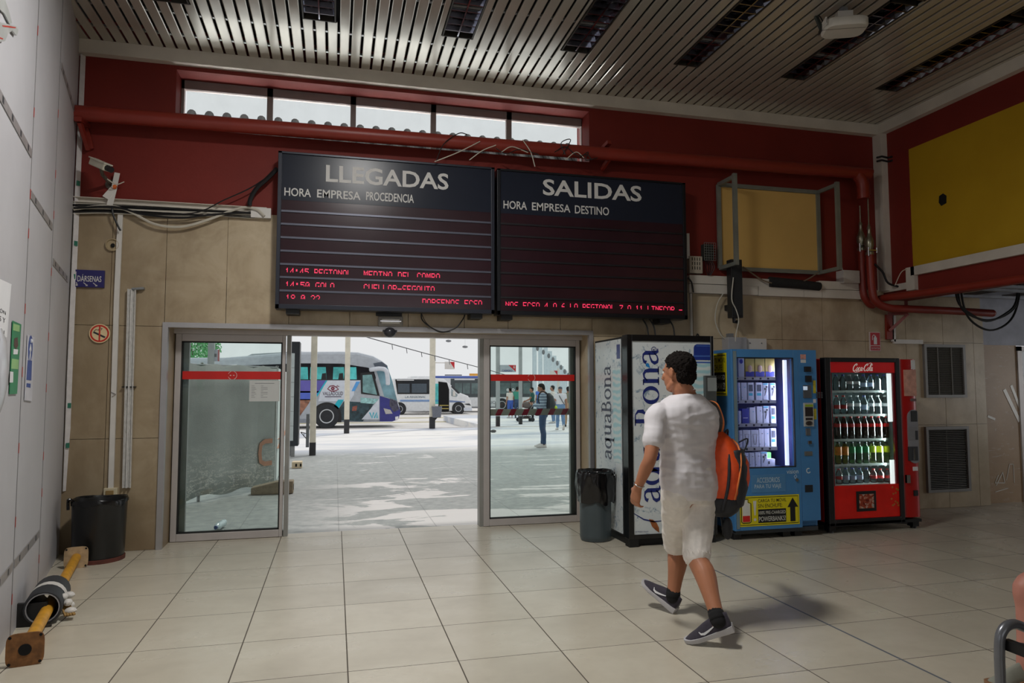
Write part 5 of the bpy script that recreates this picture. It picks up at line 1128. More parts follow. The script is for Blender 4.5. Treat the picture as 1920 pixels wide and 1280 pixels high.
m.box(x0, f0, KY, KY+.08, zb-.03, zt); m.box(f1, xm, KY, KY+.08, zb-.03, zt); m.box(f0, f1, KY, KY+.08, zb-.03, zb+.035); m.box(f0, f1, KY, KY+.08, zt-.045, zt); m.build('door_frame', KBLK, r, bevel=.006)
hd = NT('backlit_red_header'); _, (hx, hy, hz) = hd.pos(); _n = hd.noise(hd.obj(), 3, 3); _c = hd.ramp(_n, [(.35, (.30, .008, .010)), (.65, (.55, .02, .02))]); hd.bsdf(lin((170, 22, 24)), .25, spec=.6, emis=_c, es=.22)
MB().box(f0, f1, KY+.02, KY+.04, wz1, zt-.045).build('header', hd.m, r)
MB().box(f0, f1, KY+.02, KY+.04, zb+.035, wz0).build('lower_panel', M('glowing_red_panel', (190, 22, 14), .25, var=.15, vs=4, spec=.6, es=.10), r)
m = MB(); m.box(f0, wx0+.012, KY+.02, KY+.04, wz0, wz1); m.box(wx1+.0, f1, KY+.02, KY+.04, wz0, wz1); m.build('window_surround', M('red_window_edge', (120, 18, 30), .25, spec=.6), r)
m = MB(); m.box(x0+.03, x0+.035, KY+.09, BK, wz0-.02, wz1+.03); m.box(xm-.006, xm-.001, KY+.09, BK, wz0-.02, wz1+.03); m.box(x0+.03, xm, BK-.005, BK, wz0-.02, wz1+.03); m.box(x0+.03, xm, KY+.05, BK, wz1+.025, wz1+.03); m.build('lining', M('cooler_lining', (150, 166, 166), .4), r)
MB().box(wx0, wx1, KY+.03, KY+.034, wz0, wz1).build('window', CGLASS, r)
tl = NT('cool_white_lamp'); _c = tl.ramp(tl.noise(tl.obj(), 5), [(.3, (.86, 1, .98)), (.7, (.92, 1, 1))]); tl.bsdf((1, 1, 1, 1), .4, emis=_c, es=1.2); LAMPC = tl.m
lx0, lx1 = at(1670.5, 880, KY+.06).x, at(1679.5, 880, KY+.06).x
area('drinks_case_lamp', (lx0-.02, KY+.10, (wz0+wz1)/2), (wx0, KY+.16, (wz0+wz1)/2), .08, wz1-wz0-.1, 5, (.84, 1, .98)).data.spread = math.radians(100)
for ya, yb_ in ((700, 790), (862, 908)): a, b = at(1672, ya, KY+.06), at(1680, yb_, KY+.06); MB().box(lx0, lx1, KY+.055, KY+.075, b.z, a.z).build('lamp', LAMPC, r)
KS = [732.5, 777.5, 824, 871.5]; kxr = at(1664, 800, KY+.09).x
for y in KS:
    z = at(1564, y, KY+.09).z; s = MB().box(wx0-.01, kxr, KY+.1, BK-.02, z-.006, z).build('shelf', M('white_wire_shelf', (190, 200, 198), .4), r); MB().box(wx0-.01, kxr, KY+.09, KY+.1, z-.018, z+.004).build('shelf_edge', M('shelf_edge', (206, 216, 214), .3), s)
    g = MB(); [g.box(wx0+.03+i*.092, wx0+.055+i*.092, KY+.0885, KY+.09, z-.028, z-.016) for i in range(8)]; g.build('price_tags', M('tag_grey', (110, 124, 124), .5), s)
zfl = wz0
MB().box(wx0-.01, kxr, KY+.1, BK-.02, zfl-.02, zfl).build('shelf', M('white_wire_shelf', (190, 200, 198)), r)
# script lettering in ribbons
def script(O, s, m):
    O = Vector(O); sh = .35
    def st(pts, ws, dx): m.ribbon([((x+dx+sh*y)*s, y*s) for x, y in pts], [w*s for w in ws], O, (1, 0, 0), (0, 0, 1), .0008)
    def bigC(dx): st(smooth2([(.75, 1.25), (.95, 1.6), (.7, 1.75), (.3, 1.4), (.1, .8), (.25, .15), (.6, .02), (.95, .3)]), None or wv(8, .1, .24), dx)
    def smooth2(p): return [(q.x, q.y) for q in smooth_path([V(a, b, 0) for a, b in p], 5)]
    def wv(n, a, b): k = (n-1)*5+1; return [a+(b-a)*math.sin(PI*i/(k-1)) for i in range(k)]
    def o_(dx): st(smooth2([(.3, .85), (.08, .5), (.15, .08), (.4, .05), (.58, .45), (.45, .85), (.28, .8)]), wv(7, .08, .2), dx)
    def c_(dx): st(smooth2([(.5, .7), (.35, .88), (.12, .6), (.12, .15), (.35, .02), (.62, .3)]), wv(6, .08, .2), dx)
    def a_(dx): st(smooth2([(.52, .75), (.3, .88), (.08, .5), (.15, .06), (.38, .15), (.52, .7)]), wv(6, .08, .18), dx); st(smooth2([(.55, .88), (.5, .3), (.6, .04), (.8, .25)]), wv(4, .1, .2), dx)
    def l_(dx): st(smooth2([(.1, .3), (.4, 1.1), (.42, 1.7), (.25, 1.6), (.15, .8), (.2, .1), (.5, .2)]), wv(7, .08, .18), dx)
    x = 0
    bigC(x); o_(x+.95); c_(x+1.6); a_(x+2.2); st([(2.95, .55), (3.3, .6)], [.14, .1], 0); bigC(x+3.2); o_(x+4.15); l_(x+4.75); a_(x+5.2)
    st(smooth2([(.2, .02), (.9, -.3), (1.6, -.25), (2.3, -.15)]), wv(4, .05, .14), x)
    st(smooth2([(4.1, 1.7), (4.8, 2.0), (5.4, 1.7), (5.5, 1.3)]), wv(4, .05, .14), x)
m = MB(); a, b = KQ(1598, 695, KY+.018), KQ(1638, 680, KY+.018); script(a, (b.x-a.x)/6.4, m); m.build('script_lettering', M('white_backlit_script', (226, 214, 208), .4, es=.25), r)
a, b = KQ(1605, 921, KY+.018), KQ(1643, 957, KY+.018); p = MB().box(a.x, b.x, KY+.012, KY+.02, b.z, a.z).build('picture_frame', KBLK, r, bevel=.003)
def mat_food():
    t = NT('food_photo_print'); n = t.noise(t.obj(), 14, 3, .5, 1.5); t.bsdf(t.ramp(n, [(.35, lin((110, 24, 18))[:3]), (.5, lin((170, 70, 40))[:3]), (.58, lin((206, 170, 150))[:3]), (.7, lin((150, 170, 180))[:3])]), .3); return t.m
g = MB(); g.box(a.x+.03, b.x-.03, KY+.0105, KY+.0125, b.z+.03, a.z-.03); g.build('food_picture', mat_food(), p)
a = KQ(1678, 925, KY+.018); m = MB(); rnd = random.Random(4)
for i in range(14): q = a+V(rnd.uniform(-.05, .05), 0, rnd.uniform(-.14, .08)); m.ell(q, (.012, .001, .010), 8, 6)
m.build('burn_mark', M('scorched_orange', (190, 110, 40), .5), r)
# right-hand control column with rounded front
n = 10; prof = [(xm+.004, KY+.14)]+[(xm+.004+(x1-xm-.004)*(.5-.5*math.cos(PI*i/n)), KY+.06-.06*math.sin(PI*(.15+.6*i/n))) for i in range(n+1)]+[(x1, KY+.14)]
m = MB(); m.prism([(a, b, zb+.02) for a, b in prof], (0, 0, zt-.01-zb-.02)); col = m.build('control_column', KRED, r, smooth=True)
ky = KY-.004
def kc(name, x0_, y0_, x1_, y1_, mat, th=.006, parent=None, bev=.002):
    a, b = at(x0_, y0_, ky), at(x1_, y1_, ky); return MB().box(a.x, b.x, ky-th, ky+.03, b.z, a.z).build(name, mat, parent or r, bevel=bev)
kc('paper_label', 1695, 693, 1719, 742, M('pale_pink_label', (206, 150, 130), .5, var=.25, vs=14), .001, None, 0); kc('paper_label', 1708, 675, 1716, 692, M('white_sticker', (214, 214, 214)), .001, None, 0); kc('coin_slot', 1707, 747, 1718, 752, M('slot_grey', (110, 84, 84), .4), .004)
fa = NT('fascia'); 
a, b = at(1698, 768, ky), at(1724, 868, ky); cx = (a.x+b.x)/2+.02; hw = (b.x-a.x)/2+.0; zc0, zc1 = b.z, a.z; pts = [(cx+hw*math.cos(t)*1.0, zc1-hw+hw*math.sin(t)) for t in [PI*i/12 for i in range(13)]]+[(cx-hw, zc0+hw)]+[(cx+hw*math.cos(t), zc0+hw+hw*math.sin(t)) for t in [PI+PI*i/12 for i in range(13)]]
pts = [(min(p[0], x1-.005), p[1]) for p in pts]
MB().prism([(p, ky-.004, q) for p, q in pts], (0, .03, 0)).build('silver_fascia', M('silver_fascia', (160, 160, 166), .3, .4), r)
kc('display', 1707, 770, 1719, 790, BLACK, .01); kc('coin_panel', 1702, 801, 1721, 824, M('coin_panel_grey', (150, 150, 154), .3, .4), .008); kc('coin_button', 1715, 807, 1720, 824, M('button_dark', (40, 40, 44), .4), .012)
kc('note_bay', 1703, 837, 1721, 863, M('note_bay_dark', (50, 52, 56), .4), .008); kc('note_flap', 1711, 840, 1715, 862, CHROME, .014)
kc('label', 1712, 875, 1721, 882, PAPER, .001, None, 0); kc('lock_plate', 1699, 890, 1706, 905, CHROME, .012); kc('coin_return', 1713, 919, 1721, 929, BLACK, .008)
MB().box(x0, x1, KY+.0, 6.8, zb-.03, zb).build('base', KBLK, r)
for fx in (x0+.01, x1-.09):
    for fy in (KY+.02, 6.7): MB().box(fx, fx+.075, fy, fy+.08, .02, zb-.02).cyl((fx+.04, fy+.04, 0), (fx+.04, fy+.04, .02), .03, n=10).build('foot', KBLK, r)
m = MB(); m.bar((x0+.05, KY+.5, .05), (x1-.08, KY+.1, .05), .03, .03); m.build('brace', KBLK, r)
# bottles
BG = M('water_clear_plastic', (196, 214, 222), .08, var=.05); 
def clearm(name, tint): return glass(name, tint, .7, .03)
BCL = clearm('clear_bottle', (.80, .88, .90)); BCOLA = M('cola_dark', (26, 12, 10), .08, spec=.7); BOR = clearm('yellow_drink', (.85, .75, .35)); BGR = clearm('green_bottle', (.55, .8, .6)); BLM = clearm('lime_bottle', (.78, .86, .55))
LR = M('label_red', (186, 28, 30), .4); LW_ = M('label_white', (222, 226, 228), .4); LO = M('label_orange', (226, 140, 40), .4, var=.3, vs=40); LGn = M('label_green', (40, 150, 90), .4); LLm = M('label_lime', (196, 206, 50), .4); LBl = M('label_pale_blue', (170, 190, 220), .4); CB = M('cap_blue', (60, 74, 170), .35); CR = M('cap_red', (196, 26, 28), .35); CW = M('cap_white', (220, 222, 224), .4); CD = M('cap_dark', (36, 44, 70), .35)
def bottle(c, h, kind, label):
    c = Vector(c); t = thing('bottle', c, label, 'bottle', 'bottles in the red drinks machine'); R = .034
    body, cap, lab, l0, l1 = {'water': (BCL, CB, None, .3, .55), 'clear': (BCL, CW, LW_, .42, .58), 'cola': (BCOLA, CR, LR, .52, .68), 'orange': (BOR, CD, LO, .40, .78), 'green': (BGR, CD, LGn, .50, .78), 'lime': (BLM, CD, LLm, .50, .80), 'small': (BCL, CR, LR, .3, .5), 'blue': (BCL, CB, LBl, .25, .5)}[kind]
    P_ = [(.0, 0), (R*.8, 0), (R, h*.04), (R, h*.3), (R*.93, h*.38), (R, h*.48), (R, h*.66), (R*.75, h*.78), (R*.4, h*.9), (R*.38, h*.95), (0, h*.95)]
    MB().lathe(P_, c, 14).build('body', body, t, smooth='all')
    MB().lathe([(0, h*.93), (R*.45, h*.93), (R*.45, h), (0, h)], c, 12).build('cap', cap, t, smooth=True)
    if lab: MB().lathe([(R*1.015, h*l0), (R*1.015, h*l1)], c, 14).build('label', lab, t, smooth=True)
    return t
KR = [('top shelf', KS[0], 702, ['water', 'water', 'clear', 'clear', 'blue', 'blue', 'water', 'water']), ('second shelf', KS[1], 741, ['small', 'small', 'clear', 'clear', 'blue', 'clear', 'clear', 'clear']), ('middle shelf', KS[2], 780, ['cola']*8), ('fourth shelf', KS[3], 828, ['orange', 'orange', 'green', 'green', 'green', 'lime', 'lime', 'lime']), ('bottom shelf', 911.5, 877, ['small', 'blue', 'blue', 'blue', 'water', 'small', 'small', 'small'])]
KN = {'water': 'clear water bottle with a blue cap', 'clear': 'clear bottle with a white label', 'blue': 'clear bottle with a pale blue label', 'small': 'clear bottle with a red cap and label', 'cola': 'dark cola bottle with a red label', 'orange': 'bottle with an orange label', 'green': 'bottle with a green label', 'lime': 'bottle with a lime yellow label'}
ON8 = ['first', 'second', 'third', 'fourth', 'fifth', 'sixth', 'seventh', 'eighth']
for nm, ysh, yt, kinds in KR:
    zf = at(1564, ysh, KY+.09).z+.0005 if ysh < 900 else zfl+.0005
    for i, kd in enumerate(kinds):
        px = 1570+i*12.9; c = at(px, 800, KY+.16); h = at(px, yt, KY+.16).z-zf
        if kd == 'small' and nm.startswith('bottom'): h *= .95
        bottle((c.x, KY+.16, zf), max(.12, h), kd, f'{KN[kd]}, {ON8[i]} from left, {nm}, red machine')
# ------------------------------------------------------------------ litter bin beside the water machine
c = V(2.445, 6.40, 0); r = thing('litter_bin', c, 'grey litter bin with a black bag folded over its rim, beside the doorway', 'bin')
MB().lathe([(0, .005), (.142, .005), (.149, .03), (.151, .05), (.149, .06), (.152, .58), (.14, .58), (.137, .06), (0, .05)], c, 36).build('drum', M('slate_bin_plastic', (68, 78, 82), .38, var=.08), r, smooth=True)
rings = []; n = 72
for j in range(15):
    v = j/14; z = .36+.30*v; ring = []
    for k in range(n):
        a = 2*PI*k/n; base = .163+.012*math.sin(PI*v)-.010*(v > .93); q = V(math.cos(a), math.sin(a), 0)
        w = noise.noise(V(math.cos(a)*3.2, math.sin(a)*3.2, z*4))*.022+noise.noise(V(math.cos(a)*9+z*8, math.sin(a)*9, z*10))*.013
        ring.append(c+q*max(.162, base+w+.008)+V(0, 0, z+(.03*noise.noise(V(math.cos(a)*2, math.sin(a)*2, 0)) if v < .2 else .012*noise.noise(V(math.cos(a)*2, math.sin(a)*2, 9)) if v > .85 else 0)))
    rings.append(ring)
rings.append([c+V(.14*math.cos(2*PI*k/n), .14*math.sin(2*PI*k/n), .62) for k in range(n)]); rings.append([c+V(.13*math.cos(2*PI*k/n), .13*math.sin(2*PI*k/n), .4) for k in range(n)])
MB().loft(rings, cap=False).build('bag', M('shiny_black_bag', (14, 14, 16), .22, spec=.6), r, smooth='all')
MB().tube(smooth_path([c+V(.10, -.12, .66), c+V(.14, -.14, .62), c+V(.15, -.12, .67), c+V(.16, -.1, .6)], 5), .006, 6).build('drawstring', M('shiny_black_bag', (14, 14, 16)), r)
# ------------------------------------------------------------------ people
def fuse(m, voxel, smooth_it=4, wob=None, o=(0, 0, 0), name='body', factor=.5):
    """weld overlapping closed shapes into one continuous skin"""
    me = m.mesh(name+'_raw', o); ob = bpy.data.objects.new(name+'_raw', me); COL.objects.link(ob)
    r = ob.modifiers.new('r', 'REMESH'); r.mode = 'VOXEL'; r.voxel_size = voxel
    if smooth_it: s = ob.modifiers.new('s', 'SMOOTH'); s.iterations = smooth_it; s.factor = factor
    dg = bpy.context.evaluated_depsgraph_get(); dg.update()
    out = bpy.data.meshes.new_from_object(ob.evaluated_get(dg)); bpy.data.objects.remove(ob); bpy.data.meshes.remove(me)
    out.name = name
    if wob:
        out.update(); ns = [v.normal.copy() for v in out.vertices]
        for v, nn in zip(out.vertices, ns): v.co = v.co+nn*wob(v.co+Vector(o), nn)
        out.update()
    return out
def oring(c, r, f, a, b, n=20, p=2.4):
    out = []
    for k in range(n):
        t = 2*PI*k/n; ct, st = math.cos(t), math.sin(t)
        out.append(c+r*(a*abs(ct)**(2/p)*(1 if ct > 0 else -1))+f*(b*abs(st)**(2/p)*(1 if st > 0 else -1)))
    return out
def limb(m, pts, rs, k=5, n=14, flat=1.0):
    P_ = [Vector(p) for p in pts]; ext = [P_[0]*2-P_[1]]+P_+[P_[-1]*2-P_[-2]]; R_ = [rs[0]]+list(rs)+[rs[-1]]; pp_, rr_ = [], []
    for i in range(1, len(ext)-2):
        a, b, c, d = ext[i-1:i+3]; ra, rb, rc, rd = R_[i-1:i+3]
        for j in range(k):
            t = j/k; f = lambda a, b, c, d: .5*((2*b)+(c-a)*t+(2*a-5*b+4*c-d)*t*t+(3*b-a-3*c+d)*t**3)
            pp_.append(f(a, b, c, d)); rr_.append(max(.003, f(ra, rb, rc, rd)))
    pp_.append(P_[-1]); rr_.append(rs[-1])
    m.tube(pp_, rr_, n, flat=flat)
    m.ell(pp_[0], rr_[0]*.98, 12, 8); m.ell(pp_[-1], rr_[-1]*.98, 12, 8); return m
PROF = [(-.04, .11, .085), (.06, .155, .108), (.16, .172, .118), (.28, .168, .112), (.44, .153, .102), (.60, .166, .112), (.76, .186, .118), (.87, .180, .105), (.94, .125, .082), (1.0, .068, .062)]
def _prof(n=26):
    out = []; K = [PROF[0]]+PROF+[PROF[-1]]
    for i in range(n+1):
        t = PROF[0][0]+(PROF[-1][0]-PROF[0][0])*i/n
        for j in range(1, len(K)-2):
            if t <= K[j+1][0] or j == len(K)-3:
                u = (t-K[j][0])/(K[j+1][0]-K[j][0]); h = lambda q: .5*(2*K[j][q]+(K[j+1][q]-K[j-1][q])*u+(2*K[j-1][q]-5*K[j][q]+4*K[j+1][q]-K[j+2][q])*u*u+(3*K[j][q]-K[j-1][q]-3*K[j+1][q]+K[j+2][q])*u**3); out.append((t, h(1), h(2))); break
    return out
PROFS = _prof()
def torso_rings(J, grow, t0=-.1, t1=1.1, s=1.0, bias=0, sx=1.0):
    pel, neck = J['pel'], J['neck']; ax_ = neck-pel; out = []
    hr = (J['Rh']-J['Lh']).normalized(); sr = (J['Rs']-J['Ls']).normalized()
    base = pel-ax_.normalized()*.10*s
    for t, a, b in PROFS:
        if t < t0 or t > t1: continue
        r = hr.lerp(sr, max(0, min(1, t))).normalized(); f = ax_.cross(r).normalized(); f = -f if f.dot(J['fwd']) < 0 else f
        c = base.lerp(neck, t)+f*(J.get('belly', 0)*math.sin(PI*max(0, min(1, t))))
        out.append(oring(c, r, f, (a*s*sx+grow), (b*s+grow), 22))
    return out
def hand(m, w, d, palm, thumb, s=1.0, curl=.5, spread=.12, pose=None):
    """palm and five fingers: w wrist, d direction, palm = way the palm faces, thumb = side of the thumb"""
    d = d.normalized(); palm = (palm-d*palm.dot(d)).normalized(); th = (thumb-d*thumb.dot(d)-palm*thumb.dot(palm)).normalized()
    L = .095*s
    m.loft([oring(w+d*x*L, th, palm, wd*s, tk*s, 14, 2.6) for x, wd, tk in ((-.1, .026, .021), (.15, .031, .019), (.55, .040, .017), (.9, .043, .015), (1.0, .040, .012))])
    fl_ = (.072, .082, .076, .060)
    for i, fln in enumerate(fl_):
        off = (.031-.0205*i)*s; b0 = w+d*L*.93+th*off; dirv = (d+th*(spread*(1.5-i)/1.5)).normalized(); a = curl*(.75+.18*i) if pose is None else pose[i]
        pts = [b0-dirv*.012*s, b0]; cur = b0; ang = 0
        for seg in (.45, .32, .25):
            ang += a; cur = cur+(dirv*math.cos(ang)+palm*math.sin(ang))*fln*s*seg; pts.append(cur)
        limb(m, pts, [.0098*s, .0098*s, .0092*s, .0082*s, .0066*s], 3, 8)
    t0 = w+d*L*.25+th*.026*s+palm*.006*s; t1 = t0+(d*.55+th*.75+palm*.25).normalized()*.036*s; t2 = t1+(d*.85+th*.25+palm*.45).normalized()*.034*s; t3 = t2+(d*.9-th*.1+palm*.45).normalized()*.024*s
    limb(m, [t0-d*.01, t0, t1, t2, t3], [.015*s, .0145*s, .0115*s, .0098*s, .0075*s], 3, 8)
def head_mesh(m, J, s=1.0):
    """skull, jaw, nose, brow, ears and neck around the joint 'head'; J['face'] is where the face points"""
    c = J['head']; f = J['face'].normalized(); u = J.get('hup', Vector((0, 0, 1))); u = (u-f*u.dot(f)).normalized(); r = f.cross(u)
    p = lambda x, y, z: c+(r*x+f*y+u*z)*s
    rot = Matrix((r, f, u)).transposed()
    m.ell(p(0, -.012, .025), (.075*s, .094*s, .088*s), 20, 14, rot)
    m.ell(p(0, .022, -.03), (.062*s, .070*s, .082*s), 18, 12, rot)
    m.ell(p(0, .050, -.082), (.036*s, .032*s, .028*s), 14, 10, rot)                 # chin
    for sg in (-1, 1):
        limb(m, [p(sg*.056, -.005, -.055), p(sg*.045, .035, -.085)], [.018*s, .020*s], 3, 10)       # jaw line
        m.ell(p(sg*.036, .066, -.012), (.022*s, .018*s, .020*s), 10, 8, rot)        # cheek
        limb(m, [p(sg*.012, .083, .028), p(sg*.045, .070, .026)], [.009*s, .008*s], 3, 8)           # brow
        ec = p(sg*.079, -.012, .0)
        m.ell(ec, (.009*s, .019*s, .031*s), 12, 10, rot); limb(m, [p(sg*.083, -.024, -.012), p(sg*.088, -.032, .012), p(sg*.085, -.018, .030), p(sg*.080, .002, .022)], [.005*s]*4, 3, 8)
    limb(m, [p(0, .084, .022), p(0, .098, -.004), p(0, .110, -.022), p(0, .092, -.032)], [.009*s, .010*s, .0135*s, .009*s], 3, 10)
    for sg in (-1, 1): m.ell(p(sg*.012, .096, -.026), (.009*s, .010*s, .008*s), 8, 6, rot)
    limb(m, [p(-.022, .080, -.053), p(0, .089, -.051), p(.022, .080, -.053)], [.006*s, .009*s, .006*s], 3, 8); limb(m, [p(-.020, .079, -.063), p(0, .087, -.064), p(.020, .079, -.063)], [.006*s, .009*s, .006*s], 3, 8)
    nk = J['neck']; limb(m, [p(0, -.020, -.03), p(0, -.026, -.085), nk+(c-nk)*.12, nk-Vector((0, 0, .03))], [.054*s, .058*s, .066*s, .082*s], 4, 16)
    return p, rot
def eyes(root, p, s, skin):
    m = MB(); [m.ell(p(sg*.031, .0745, .008), .0118*s, 10, 8) for sg in (-1, 1)]; e = m.build('eyes', M('eye_white', (226, 222, 216), .25), root, smooth='all')
    m = MB(); [m.ell(p(sg*.031, .0835, .008), .0048*s, 8, 6) for sg in (-1, 1)]; m.build('irises', M('dark_iris', (40, 26, 18), .2), e, smooth='all')
def add_mesh(name, me, mat, root, smooth='all'): return link(name, me, mat, root, smooth, 0, ORG[root.name])
def leg_pts(J, k):
    h, kn, an = J[k+'h'], J[k+'k'], J[k+'a']; back = -J['fwd']
    shin = (an-kn)
    return [h, h.lerp(kn, .45)+J['fwd']*.012, kn, kn+shin*.30+back*.016, kn+shin*.65+back*.008, an], [.088, .078, .056, .058, .044, .036]
def HT(x):
    k = [(0, .112), (.03, .118), (.075, .112), (.12, .104), (.16, .084), (.20, .066), (.245, .050), (.29, .026)]
    for (a, b), (c, d) in zip(k, k[1:]):
        if x <= c: return b+(d-b)*(x-a)/(c-a)
    return .026
def shoe(root, ankle, toe_dir, up, s, upper, sole, name='shoe', collar=None, L=.285):
    """sole and upper lofted along the foot; the ankle sits over the heel"""
    d = toe_dir.normalized(); u = (up-d*up.dot(d)).normalized(); r = d.cross(u); b = ankle-u*.085*s-d*.06*s
    q = lambda x, y, z: b+(d*x+r*y+u*z)*s
    st = [(0.0, .026), (.03, .034), (.09, .034), (.15, .038), (.20, .045), (.245, .043), (.275, .030), (.287, .012)]; k = L/.285
    # low collar of the upper
    rs = []
    for x, w in st:
        h = HT(x)
        rs.append([q(x*k, w*math.cos(t)*(1 if math.sin(t) < .2 else (1-.35*math.sin(t))), .018+max(0, math.sin(t))*(h-.018)+min(0, math.sin(t))*.004) for t in [2*PI*i/18 for i in range(18)]])
    o = MB().loft(rs).build(name, upper, root, smooth='all')
    ss = []
    for x, w in st:
        lift = .012*max(0, (x-.2)/.085)**2; g = .004; t_ = .030 if x < .12 else .026
        ss.append([q(x*k-.004*(x == 0), yy*(w+g), zz+lift*(1 if zz < .01 else .6)+(.008*max(0, 1-x/.1) if zz > .015 else 0)) for yy, zz in ((-.9, 0), (0, 0), (.9, 0), (1.02, .012), (1, t_), (0, t_), (-1, t_), (-1.02, .012))])
    so = MB().loft(ss).build('sole', sole, o, smooth=True, bevel=0)
    return o, q, r
def wrinkle(scale, amp, seed, stretch=(1, 1, 1), extra=None):
    def f(c, nn):
        q = Vector((c.x*stretch[0], c.y*stretch[1], c.z*stretch[2]))*scale+Vector((seed, seed*2, 0))
        a = noise.noise(q); b = noise.noise(q*2.3+Vector((4, 1, 2)))
        v = (1-abs(a)*2)*.6+b*.5
        return amp*v+(extra(c, nn) if extra else 0)
    return f
SKIN = {}
def skin(name, c):
    if name in MATS: return MATS[name]
    t = NT(name); v = t.obj(); n = t.noise(v, 22, 4); n2 = t.noise(v, 5, 3); k = lin(c)
    col = t.ramp(n2, [(.3, tuple(x*.9 for x in k[:3])), (.7, tuple(min(1, x*1.08) for x in k[:3]))])
    p = t.bsdf(col, .5, 0, .4, n, .05); p.inputs['Subsurface Weight'].default_value = .05; p.inputs['Subsurface Radius'].default_value = (.01, .004, .002)
    MATS[name] = t.m; return t.m
def cloth(name, c, var=.05, vs=20, rough=.85, bs=400):
    if name in MATS: return MATS[name]
    t = NT(name); v = t.obj(); n = t.noise(v, vs, 4); k = lin(c); w = t.noise(v, bs, 2)
    p = t.bsdf(t.ramp(n, [(.3, tuple(x*(1-var) for x in k[:3])), (.7, tuple(min(1, x*(1+var)) for x in k[:3]))]), rough, 0, .25, w, .08); p.inputs['Sheen Weight'].default_value = .15
    MATS[name] = t.m; return t.m

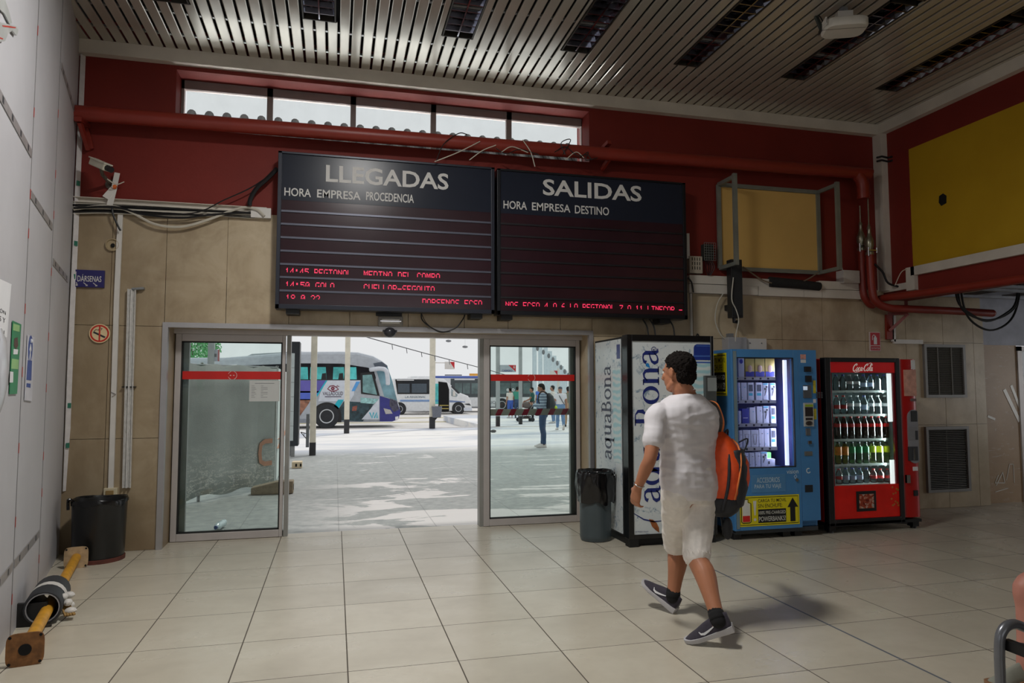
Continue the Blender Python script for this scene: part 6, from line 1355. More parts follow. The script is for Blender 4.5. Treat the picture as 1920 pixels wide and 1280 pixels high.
def person(loc, label, J, sk, shirt, legs, hair, shoes_, voxel=.012, s=1.0, sleeve=.45, leglen=1.0, hands=None, group=None, hem=.10, wr=.004, loose=.012, legloose=.012, hair_long=0, feet=True, cap=None, sock=None, sx=1.0, hs=1.0, lw=1.0):
    r = thing('person', loc, label, 'person', group)
    m = MB(); m.loft(torso_rings(J, 0, s=s, sx=(1+sx)/2)); p, rot = head_mesh(m, J, s*hs)
    for k, sg in (('L', -1), ('R', 1)):
        S, E, W = J[k+'s'], J[k+'e'], J[k+'w']; inn = S.lerp(J['neck'], .35)-Vector((0, 0, .03*s))
        limb(m, [inn, S, S.lerp(E, .45), E, E.lerp(W, .35), W], [.052*s, .060*s, .050*s, .040*s, .040*s, .027*s])
        hd = J.get(k+'hd', (W-E)); hp = J.get(k+'hp', J['fwd']*-.3+(J['Ls']-J['Rs'])*(-sg)); ht = J.get(k+'ht', J['fwd'])
        hand(m, W, hd, hp, ht, s*1.0, J.get(k+'curl', .35))
        lp, lr = leg_pts(J, k); limb(m, lp, [q*s*lw for q in lr])
        a = J[k+'a']; td = J[k+'t'].normalized(); limb(m, [a+td*.0*s+Vector((0, 0, -.02*s)), a+td*.07*s+Vector((0, 0, -.042*s)), a+td*.15*s+Vector((0, 0, -.06*s))], [.026*s, .020*s, .012*s])
    add_mesh('body', fuse(m, voxel, 3, None, loc, 'body'), sk, r)
    eyes(r, p, s*hs, sk)
    # shirt
    m = MB(); m.loft(torso_rings(J, loose*s, hem, 1.02, s, 0, sx))
    for k in 'LR':
        S, E, W = J[k+'s'], J[k+'e'], J[k+'w']; inn = S.lerp(J['neck'], .4)-Vector((0, 0, .03*s))
        if sleeve <= 1: limb(m, [inn, S, S.lerp(E, sleeve*.5), S.lerp(E, sleeve)], [(.056+loose*.4)*s, (.058+loose*.4)*s, (.052+loose*.5)*s, (.051+loose*.6)*s])
        else: limb(m, [inn, S, S.lerp(E, .5), E, E.lerp(W, .9)], [(.058+loose)*s, (.062+loose)*s, (.052+loose)*s, (.044+loose)*s, (.034+loose*.7)*s])
    sh = add_mesh('shirt', fuse(m, voxel, 6, (lambda w1, w2: (lambda c, nn: w1(c, nn)+w2(c, nn)))(wrinkle(6, wr*.8, 1.3, (1, 1, .8)), wrinkle(11, wr*.7, 5.1, (.55, .55, 1.5), lambda c, nn: wr*.5*noise.noise(Vector((c.x*5+c.z*16, c.y*5, c.z*7))))), loc, 'shirt'), shirt, r)
    # trousers or shorts
    m = MB(); m.loft(torso_rings(J, .018*s, -.1, .34, s, 0, (1+sx)/2))
    for k in 'LR':
        lp, lr = leg_pts(J, k); e = leglen*(len(lp)-1); n_ = int(e); P_ = lp[:n_+1]; R_ = lr[:n_+1]
        if e-n_ > .02: P_ = P_+[lp[n_].lerp(lp[n_+1], e-n_)]; R_ = R_+[lr[n_]+(lr[n_+1]-lr[n_])*(e-n_)]
        limb(m, P_, [(q+legloose*(1+.5*(i > 1)))*s for i, q in enumerate(R_)])
    tr_ = add_mesh('shorts' if leglen < .6 else 'trousers', fuse(m, voxel, 3, wrinkle(8, wr, 7.7, (1, 1, .8), lambda c, nn: wr*.7*noise.noise(Vector((c.x*6-c.z*14, c.y*6, c.z*9+3)))), loc, 'trousers'), legs, r)
    if feet:
        for k in 'LR':
            o, q, rv = shoe(r, J[k+'a'], J[k+'t'], J.get(k+'tu', Vector((0, 0, 1))), s, shoes_[0], shoes_[1])
            if sock: limb_m = MB(); an = J[k+'a']; kn = J[k+'k']; limb(limb_m, [an+(kn-an)*-.02, an+(kn-an)*.10], [.047*s, .046*s], 3, 14); limb_m.build('sock', sock, r, smooth='all')
    # hair
    if hair:
        m = MB(); m.ell(p(0, -.020, .042), (.085*s*hs, .101*s*hs, .091*s*hs), 22, 16, rot); m.ell(p(0, -.052, -.008), (.073*s*hs, .060*s*hs, .075*s*hs), 18, 12, rot)
        if hair_long: limb(m, [p(0, -.07, 0), p(0, -.095, -.10), p(0, -.085, -.20)], [.07*s, .06*s, .045*s], 4, 14)
        def cut(c, nn): return .007*noise.noise(c*55)+.006*noise.noise(c*120)
        hm = fuse(m, max(.004, voxel*.6), 1, cut, loc, 'hair')
        b = bmesh.new(); b.from_mesh(hm); f = J['face'].normalized(); u = Vector((0, 0, 1)); L0 = Vector(loc)
        dead = []
        for v in b.verts:
            q = v.co+L0-J['head']; y, z = q.dot(f)/s/hs, q.z/s/hs; x = abs(q.dot(f.cross(u)))/s/hs
            if (y > .045 and z < .075) or (y > .006 and z < .035) or (y > .022 and z < .062) or (y > -.035 and z < .015 and not hair_long) or z < -.075-.2*hair_long: dead.append(v)
        bmesh.ops.delete(b, geom=dead, context='VERTS'); b.to_mesh(hm); b.free()
        h = add_mesh('hair', hm, hair, r); sm = h.modifiers.new('thickness', 'SOLIDIFY'); sm.thickness = .008*s; sm.offset = -1
    if cap:
        m = MB(); m.ell(p(0, -.012, .055), (.086*s, .100*s, .075*s), 20, 12, rot); m.ell(p(0, .10, .045), (.06*s, .06*s, .008*s), 14, 8, rot); m.build('cap', cap, r, smooth='all')
    return r, p, rot, J
NEARP = []
def base_pose(o, yaw, s=1.0, **over):
    """relaxed standing figure, feet at o, facing yaw (0 = +Y); over: joints in local metres (x right, y forward, z up)"""
    j = dict(pel=(0, 0, .93), neck=(0, .0, 1.46), head=(0, .035, 1.60), Ls=(-.185, 0, 1.40), Rs=(.185, 0, 1.40), Le=(-.235, -.04, 1.12), Re=(.235, -.04, 1.12), Lw=(-.24, .05, .88), Rw=(.24, .05, .88),
             Lh=(-.09, 0, .90), Rh=(.09, 0, .90), Lk=(-.10, .02, .49), Rk=(.10, .02, .49), La=(-.10, -.03, .085), Ra=(.10, -.03, .085), Lt=(-.15, 1, 0), Rt=(.15, 1, 0), face=(0, 1, 0), fwd=(0, 1, 0))
    j.update(over); rot = Matrix.Rotation(yaw, 3, 'Z'); out = {}
    for k, v in j.items():
        if isinstance(v, (int, float)): out[k] = v; continue
        v = Vector(v)
        if k in ('face', 'fwd', 'hup') or len(k) > 2 or k in ('Lt', 'Rt'):
            out[k] = rot @ v if k in ('face', 'fwd', 'hup', 'Lt', 'Rt', 'Lhd', 'Rhd', 'Lhp', 'Rhp', 'Lht', 'Rht', 'Ltu', 'Rtu') else Vector(o)+rot @ (v*s)
        else: out[k] = Vector(o)+rot @ (v*s)
    return out
WHITE_T = cloth('white_cotton', (226, 222, 226), .03); CREAM_D = cloth('cream_denim', (238, 232, 226), .06, 30)
HAIRD = M('dark_brown_hair', (24, 19, 17), .8, var=.35, vs=60, bump=.5, bs=160, spec=.15)
# ---- the walker in the hall
def A(px, py, Y): return at(px, py, Y)
J = dict(pel=A(1296, 905, 3.97), neck=A(1284, 741, 3.99), head=A(1271, 700, 4.0), Ls=A(1232, 779, 3.93), Rs=A(1331, 779, 4.06), Le=A(1219, 858, 3.86), Lw=A(1196, 914, 3.93),
         Re=A(1346, 862, 4.16), Rw=A(1330, 815, 4.34), Lh=A(1272, 925, 3.94), Rh=A(1316, 925, 4.0), Lk=A(1269, 1022, 4.22), La=A(1262, 1117, 4.22), Rk=A(1306, 1040, 3.88), Ra=A(1346, 1160.5, 3.62))
J['fwd'] = Vector((-.30, .95, 0)).normalized(); J['face'] = Vector((-.42, .90, -.05)).normalized()
J['Lt'] = Vector((-.42, .66, .46)); J['Ltu'] = Vector((.25, -.3, .9)); J['Rt'] = Vector((-.72, .48, -.34)); J['Rtu'] = Vector((-.30, .10, .9))
J['Lhd'] = (A(1190, 940, 3.97)-J['Lw']); J['Lhp'] = Vector((.7, .2, .1)); J['Lht'] = Vector((-.1, .9, 0)); J['Lcurl'] = .42
J['Rhd'] = Vector((-.5, .2, .5)); J['Rhp'] = Vector((-.3, -.8, 0)); J['Rht'] = Vector((0, 0, 1)); J['Rcurl'] = 1.0
WL = fl(1330, 1175); WL = V(2.13, 3.95, 0)
SH_U = cloth('charcoal_knit', (62, 58, 68), .12, 60, .8); SH_S = M('grey_white_foam_sole', (190, 188, 192), .6, var=.08)
SKM = skin('tanned_skin', (176, 118, 88))
r, p, rot, J = person(WL, 'man in white t-shirt and frayed white denim shorts walking past the vending machines', J, SKM, WHITE_T, CREAM_D, HAIRD, (SH_U, SH_S), voxel=.0065, s=.985, sleeve=.60, leglen=.402, hem=.0, wr=.009, loose=.021, sx=1.13, hs=1.07, lw=1.12, legloose=.017, sock=M('black_sock', (20, 20, 22), .9))
d = (J['Le']-J['Lw']).normalized(); m = MB(); c = J['Lw']+d*.02; u1 = d.orthogonal().normalized(); u2 = d.cross(u1)
m.tube([c+(u1*math.cos(a)+u2*math.sin(a))*.0315 for a in [2*PI*i/24 for i in range(24)]], .003, 6, closed=True); m.build('bracelet', M('silver_bracelet', (206, 206, 206), .2, 1), r, smooth='all')
m = MB(); nk = J['neck']+Vector((0, 0, .022)); m.tube([nk+Vector((.071*math.cos(a), .068*math.sin(a)+.01, .018*math.sin(a)*-1)) for a in [2*PI*i/30 for i in range(30)]], .003, 6, closed=True); m.build('neck_chain', M('silver_bracelet', (206, 206, 206)), r, smooth='all')
# frayed hems and back pocket of the shorts
m = MB(); rnd = random.Random(8)
for k in 'LR':
    lp, lr = leg_pts(J, k); e = lp[2].lerp(lp[3], .02); ax_ = (lp[3]-lp[2]).normalized(); u1 = ax_.orthogonal().normalized(); u2 = ax_.cross(u1)
    for i in range(26):
        a = 2*PI*i/26+rnd.uniform(-.1, .1); rad = .079; q = e+(u1*math.cos(a)+u2*math.sin(a))*rad; L = rnd.choice((.02, .028, .035, .06 if i % 7 == 0 else .022))
        m.tube([q-ax_*.02, q+ax_*L*.5+u1*rnd.uniform(-.004, .004), q+ax_*L+u2*rnd.uniform(-.006, .006)], [.003, .002, .001], 5)
fr_ = m.build('frayed_threads', CREAM_D, r); fr_['kind'] = 'stuff'
# swoosh marks on the shoes
for sh_ in [o for o in r.children if o.name.startswith('shoe')]:
    k = 'L' if sh_.name == 'shoe' else 'R'; dd = J[k+'t'].normalized(); uu = (J[k+'tu']-dd*J[k+'tu'].dot(dd)).normalized(); rv = dd.cross(uu); b = J[k+'a']-uu*.085-dd*.06
    for sg in (-1, 1):
        m = MB(); pts = [(.185, .055), (.175, .043), (.158, .040), (.13, .048), (.10, .060), (.065, .078)]; ws = [.003, .009, .012, .010, .006, .002]
        st = [(0.0, .026), (.03, .034), (.09, .034), (.15, .038), (.20, .045), (.245, .043)]
        def wid(x):
            for (a0, w0), (a1, w1) in zip(st, st[1:]):
                if x <= a1: return w0+(w1-w0)*(x-a0)/(a1-a0)
            return .04
        L_, R_ = [], []
        for i, ((x, z), w) in enumerate(zip(pts, ws)):
            a0, a1 = pts[max(0, i-1)], pts[min(len(pts)-1, i+1)]; t = Vector((a1[0]-a0[0], a1[1]-a0[1])).normalized(); nx, nz = -t.y*w/2, t.x*w/2

            def P3(xx, zz, e):
                sn = max(0, min(1, (zz-.018)/(HT(xx)-.018))); y = wid(xx)*math.sqrt(max(0, 1-sn*sn))*(1 if sn < .2 else (1-.35*sn))+e; return b+dd*xx+uu*zz+rv*sg*y
            L_.append((P3(x+nx, z+nz, .0012), P3(x+nx, z+nz, .003))); R_.append((P3(x-nx, z-nz, .0012), P3(x-nx, z-nz, .003)))
        m.loft([[l[0], l[1], q[1], q[0]] for l, q in zip(L_, R_)]); m.build('side_mark', M('white_shoe_mark', (220, 220, 222), .5), sh_)
WALKER = (r, J)
# ---- his backpack, hung from the right shoulder
BO = M('orange_nylon', (226, 78, 22), .55, var=.1, vs=30); BK_ = M('black_nylon', (38, 40, 46), .6, var=.15, vs=40); BS_ = M('orange_piping', (232, 130, 66), .5)
bc = A(1363, 878, 3.99); br = thing('backpack', V(bc.x, bc.y, bc.z-.3), 'orange and black backpack slung on the right shoulder of the walking man', 'backpack')
bx = Vector((.55, .83, 0)).normalized()            # across the pack
bz = Vector((.06, 0, 1)).normalized(); bn = Vector((.83, -.55, 0)).normalized()   # outward
bo = A(1346, 880, 3.99)
def BP(a, b, c): return bo+bx*a+bn*b+bz*c
secs = [(-.27, .05, .04, .0), (-.22, .11, .085, .005), (-.10, .135, .115, .012), (.03, .135, .115, .01), (.13, .115, .085, -.005), (.20, .08, .05, -.02), (.235, .03, .02, -.03)]
m = MB(); m.loft([oring(BP(0, .04+k, z), bx, bn, a, b, 22, 2.8) for z, a, b, k in secs]); me = fuse(m, .008, 3, wrinkle(11, .004, 3), ORG[br.name], 'main_bag'); add_mesh('main_bag', me, BO, br)
m = MB(); m.loft([oring(BP(.0, .10+k, z), bx, bn, a*.86, b*.62, 20, 2.6) for z, a, b, k in secs[1:5]]); add_mesh('outer_pocket', fuse(m, .008, 3, wrinkle(12, .004, 9), ORG[br.name], 'outer_pocket'), BK_, br)
m = MB(); m.loft([oring(BP(-.02, .085, z), bx, bn, a, b, 20, 2.4) for z, a, b in ((-.10, .05, .10), (-.05, .085, .108), (.05, .07, .10), (.10, .03, .07))]); add_mesh('orange_pocket', fuse(m, .008, 2, wrinkle(12, .003, 5), ORG[br.name], 'orange_pocket'), BO, br)
m = MB(); m.loft([oring(BP(0, .04, z), bx, bn, a, b, 20, 2.6) for z, a, b in ((-.285, .06, .05), (-.25, .112, .092), (-.20, .128, .112), (-.16, .128, .112))]); add_mesh('base_panel', fuse(m, .008, 2, None, ORG[br.name], 'base_panel'), BK_, br)
m = MB(); m.tube(smooth_path([BP(-.10, .10, -.20), BP(-.118, .125, -.08), BP(-.10, .14, .06), BP(-.05, .12, .15), BP(.03, .08, .19)], 6), .006, 6); m.build('zip', BS_, br, smooth='all')
m = MB(); m.tube(smooth_path([BP(-.125, .04, -.24), BP(-.138, .07, -.08), BP(-.12, .07, .08), BP(-.05, .05, .2)], 6), .010, 8); m.build('side_seam', BK_, br, smooth='all')
Rs = J['Rs']; strap = [BP(-.03, -.01, .19), Rs+Vector((.035, -.075, -.03)), Rs+Vector((.015, -.045, .070)), Rs+Vector((-.01, .03, .088)), Rs+Vector((-.03, .10, .03)), Rs+Vector((-.02, .145, -.10)), BP(-.09, -.05, -.12)]
sp = smooth_path(strap, 6); m = MB()
for a, b in zip(sp, sp[1:]): pass
rings = []
for i, q in enumerate(sp):
    t = (sp[min(i+1, len(sp)-1)]-sp[max(i-1, 0)]).normalized(); ctr = Rs+Vector((0, 0, -.10)); out = (q-ctr); out = (out-t*out.dot(t)).normalized(); w = t.cross(out); rings.append([q+w*.026+out*.004, q-w*.026+out*.004, q-w*.026-out*.004, q+w*.026-out*.004])
m.loft(rings); m.build('shoulder_strap', M('strap_grey', (70, 66, 66), .6), br); m = MB(); m.loft([[g[0]+ (g[0]-g[3])*.1, g[0]*.7+g[1]*.3+(g[0]-g[3])*.1, g[3]*.7+g[2]*.3, g[3]] for g in rings]); m.build('strap_piping', BS_, br)
m = MB(); m.tube(smooth_path([BP(-.02, .02, .20), BP(0, .05, .25), BP(.03, .05, .20)], 5), .007, 6); m.build('grab_loop', BK_, br, smooth='all')
m = MB(); m.bar(BP(.0, .03, -.27), BP(-.01, .05, -.40), .02, .006); m.ell(BP(.0, .07, -.36), (.035, .02, .07), 12, 8); m.build('strap_end', BK_, br, smooth='all')
MB().ell(BP(.02, .165, -.06), (.02, .012, .014), 10, 8).build('tassel', M('pale_tassel', (206, 190, 160), .7), br, smooth='all')
m = MB(); m.tube(smooth_path([BP(.06, .12, .17), BP(.1, .17, .19), BP(.11, .16, .13), BP(.08, .14, .1)], 5), .005, 6); m.build('loop_cord', BK_, br, smooth='all')
# ---- bench and the seated person at the right edge
bq = fl(1868, 1300); SEATM = M('perforated_grey_steel', (96, 98, 102), .35, .6, var=.1); TUBEM = M('grey_tube', (120, 122, 128), .3, .5, var=.06)
BX, BYY = 2.475, 2.20
r = thing('bench', (2.8, 1.6, 0), 'grey steel waiting bench with a bent tube end frame at the bottom right corner', 'bench')
m = MB(); m.tube(smooth_path([V(BX-.01, BYY, 0), V(BX, BYY, .25), V(BX+.004, BYY, .46), V(BX+.026, BYY, .522), V(BX+.073, BYY, .540), V(BX+.13, BYY, .522), V(BX+.26, BYY, .465), V(BX+.46, BYY, .44)], 6), .0185, 14); m.build('end_frame', TUBEM, r, smooth='all')
MB().tube([V(BX+.46, BYY, .44), V(BX+.46, BYY, 0)], .0185, 12).build('leg', TUBEM, r, smooth=True); MB().tube([V(BX+.02, .9, 0), V(BX+.02, .9, .48)], .0185, 12).build('leg', TUBEM, r, smooth=True); MB().tube([V(BX+.46, .9, 0), V(BX+.46, .9, .44)], .0185, 12).build('leg', TUBEM, r, smooth=True)
def mat_perf():
    t = NT('perforated_sheet'); v = t.obj(); x = t.n('TexVoronoi'); x.inputs['Scale'].default_value = 95; x.inputs['Randomness'].default_value = 0; t.l(v, x.inputs['Vector'])
    h = t.math('LESS_THAN', x.outputs['Distance'], .34); t.bsdf(t.mix(h, lin((128, 128, 132)), lin((20, 20, 20))), .4, .4); return t.m
PERF = mat_perf()
m = MB(); m.loft([[V(BX+.03+.42*u, y, .488-.03*math.sin(PI*u)) for u in [i/10 for i in range(11)]]+[V(BX+.03+.42*u, y, .480-.03*math.sin(PI*u)) for u in [1-i/10 for i in range(11)]] for y in (.9, BYY-.02)]); m.build('seat', PERF, r)
MB().box(BX+.02, BX+.05, .9, BYY, .45, .488).build('front_rail', M('dark_rail', (34, 34, 36), .4, .4), r)
r = thing('bench', (3.8, 2.65, 0), 'second steel bench seat under the bare-legged sitter, mostly outside the frame', 'bench')
MB().box(3.56, 4.1, 2.3, 2.95, .40, .425).build('seat', PERF, r, bevel=.01)
for a in (3.62, 4.04):
    for b in (2.36, 2.89): MB().tube([V(a, b, 0), V(a, b, .41)], .02, 10).build('leg', TUBEM, r, smooth=True)
o = V(3.80, 2.66, 0)
J2 = dict(pel=V(3.80, 2.66, .555), neck=V(3.90, 2.66, 1.08), head=V(3.88, 2.66, 1.22), Ls=V(3.90, 2.47, 1.02), Rs=V(3.90, 2.85, 1.02), Le=V(3.80, 2.42, .78), Re=V(3.80, 2.90, .78), Lw=V(3.60, 2.50, .66), Rw=V(3.60, 2.80, .66),
          Lh=V(3.78, 2.58, .52), Rh=V(3.78, 2.75, .52), Lk=V(3.36, 2.50, .475), Rk=V(3.345, 2.80, .475), La=V(3.32, 2.50, .083), Ra=V(3.30, 2.80, .083), fwd=V(-1, 0, 0), face=V(-1, 0, 0), Lt=V(-1, -.1, 0), Rt=V(-1, .02, 0))
for k in 'LR': J2[k+'hp'] = V(0, 0, -1); J2[k+'hd'] = V(-1, 0, -.3)
person(o, 'bare-legged person in pale shoes seated at the right edge, mostly out of frame', J2, skin('pink_skin', (196, 134, 118)), cloth('grey_shirt', (120, 124, 130)), cloth('dark_shorts', (60, 62, 70)), HAIRD, (cloth('pale_green_canvas', (150, 152, 140)), M('tan_sole', (150, 110, 80), .6)), voxel=.010, s=.97, sleeve=.5, leglen=.30)
# ------------------------------------------------------------------ the bus station outside
POSTM = M('cream_post_paint', (214, 208, 190), .6, var=.1, vs=6); POSTB = M('black_post_base', (46, 46, 48), .6, var=.2, vs=10)
def post(px0, px1, py, pyb, label, h=6.0, z0=0.0, mat=None):
    g = fl((px0+px1)/2, py, z0); w = abs(at(px1, py, g.y).x-at(px0, py, g.y).x)*.92; zb_ = at((px0+px1)/2, pyb, g.y).z
    r = thing('canopy_post', g, label, 'post', 'white platform posts')
    m = MB(); m.box(g.x-w/2, g.x+w/2, g.y-w/2, g.y+w/2, zb_, h); m.box(g.x-w*.15, g.x-w*.05, g.y-w/2-.002, g.y-w/2, zb_, h); m.build('shaft', mat or POSTM, r, bevel=.008)
    MB().box(g.x-w/2-.003, g.x+w/2+.003, g.y-w/2-.003, g.y+w/2+.003, z0, zb_).build('black_base', POSTB, r)
    return r, g, w
r1, g1, w1 = post(579.5, 592, 853, 829, 'nearest cream post with black base, seen left in the open doorway')
m = MB(); a, b = at(574.5, 776, g1.y-.02), at(579, 838, g1.y-.02); m.box(a.x, b.x, g1.y-.06, g1.y+.06, b.z, a.z); m.build('side_plate', M('grey_side_plate', (110, 114, 116), .5), r1)
m = MB(); c = at(570, 815, g1.y); m.bar(c+V(-.07, 0, .06), c+V(.08, 0, .02), .015, .015); m.bar(c+V(-.07, 0, .06), c+V(.08, 0, -.12), .015, .015); m.bar(c+V(0, 0, .04), c+V(.0, 0, -.04), .012, .012); m.build('corner_bracket', BLACK, r1)
r2, g2, w2 = post(644.5, 655, 812, 786, 'cream post standing in front of the coach door')
r3, g3, w3 = post(805, 815.5, 803, 781, 'white post with a wire waste basket, between coach and minibus')
m = MB(); n = 18; c = at(819, 772, g3.y-.16); m.lathe([(.15, -.20), (.19, .20), (.175, .20), (.14, -.18), (0, -.18), (0, -.20)], c, n); m.build('waste_basket', M('grey_basket', (104, 108, 118), .5, var=.15, vs=30), r3, smooth=True)
MB().bar(g3+V(.08, 0, .3), c+V(0, 0, -.2), .04, .04).build('basket_arm', BLACK, r3)
r4, g4, w4 = post(930, 937, 799, 780, 'post with the bay six sign, seen through the right glass door', mat=M('grey_post_paint', (168, 172, 172), .6, var=.08)); r5, g5, w5 = post(973, 979, 795, 780, 'second post through the right glass door, behind the striped tape', mat=M('grey_post_paint', (168, 172, 172)))
pl, gl, wl = post(384, 397, 875, 840, 'post behind the fence at the upper left of the left glass door', mat=M('grey_post_paint', (168, 172, 172)))
r = thing('paper_notice', at(404, 668, gl.y), 'laminated notice hanging on the post above the fence', 'notice'); a, b = at(397, 655, gl.y), at(411.5, 677, gl.y); MB().box(a.x, b.x, gl.y-.01, gl.y+.0, b.z, a.z).build('sheet', M('notice_lilac', (190, 194, 206), .4), r); MB().box(a.x+.05, b.x-.05, gl.y-.012, gl.y-.01, (a.z+b.z)/2-.03, (a.z+b.z)/2+.03).build('print', GREY, r)
MB().box(b.x-.03, b.x, gl.y-.012, gl.y-.01, b.z, a.z).build('red_edge', M('notice_red', (196, 110, 110), .5), r)
SRED = M('sign_bright_red', (196, 36, 46), .45); SGREY = M('sign_grey', (176, 184, 190), .5)
def bay(x0, y0, x1, y1, Y, label, txt, num, parts):
    a, b = at(x0, y0, Y), at(x1, y1, Y); w, h = b.x-a.x, a.z-b.z; r = thing('bay_sign', (a.x, Y, b.z), label, 'sign', 'bay number signs'); MB().box(a.x, b.x, Y-.02, Y+.02, b.z, a.z).build('panel', parts, r)
    MB().prism([(a.x+w*.52, Y-.022, a.z), (b.x, Y-.022, a.z), (b.x, Y-.022, b.z+h*.05)], (0, .002, 0)).build('red_corner', SRED, r)
    if num: MB().text(num, (a.x+w*.84, Y-.024, a.z-h*.48), (w*.1, 0, 0), (0, 0, h*.42), .001, .02).build('number', WHITE, r)
    if txt: MB().text(txt, (a.x+w*.12, Y-.022, b.z+h*.06), (w*.66, 0, 0), (0, 0, h*.28), .001, .01).build('lettering', NAVYI, r)
    return r
bay(937.5, 684, 967, 697.5, g4.y-.1, 'grey bay sign reading CABRERO with a red corner and a six', 'CABRERO', '6', SGREY); b_ = bay(834, 678, 852, 692, g3.y, 'white bay sign with a red corner above the minibus', None, None, WHITE); z_ = at(834, 680, g3.y).z; MB().bar((g3.x, g3.y, z_), (at(836, 680, g3.y).x, g3.y, z_), .03, .03).build('arm', WHITE, b_)
b_ = bay(1031, 694.5, 1045, 704, 40, 'distant white bay sign with a red corner, upper right of the right door', None, None, WHITE); q = at(1045, 700, 40); MB().box(q.x, q.x+.12, 39.95, 40.05, -.3, q.z+.3).build('pole', WHITE, b_)
WR = M('thin_wire', (70, 70, 74), .6)
r = thing('overhead_cable', at(800, 662, 20), 'dark overhead cable with short hanging clips, sloping across the sky', 'cable')
m = MB(); m.tube([at(640, 617, 17), at(695, 634, 18), at(800, 663, 20), at(908, 691, 22), at(980, 712, 25)], .012, 6); m.build('wire', WR, r)
for q, y in ((735, 646), (762, 653), (790, 660), (815, 667), (842, 674), (876, 683)): c = at(q, y, 20); MB().bar(c, c+V(.02, 0, -.14), .016, .016).build('clip', WR, r)
struct(MB().box(-6, 12, 23.95, 24.05, at(872, 650, 24).z+1.95, at(872, 650, 24).z+2.15).build('canopy_beam', POSTM))
for q, y, l in ((841, 639, 'upper'), (872, 650, 'middle'), (904, 656, 'lower')):
    c = at(q, y, 24); t = thing('hanging_lamp', c, f'small round lamp against the white sky, {l} of three in a row', 'lamp', 'row of small lamps'); MB().ell(c, (.10, .10, .045), 14, 8).build('shade', M('lamp_grey', (120, 122, 126), .5), t, smooth='all'); MB().tube([c, V(c.x, c.y, at(872, 650, 24).z+1.96)], .004, 5).build('wire', M('pale_wire', (220, 220, 220), .6), t)
for i, (q, yt) in enumerate(((1002, 640), (1013, 648), (1023, 656), (1031, 664), (1039, 672), (1046, 681), (1053, 690), (1060, 698))):
    Y = 4700/(738-yt); c = at(q, yt, Y); t = thing('canopy_post', (c.x, Y, -.3), f'thin white post of the receding row at the right, {ON8[i]} from its near end', 'post', 'receding row of white posts'); w = .0026*Y; MB().box(c.x-w, c.x+w, Y-w, Y+w, -.3, c.z+.3).build('shaft', M('pale_blue_post', (206, 218, 226), .6), t); MB().ell((c.x+w*1.6, Y-w, c.z-.5), (w*.9, w*.9, w*1.5), 8, 6).build('lamp', M('lamp_grey', (120, 122, 126), .5), t)
# raised island on the right, so that the passers-by stand on paving
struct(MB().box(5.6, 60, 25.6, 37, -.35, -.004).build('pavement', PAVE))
# ---- construction fence
fc = fl(514, 914); fe = fl(534, 880); fd = (fc-fl(345, 946)); fa_ = fc-fd*1.75; ft = at(514, 689, fc.y).z
def mat_fab():
    t = NT('grey_fence_fabric'); v = t.obj(); pos, (x, y, z) = t.pos(); n = t.noise(v, 2.2, 5); n2 = t.noise(t.scale(v, (1, 1, 3)), 3.5, 6, .7, 2.0); n3 = t.noise(v, 60, 3)
    c = t.ramp(n, [(.3, lin((160, 166, 163))[:3]), (.7, lin((180, 186, 183))[:3])]); low = t.mapr(z, .2, .75, 1, 0)
    c = t.mix(t.math('MULTIPLY', t.math('MULTIPLY', t.mapr(n2, .50, .53), t.mapr(n3, .42, .52)), t.math('MULTIPLY', low, .8)), c, lin((232, 232, 226)))
    t.bsdf(c, .8, 0, .2, n3, .15); return t.m
FAB = mat_fab(); FABW = cloth('white_fence_fabric', (226, 232, 230), .05, 6)
r = thing('site_fence', fc, 'construction fence wrapped in grey fabric behind the left glass door', 'fence')
m = MB(); rows = []
for j in range(7):
    z = .06+(ft-.06)*j/6; row = []
    for i in range(31): u = i/30; q = lerp(fa_, fc, u); row.append(V(q.x, q.y+.03*noise.noise(V(u*9, z*1.5, 2))+(.05 if j == 0 else 0)*math.sin(u*30), z+(.03*math.sin(u*26) if j == 0 else 0)-(.0 if j < 6 else .02*math.sin(u*40))))
    rows.append(row)
m.loft([rw+[p+V(0, .012, 0) for p in reversed(rw)] for rw in rows]); m.build('fabric', FAB, r, smooth='all')
m = MB(); m.prism([fc+V(0, 0, .08), fe+V(0, 0, .10), fe+V(0, 0, ft-.02), fc+V(0, 0, ft)], (.008, 0, 0)); m.build('return_fabric', FABW, r)
for q in (fc, fa_, lerp(fa_, fc, .5)): MB().tube([q+V(0, .085, 0), q+V(0, .085, ft+.03)], .02, 10).build('fence_post', STEEL, r, smooth=True)
MB().tube([fa_+V(0, .05, ft), fc+V(0, .05, ft)], .014, 8).build('top_rail', STEEL, r, smooth=True)
OFab = M('faded_orange_print', (192, 144, 120), .8); fu = (fc-fa_).normalized(); sc = (fc-fl(345, 946)).length/(514-345)
oz = at(497, 846, fc.y).z; c = lerp(fl(345, 946), fc, (495-345)/(514-345))+V(0, -.035, oz)
m = MB(); P_ = [(.13, .16), (-.02, .16), (-.10, .12), (-.12, .0), (-.10, -.12), (-.02, -.16), (.13, -.16)]; m.ribbon(P_, .065, c, fu, (0, 0, 1), -.004); m.build('letter_print', OFab, r)
f2 = (fe-fc); m = MB(); q = fc+V(.010, 0, 0)
for pts in ([(.1, .55), (.9, .72), (.9, .85)], [(.15, .68), (.6, .66)], [(.3, 1.45), (.35, 1.7)], [(.5, 1.35), (.6, 1.42)]):
    for (a, z0), (b, z1) in zip(pts, pts[1:]): m.bar(q+f2*a+V(0, 0, z0), q+f2*b+V(0, 0, z1), .004, .06, (1, 0, 0))
m.build('letter_print', OFab, r)
r = thing('concrete_block', fl(510, 925), 'tapered concrete fence foot lying under the end of the grey fence', 'block'); a, b = fl(470, 928), fl(549, 926); y0 = a.y-.0
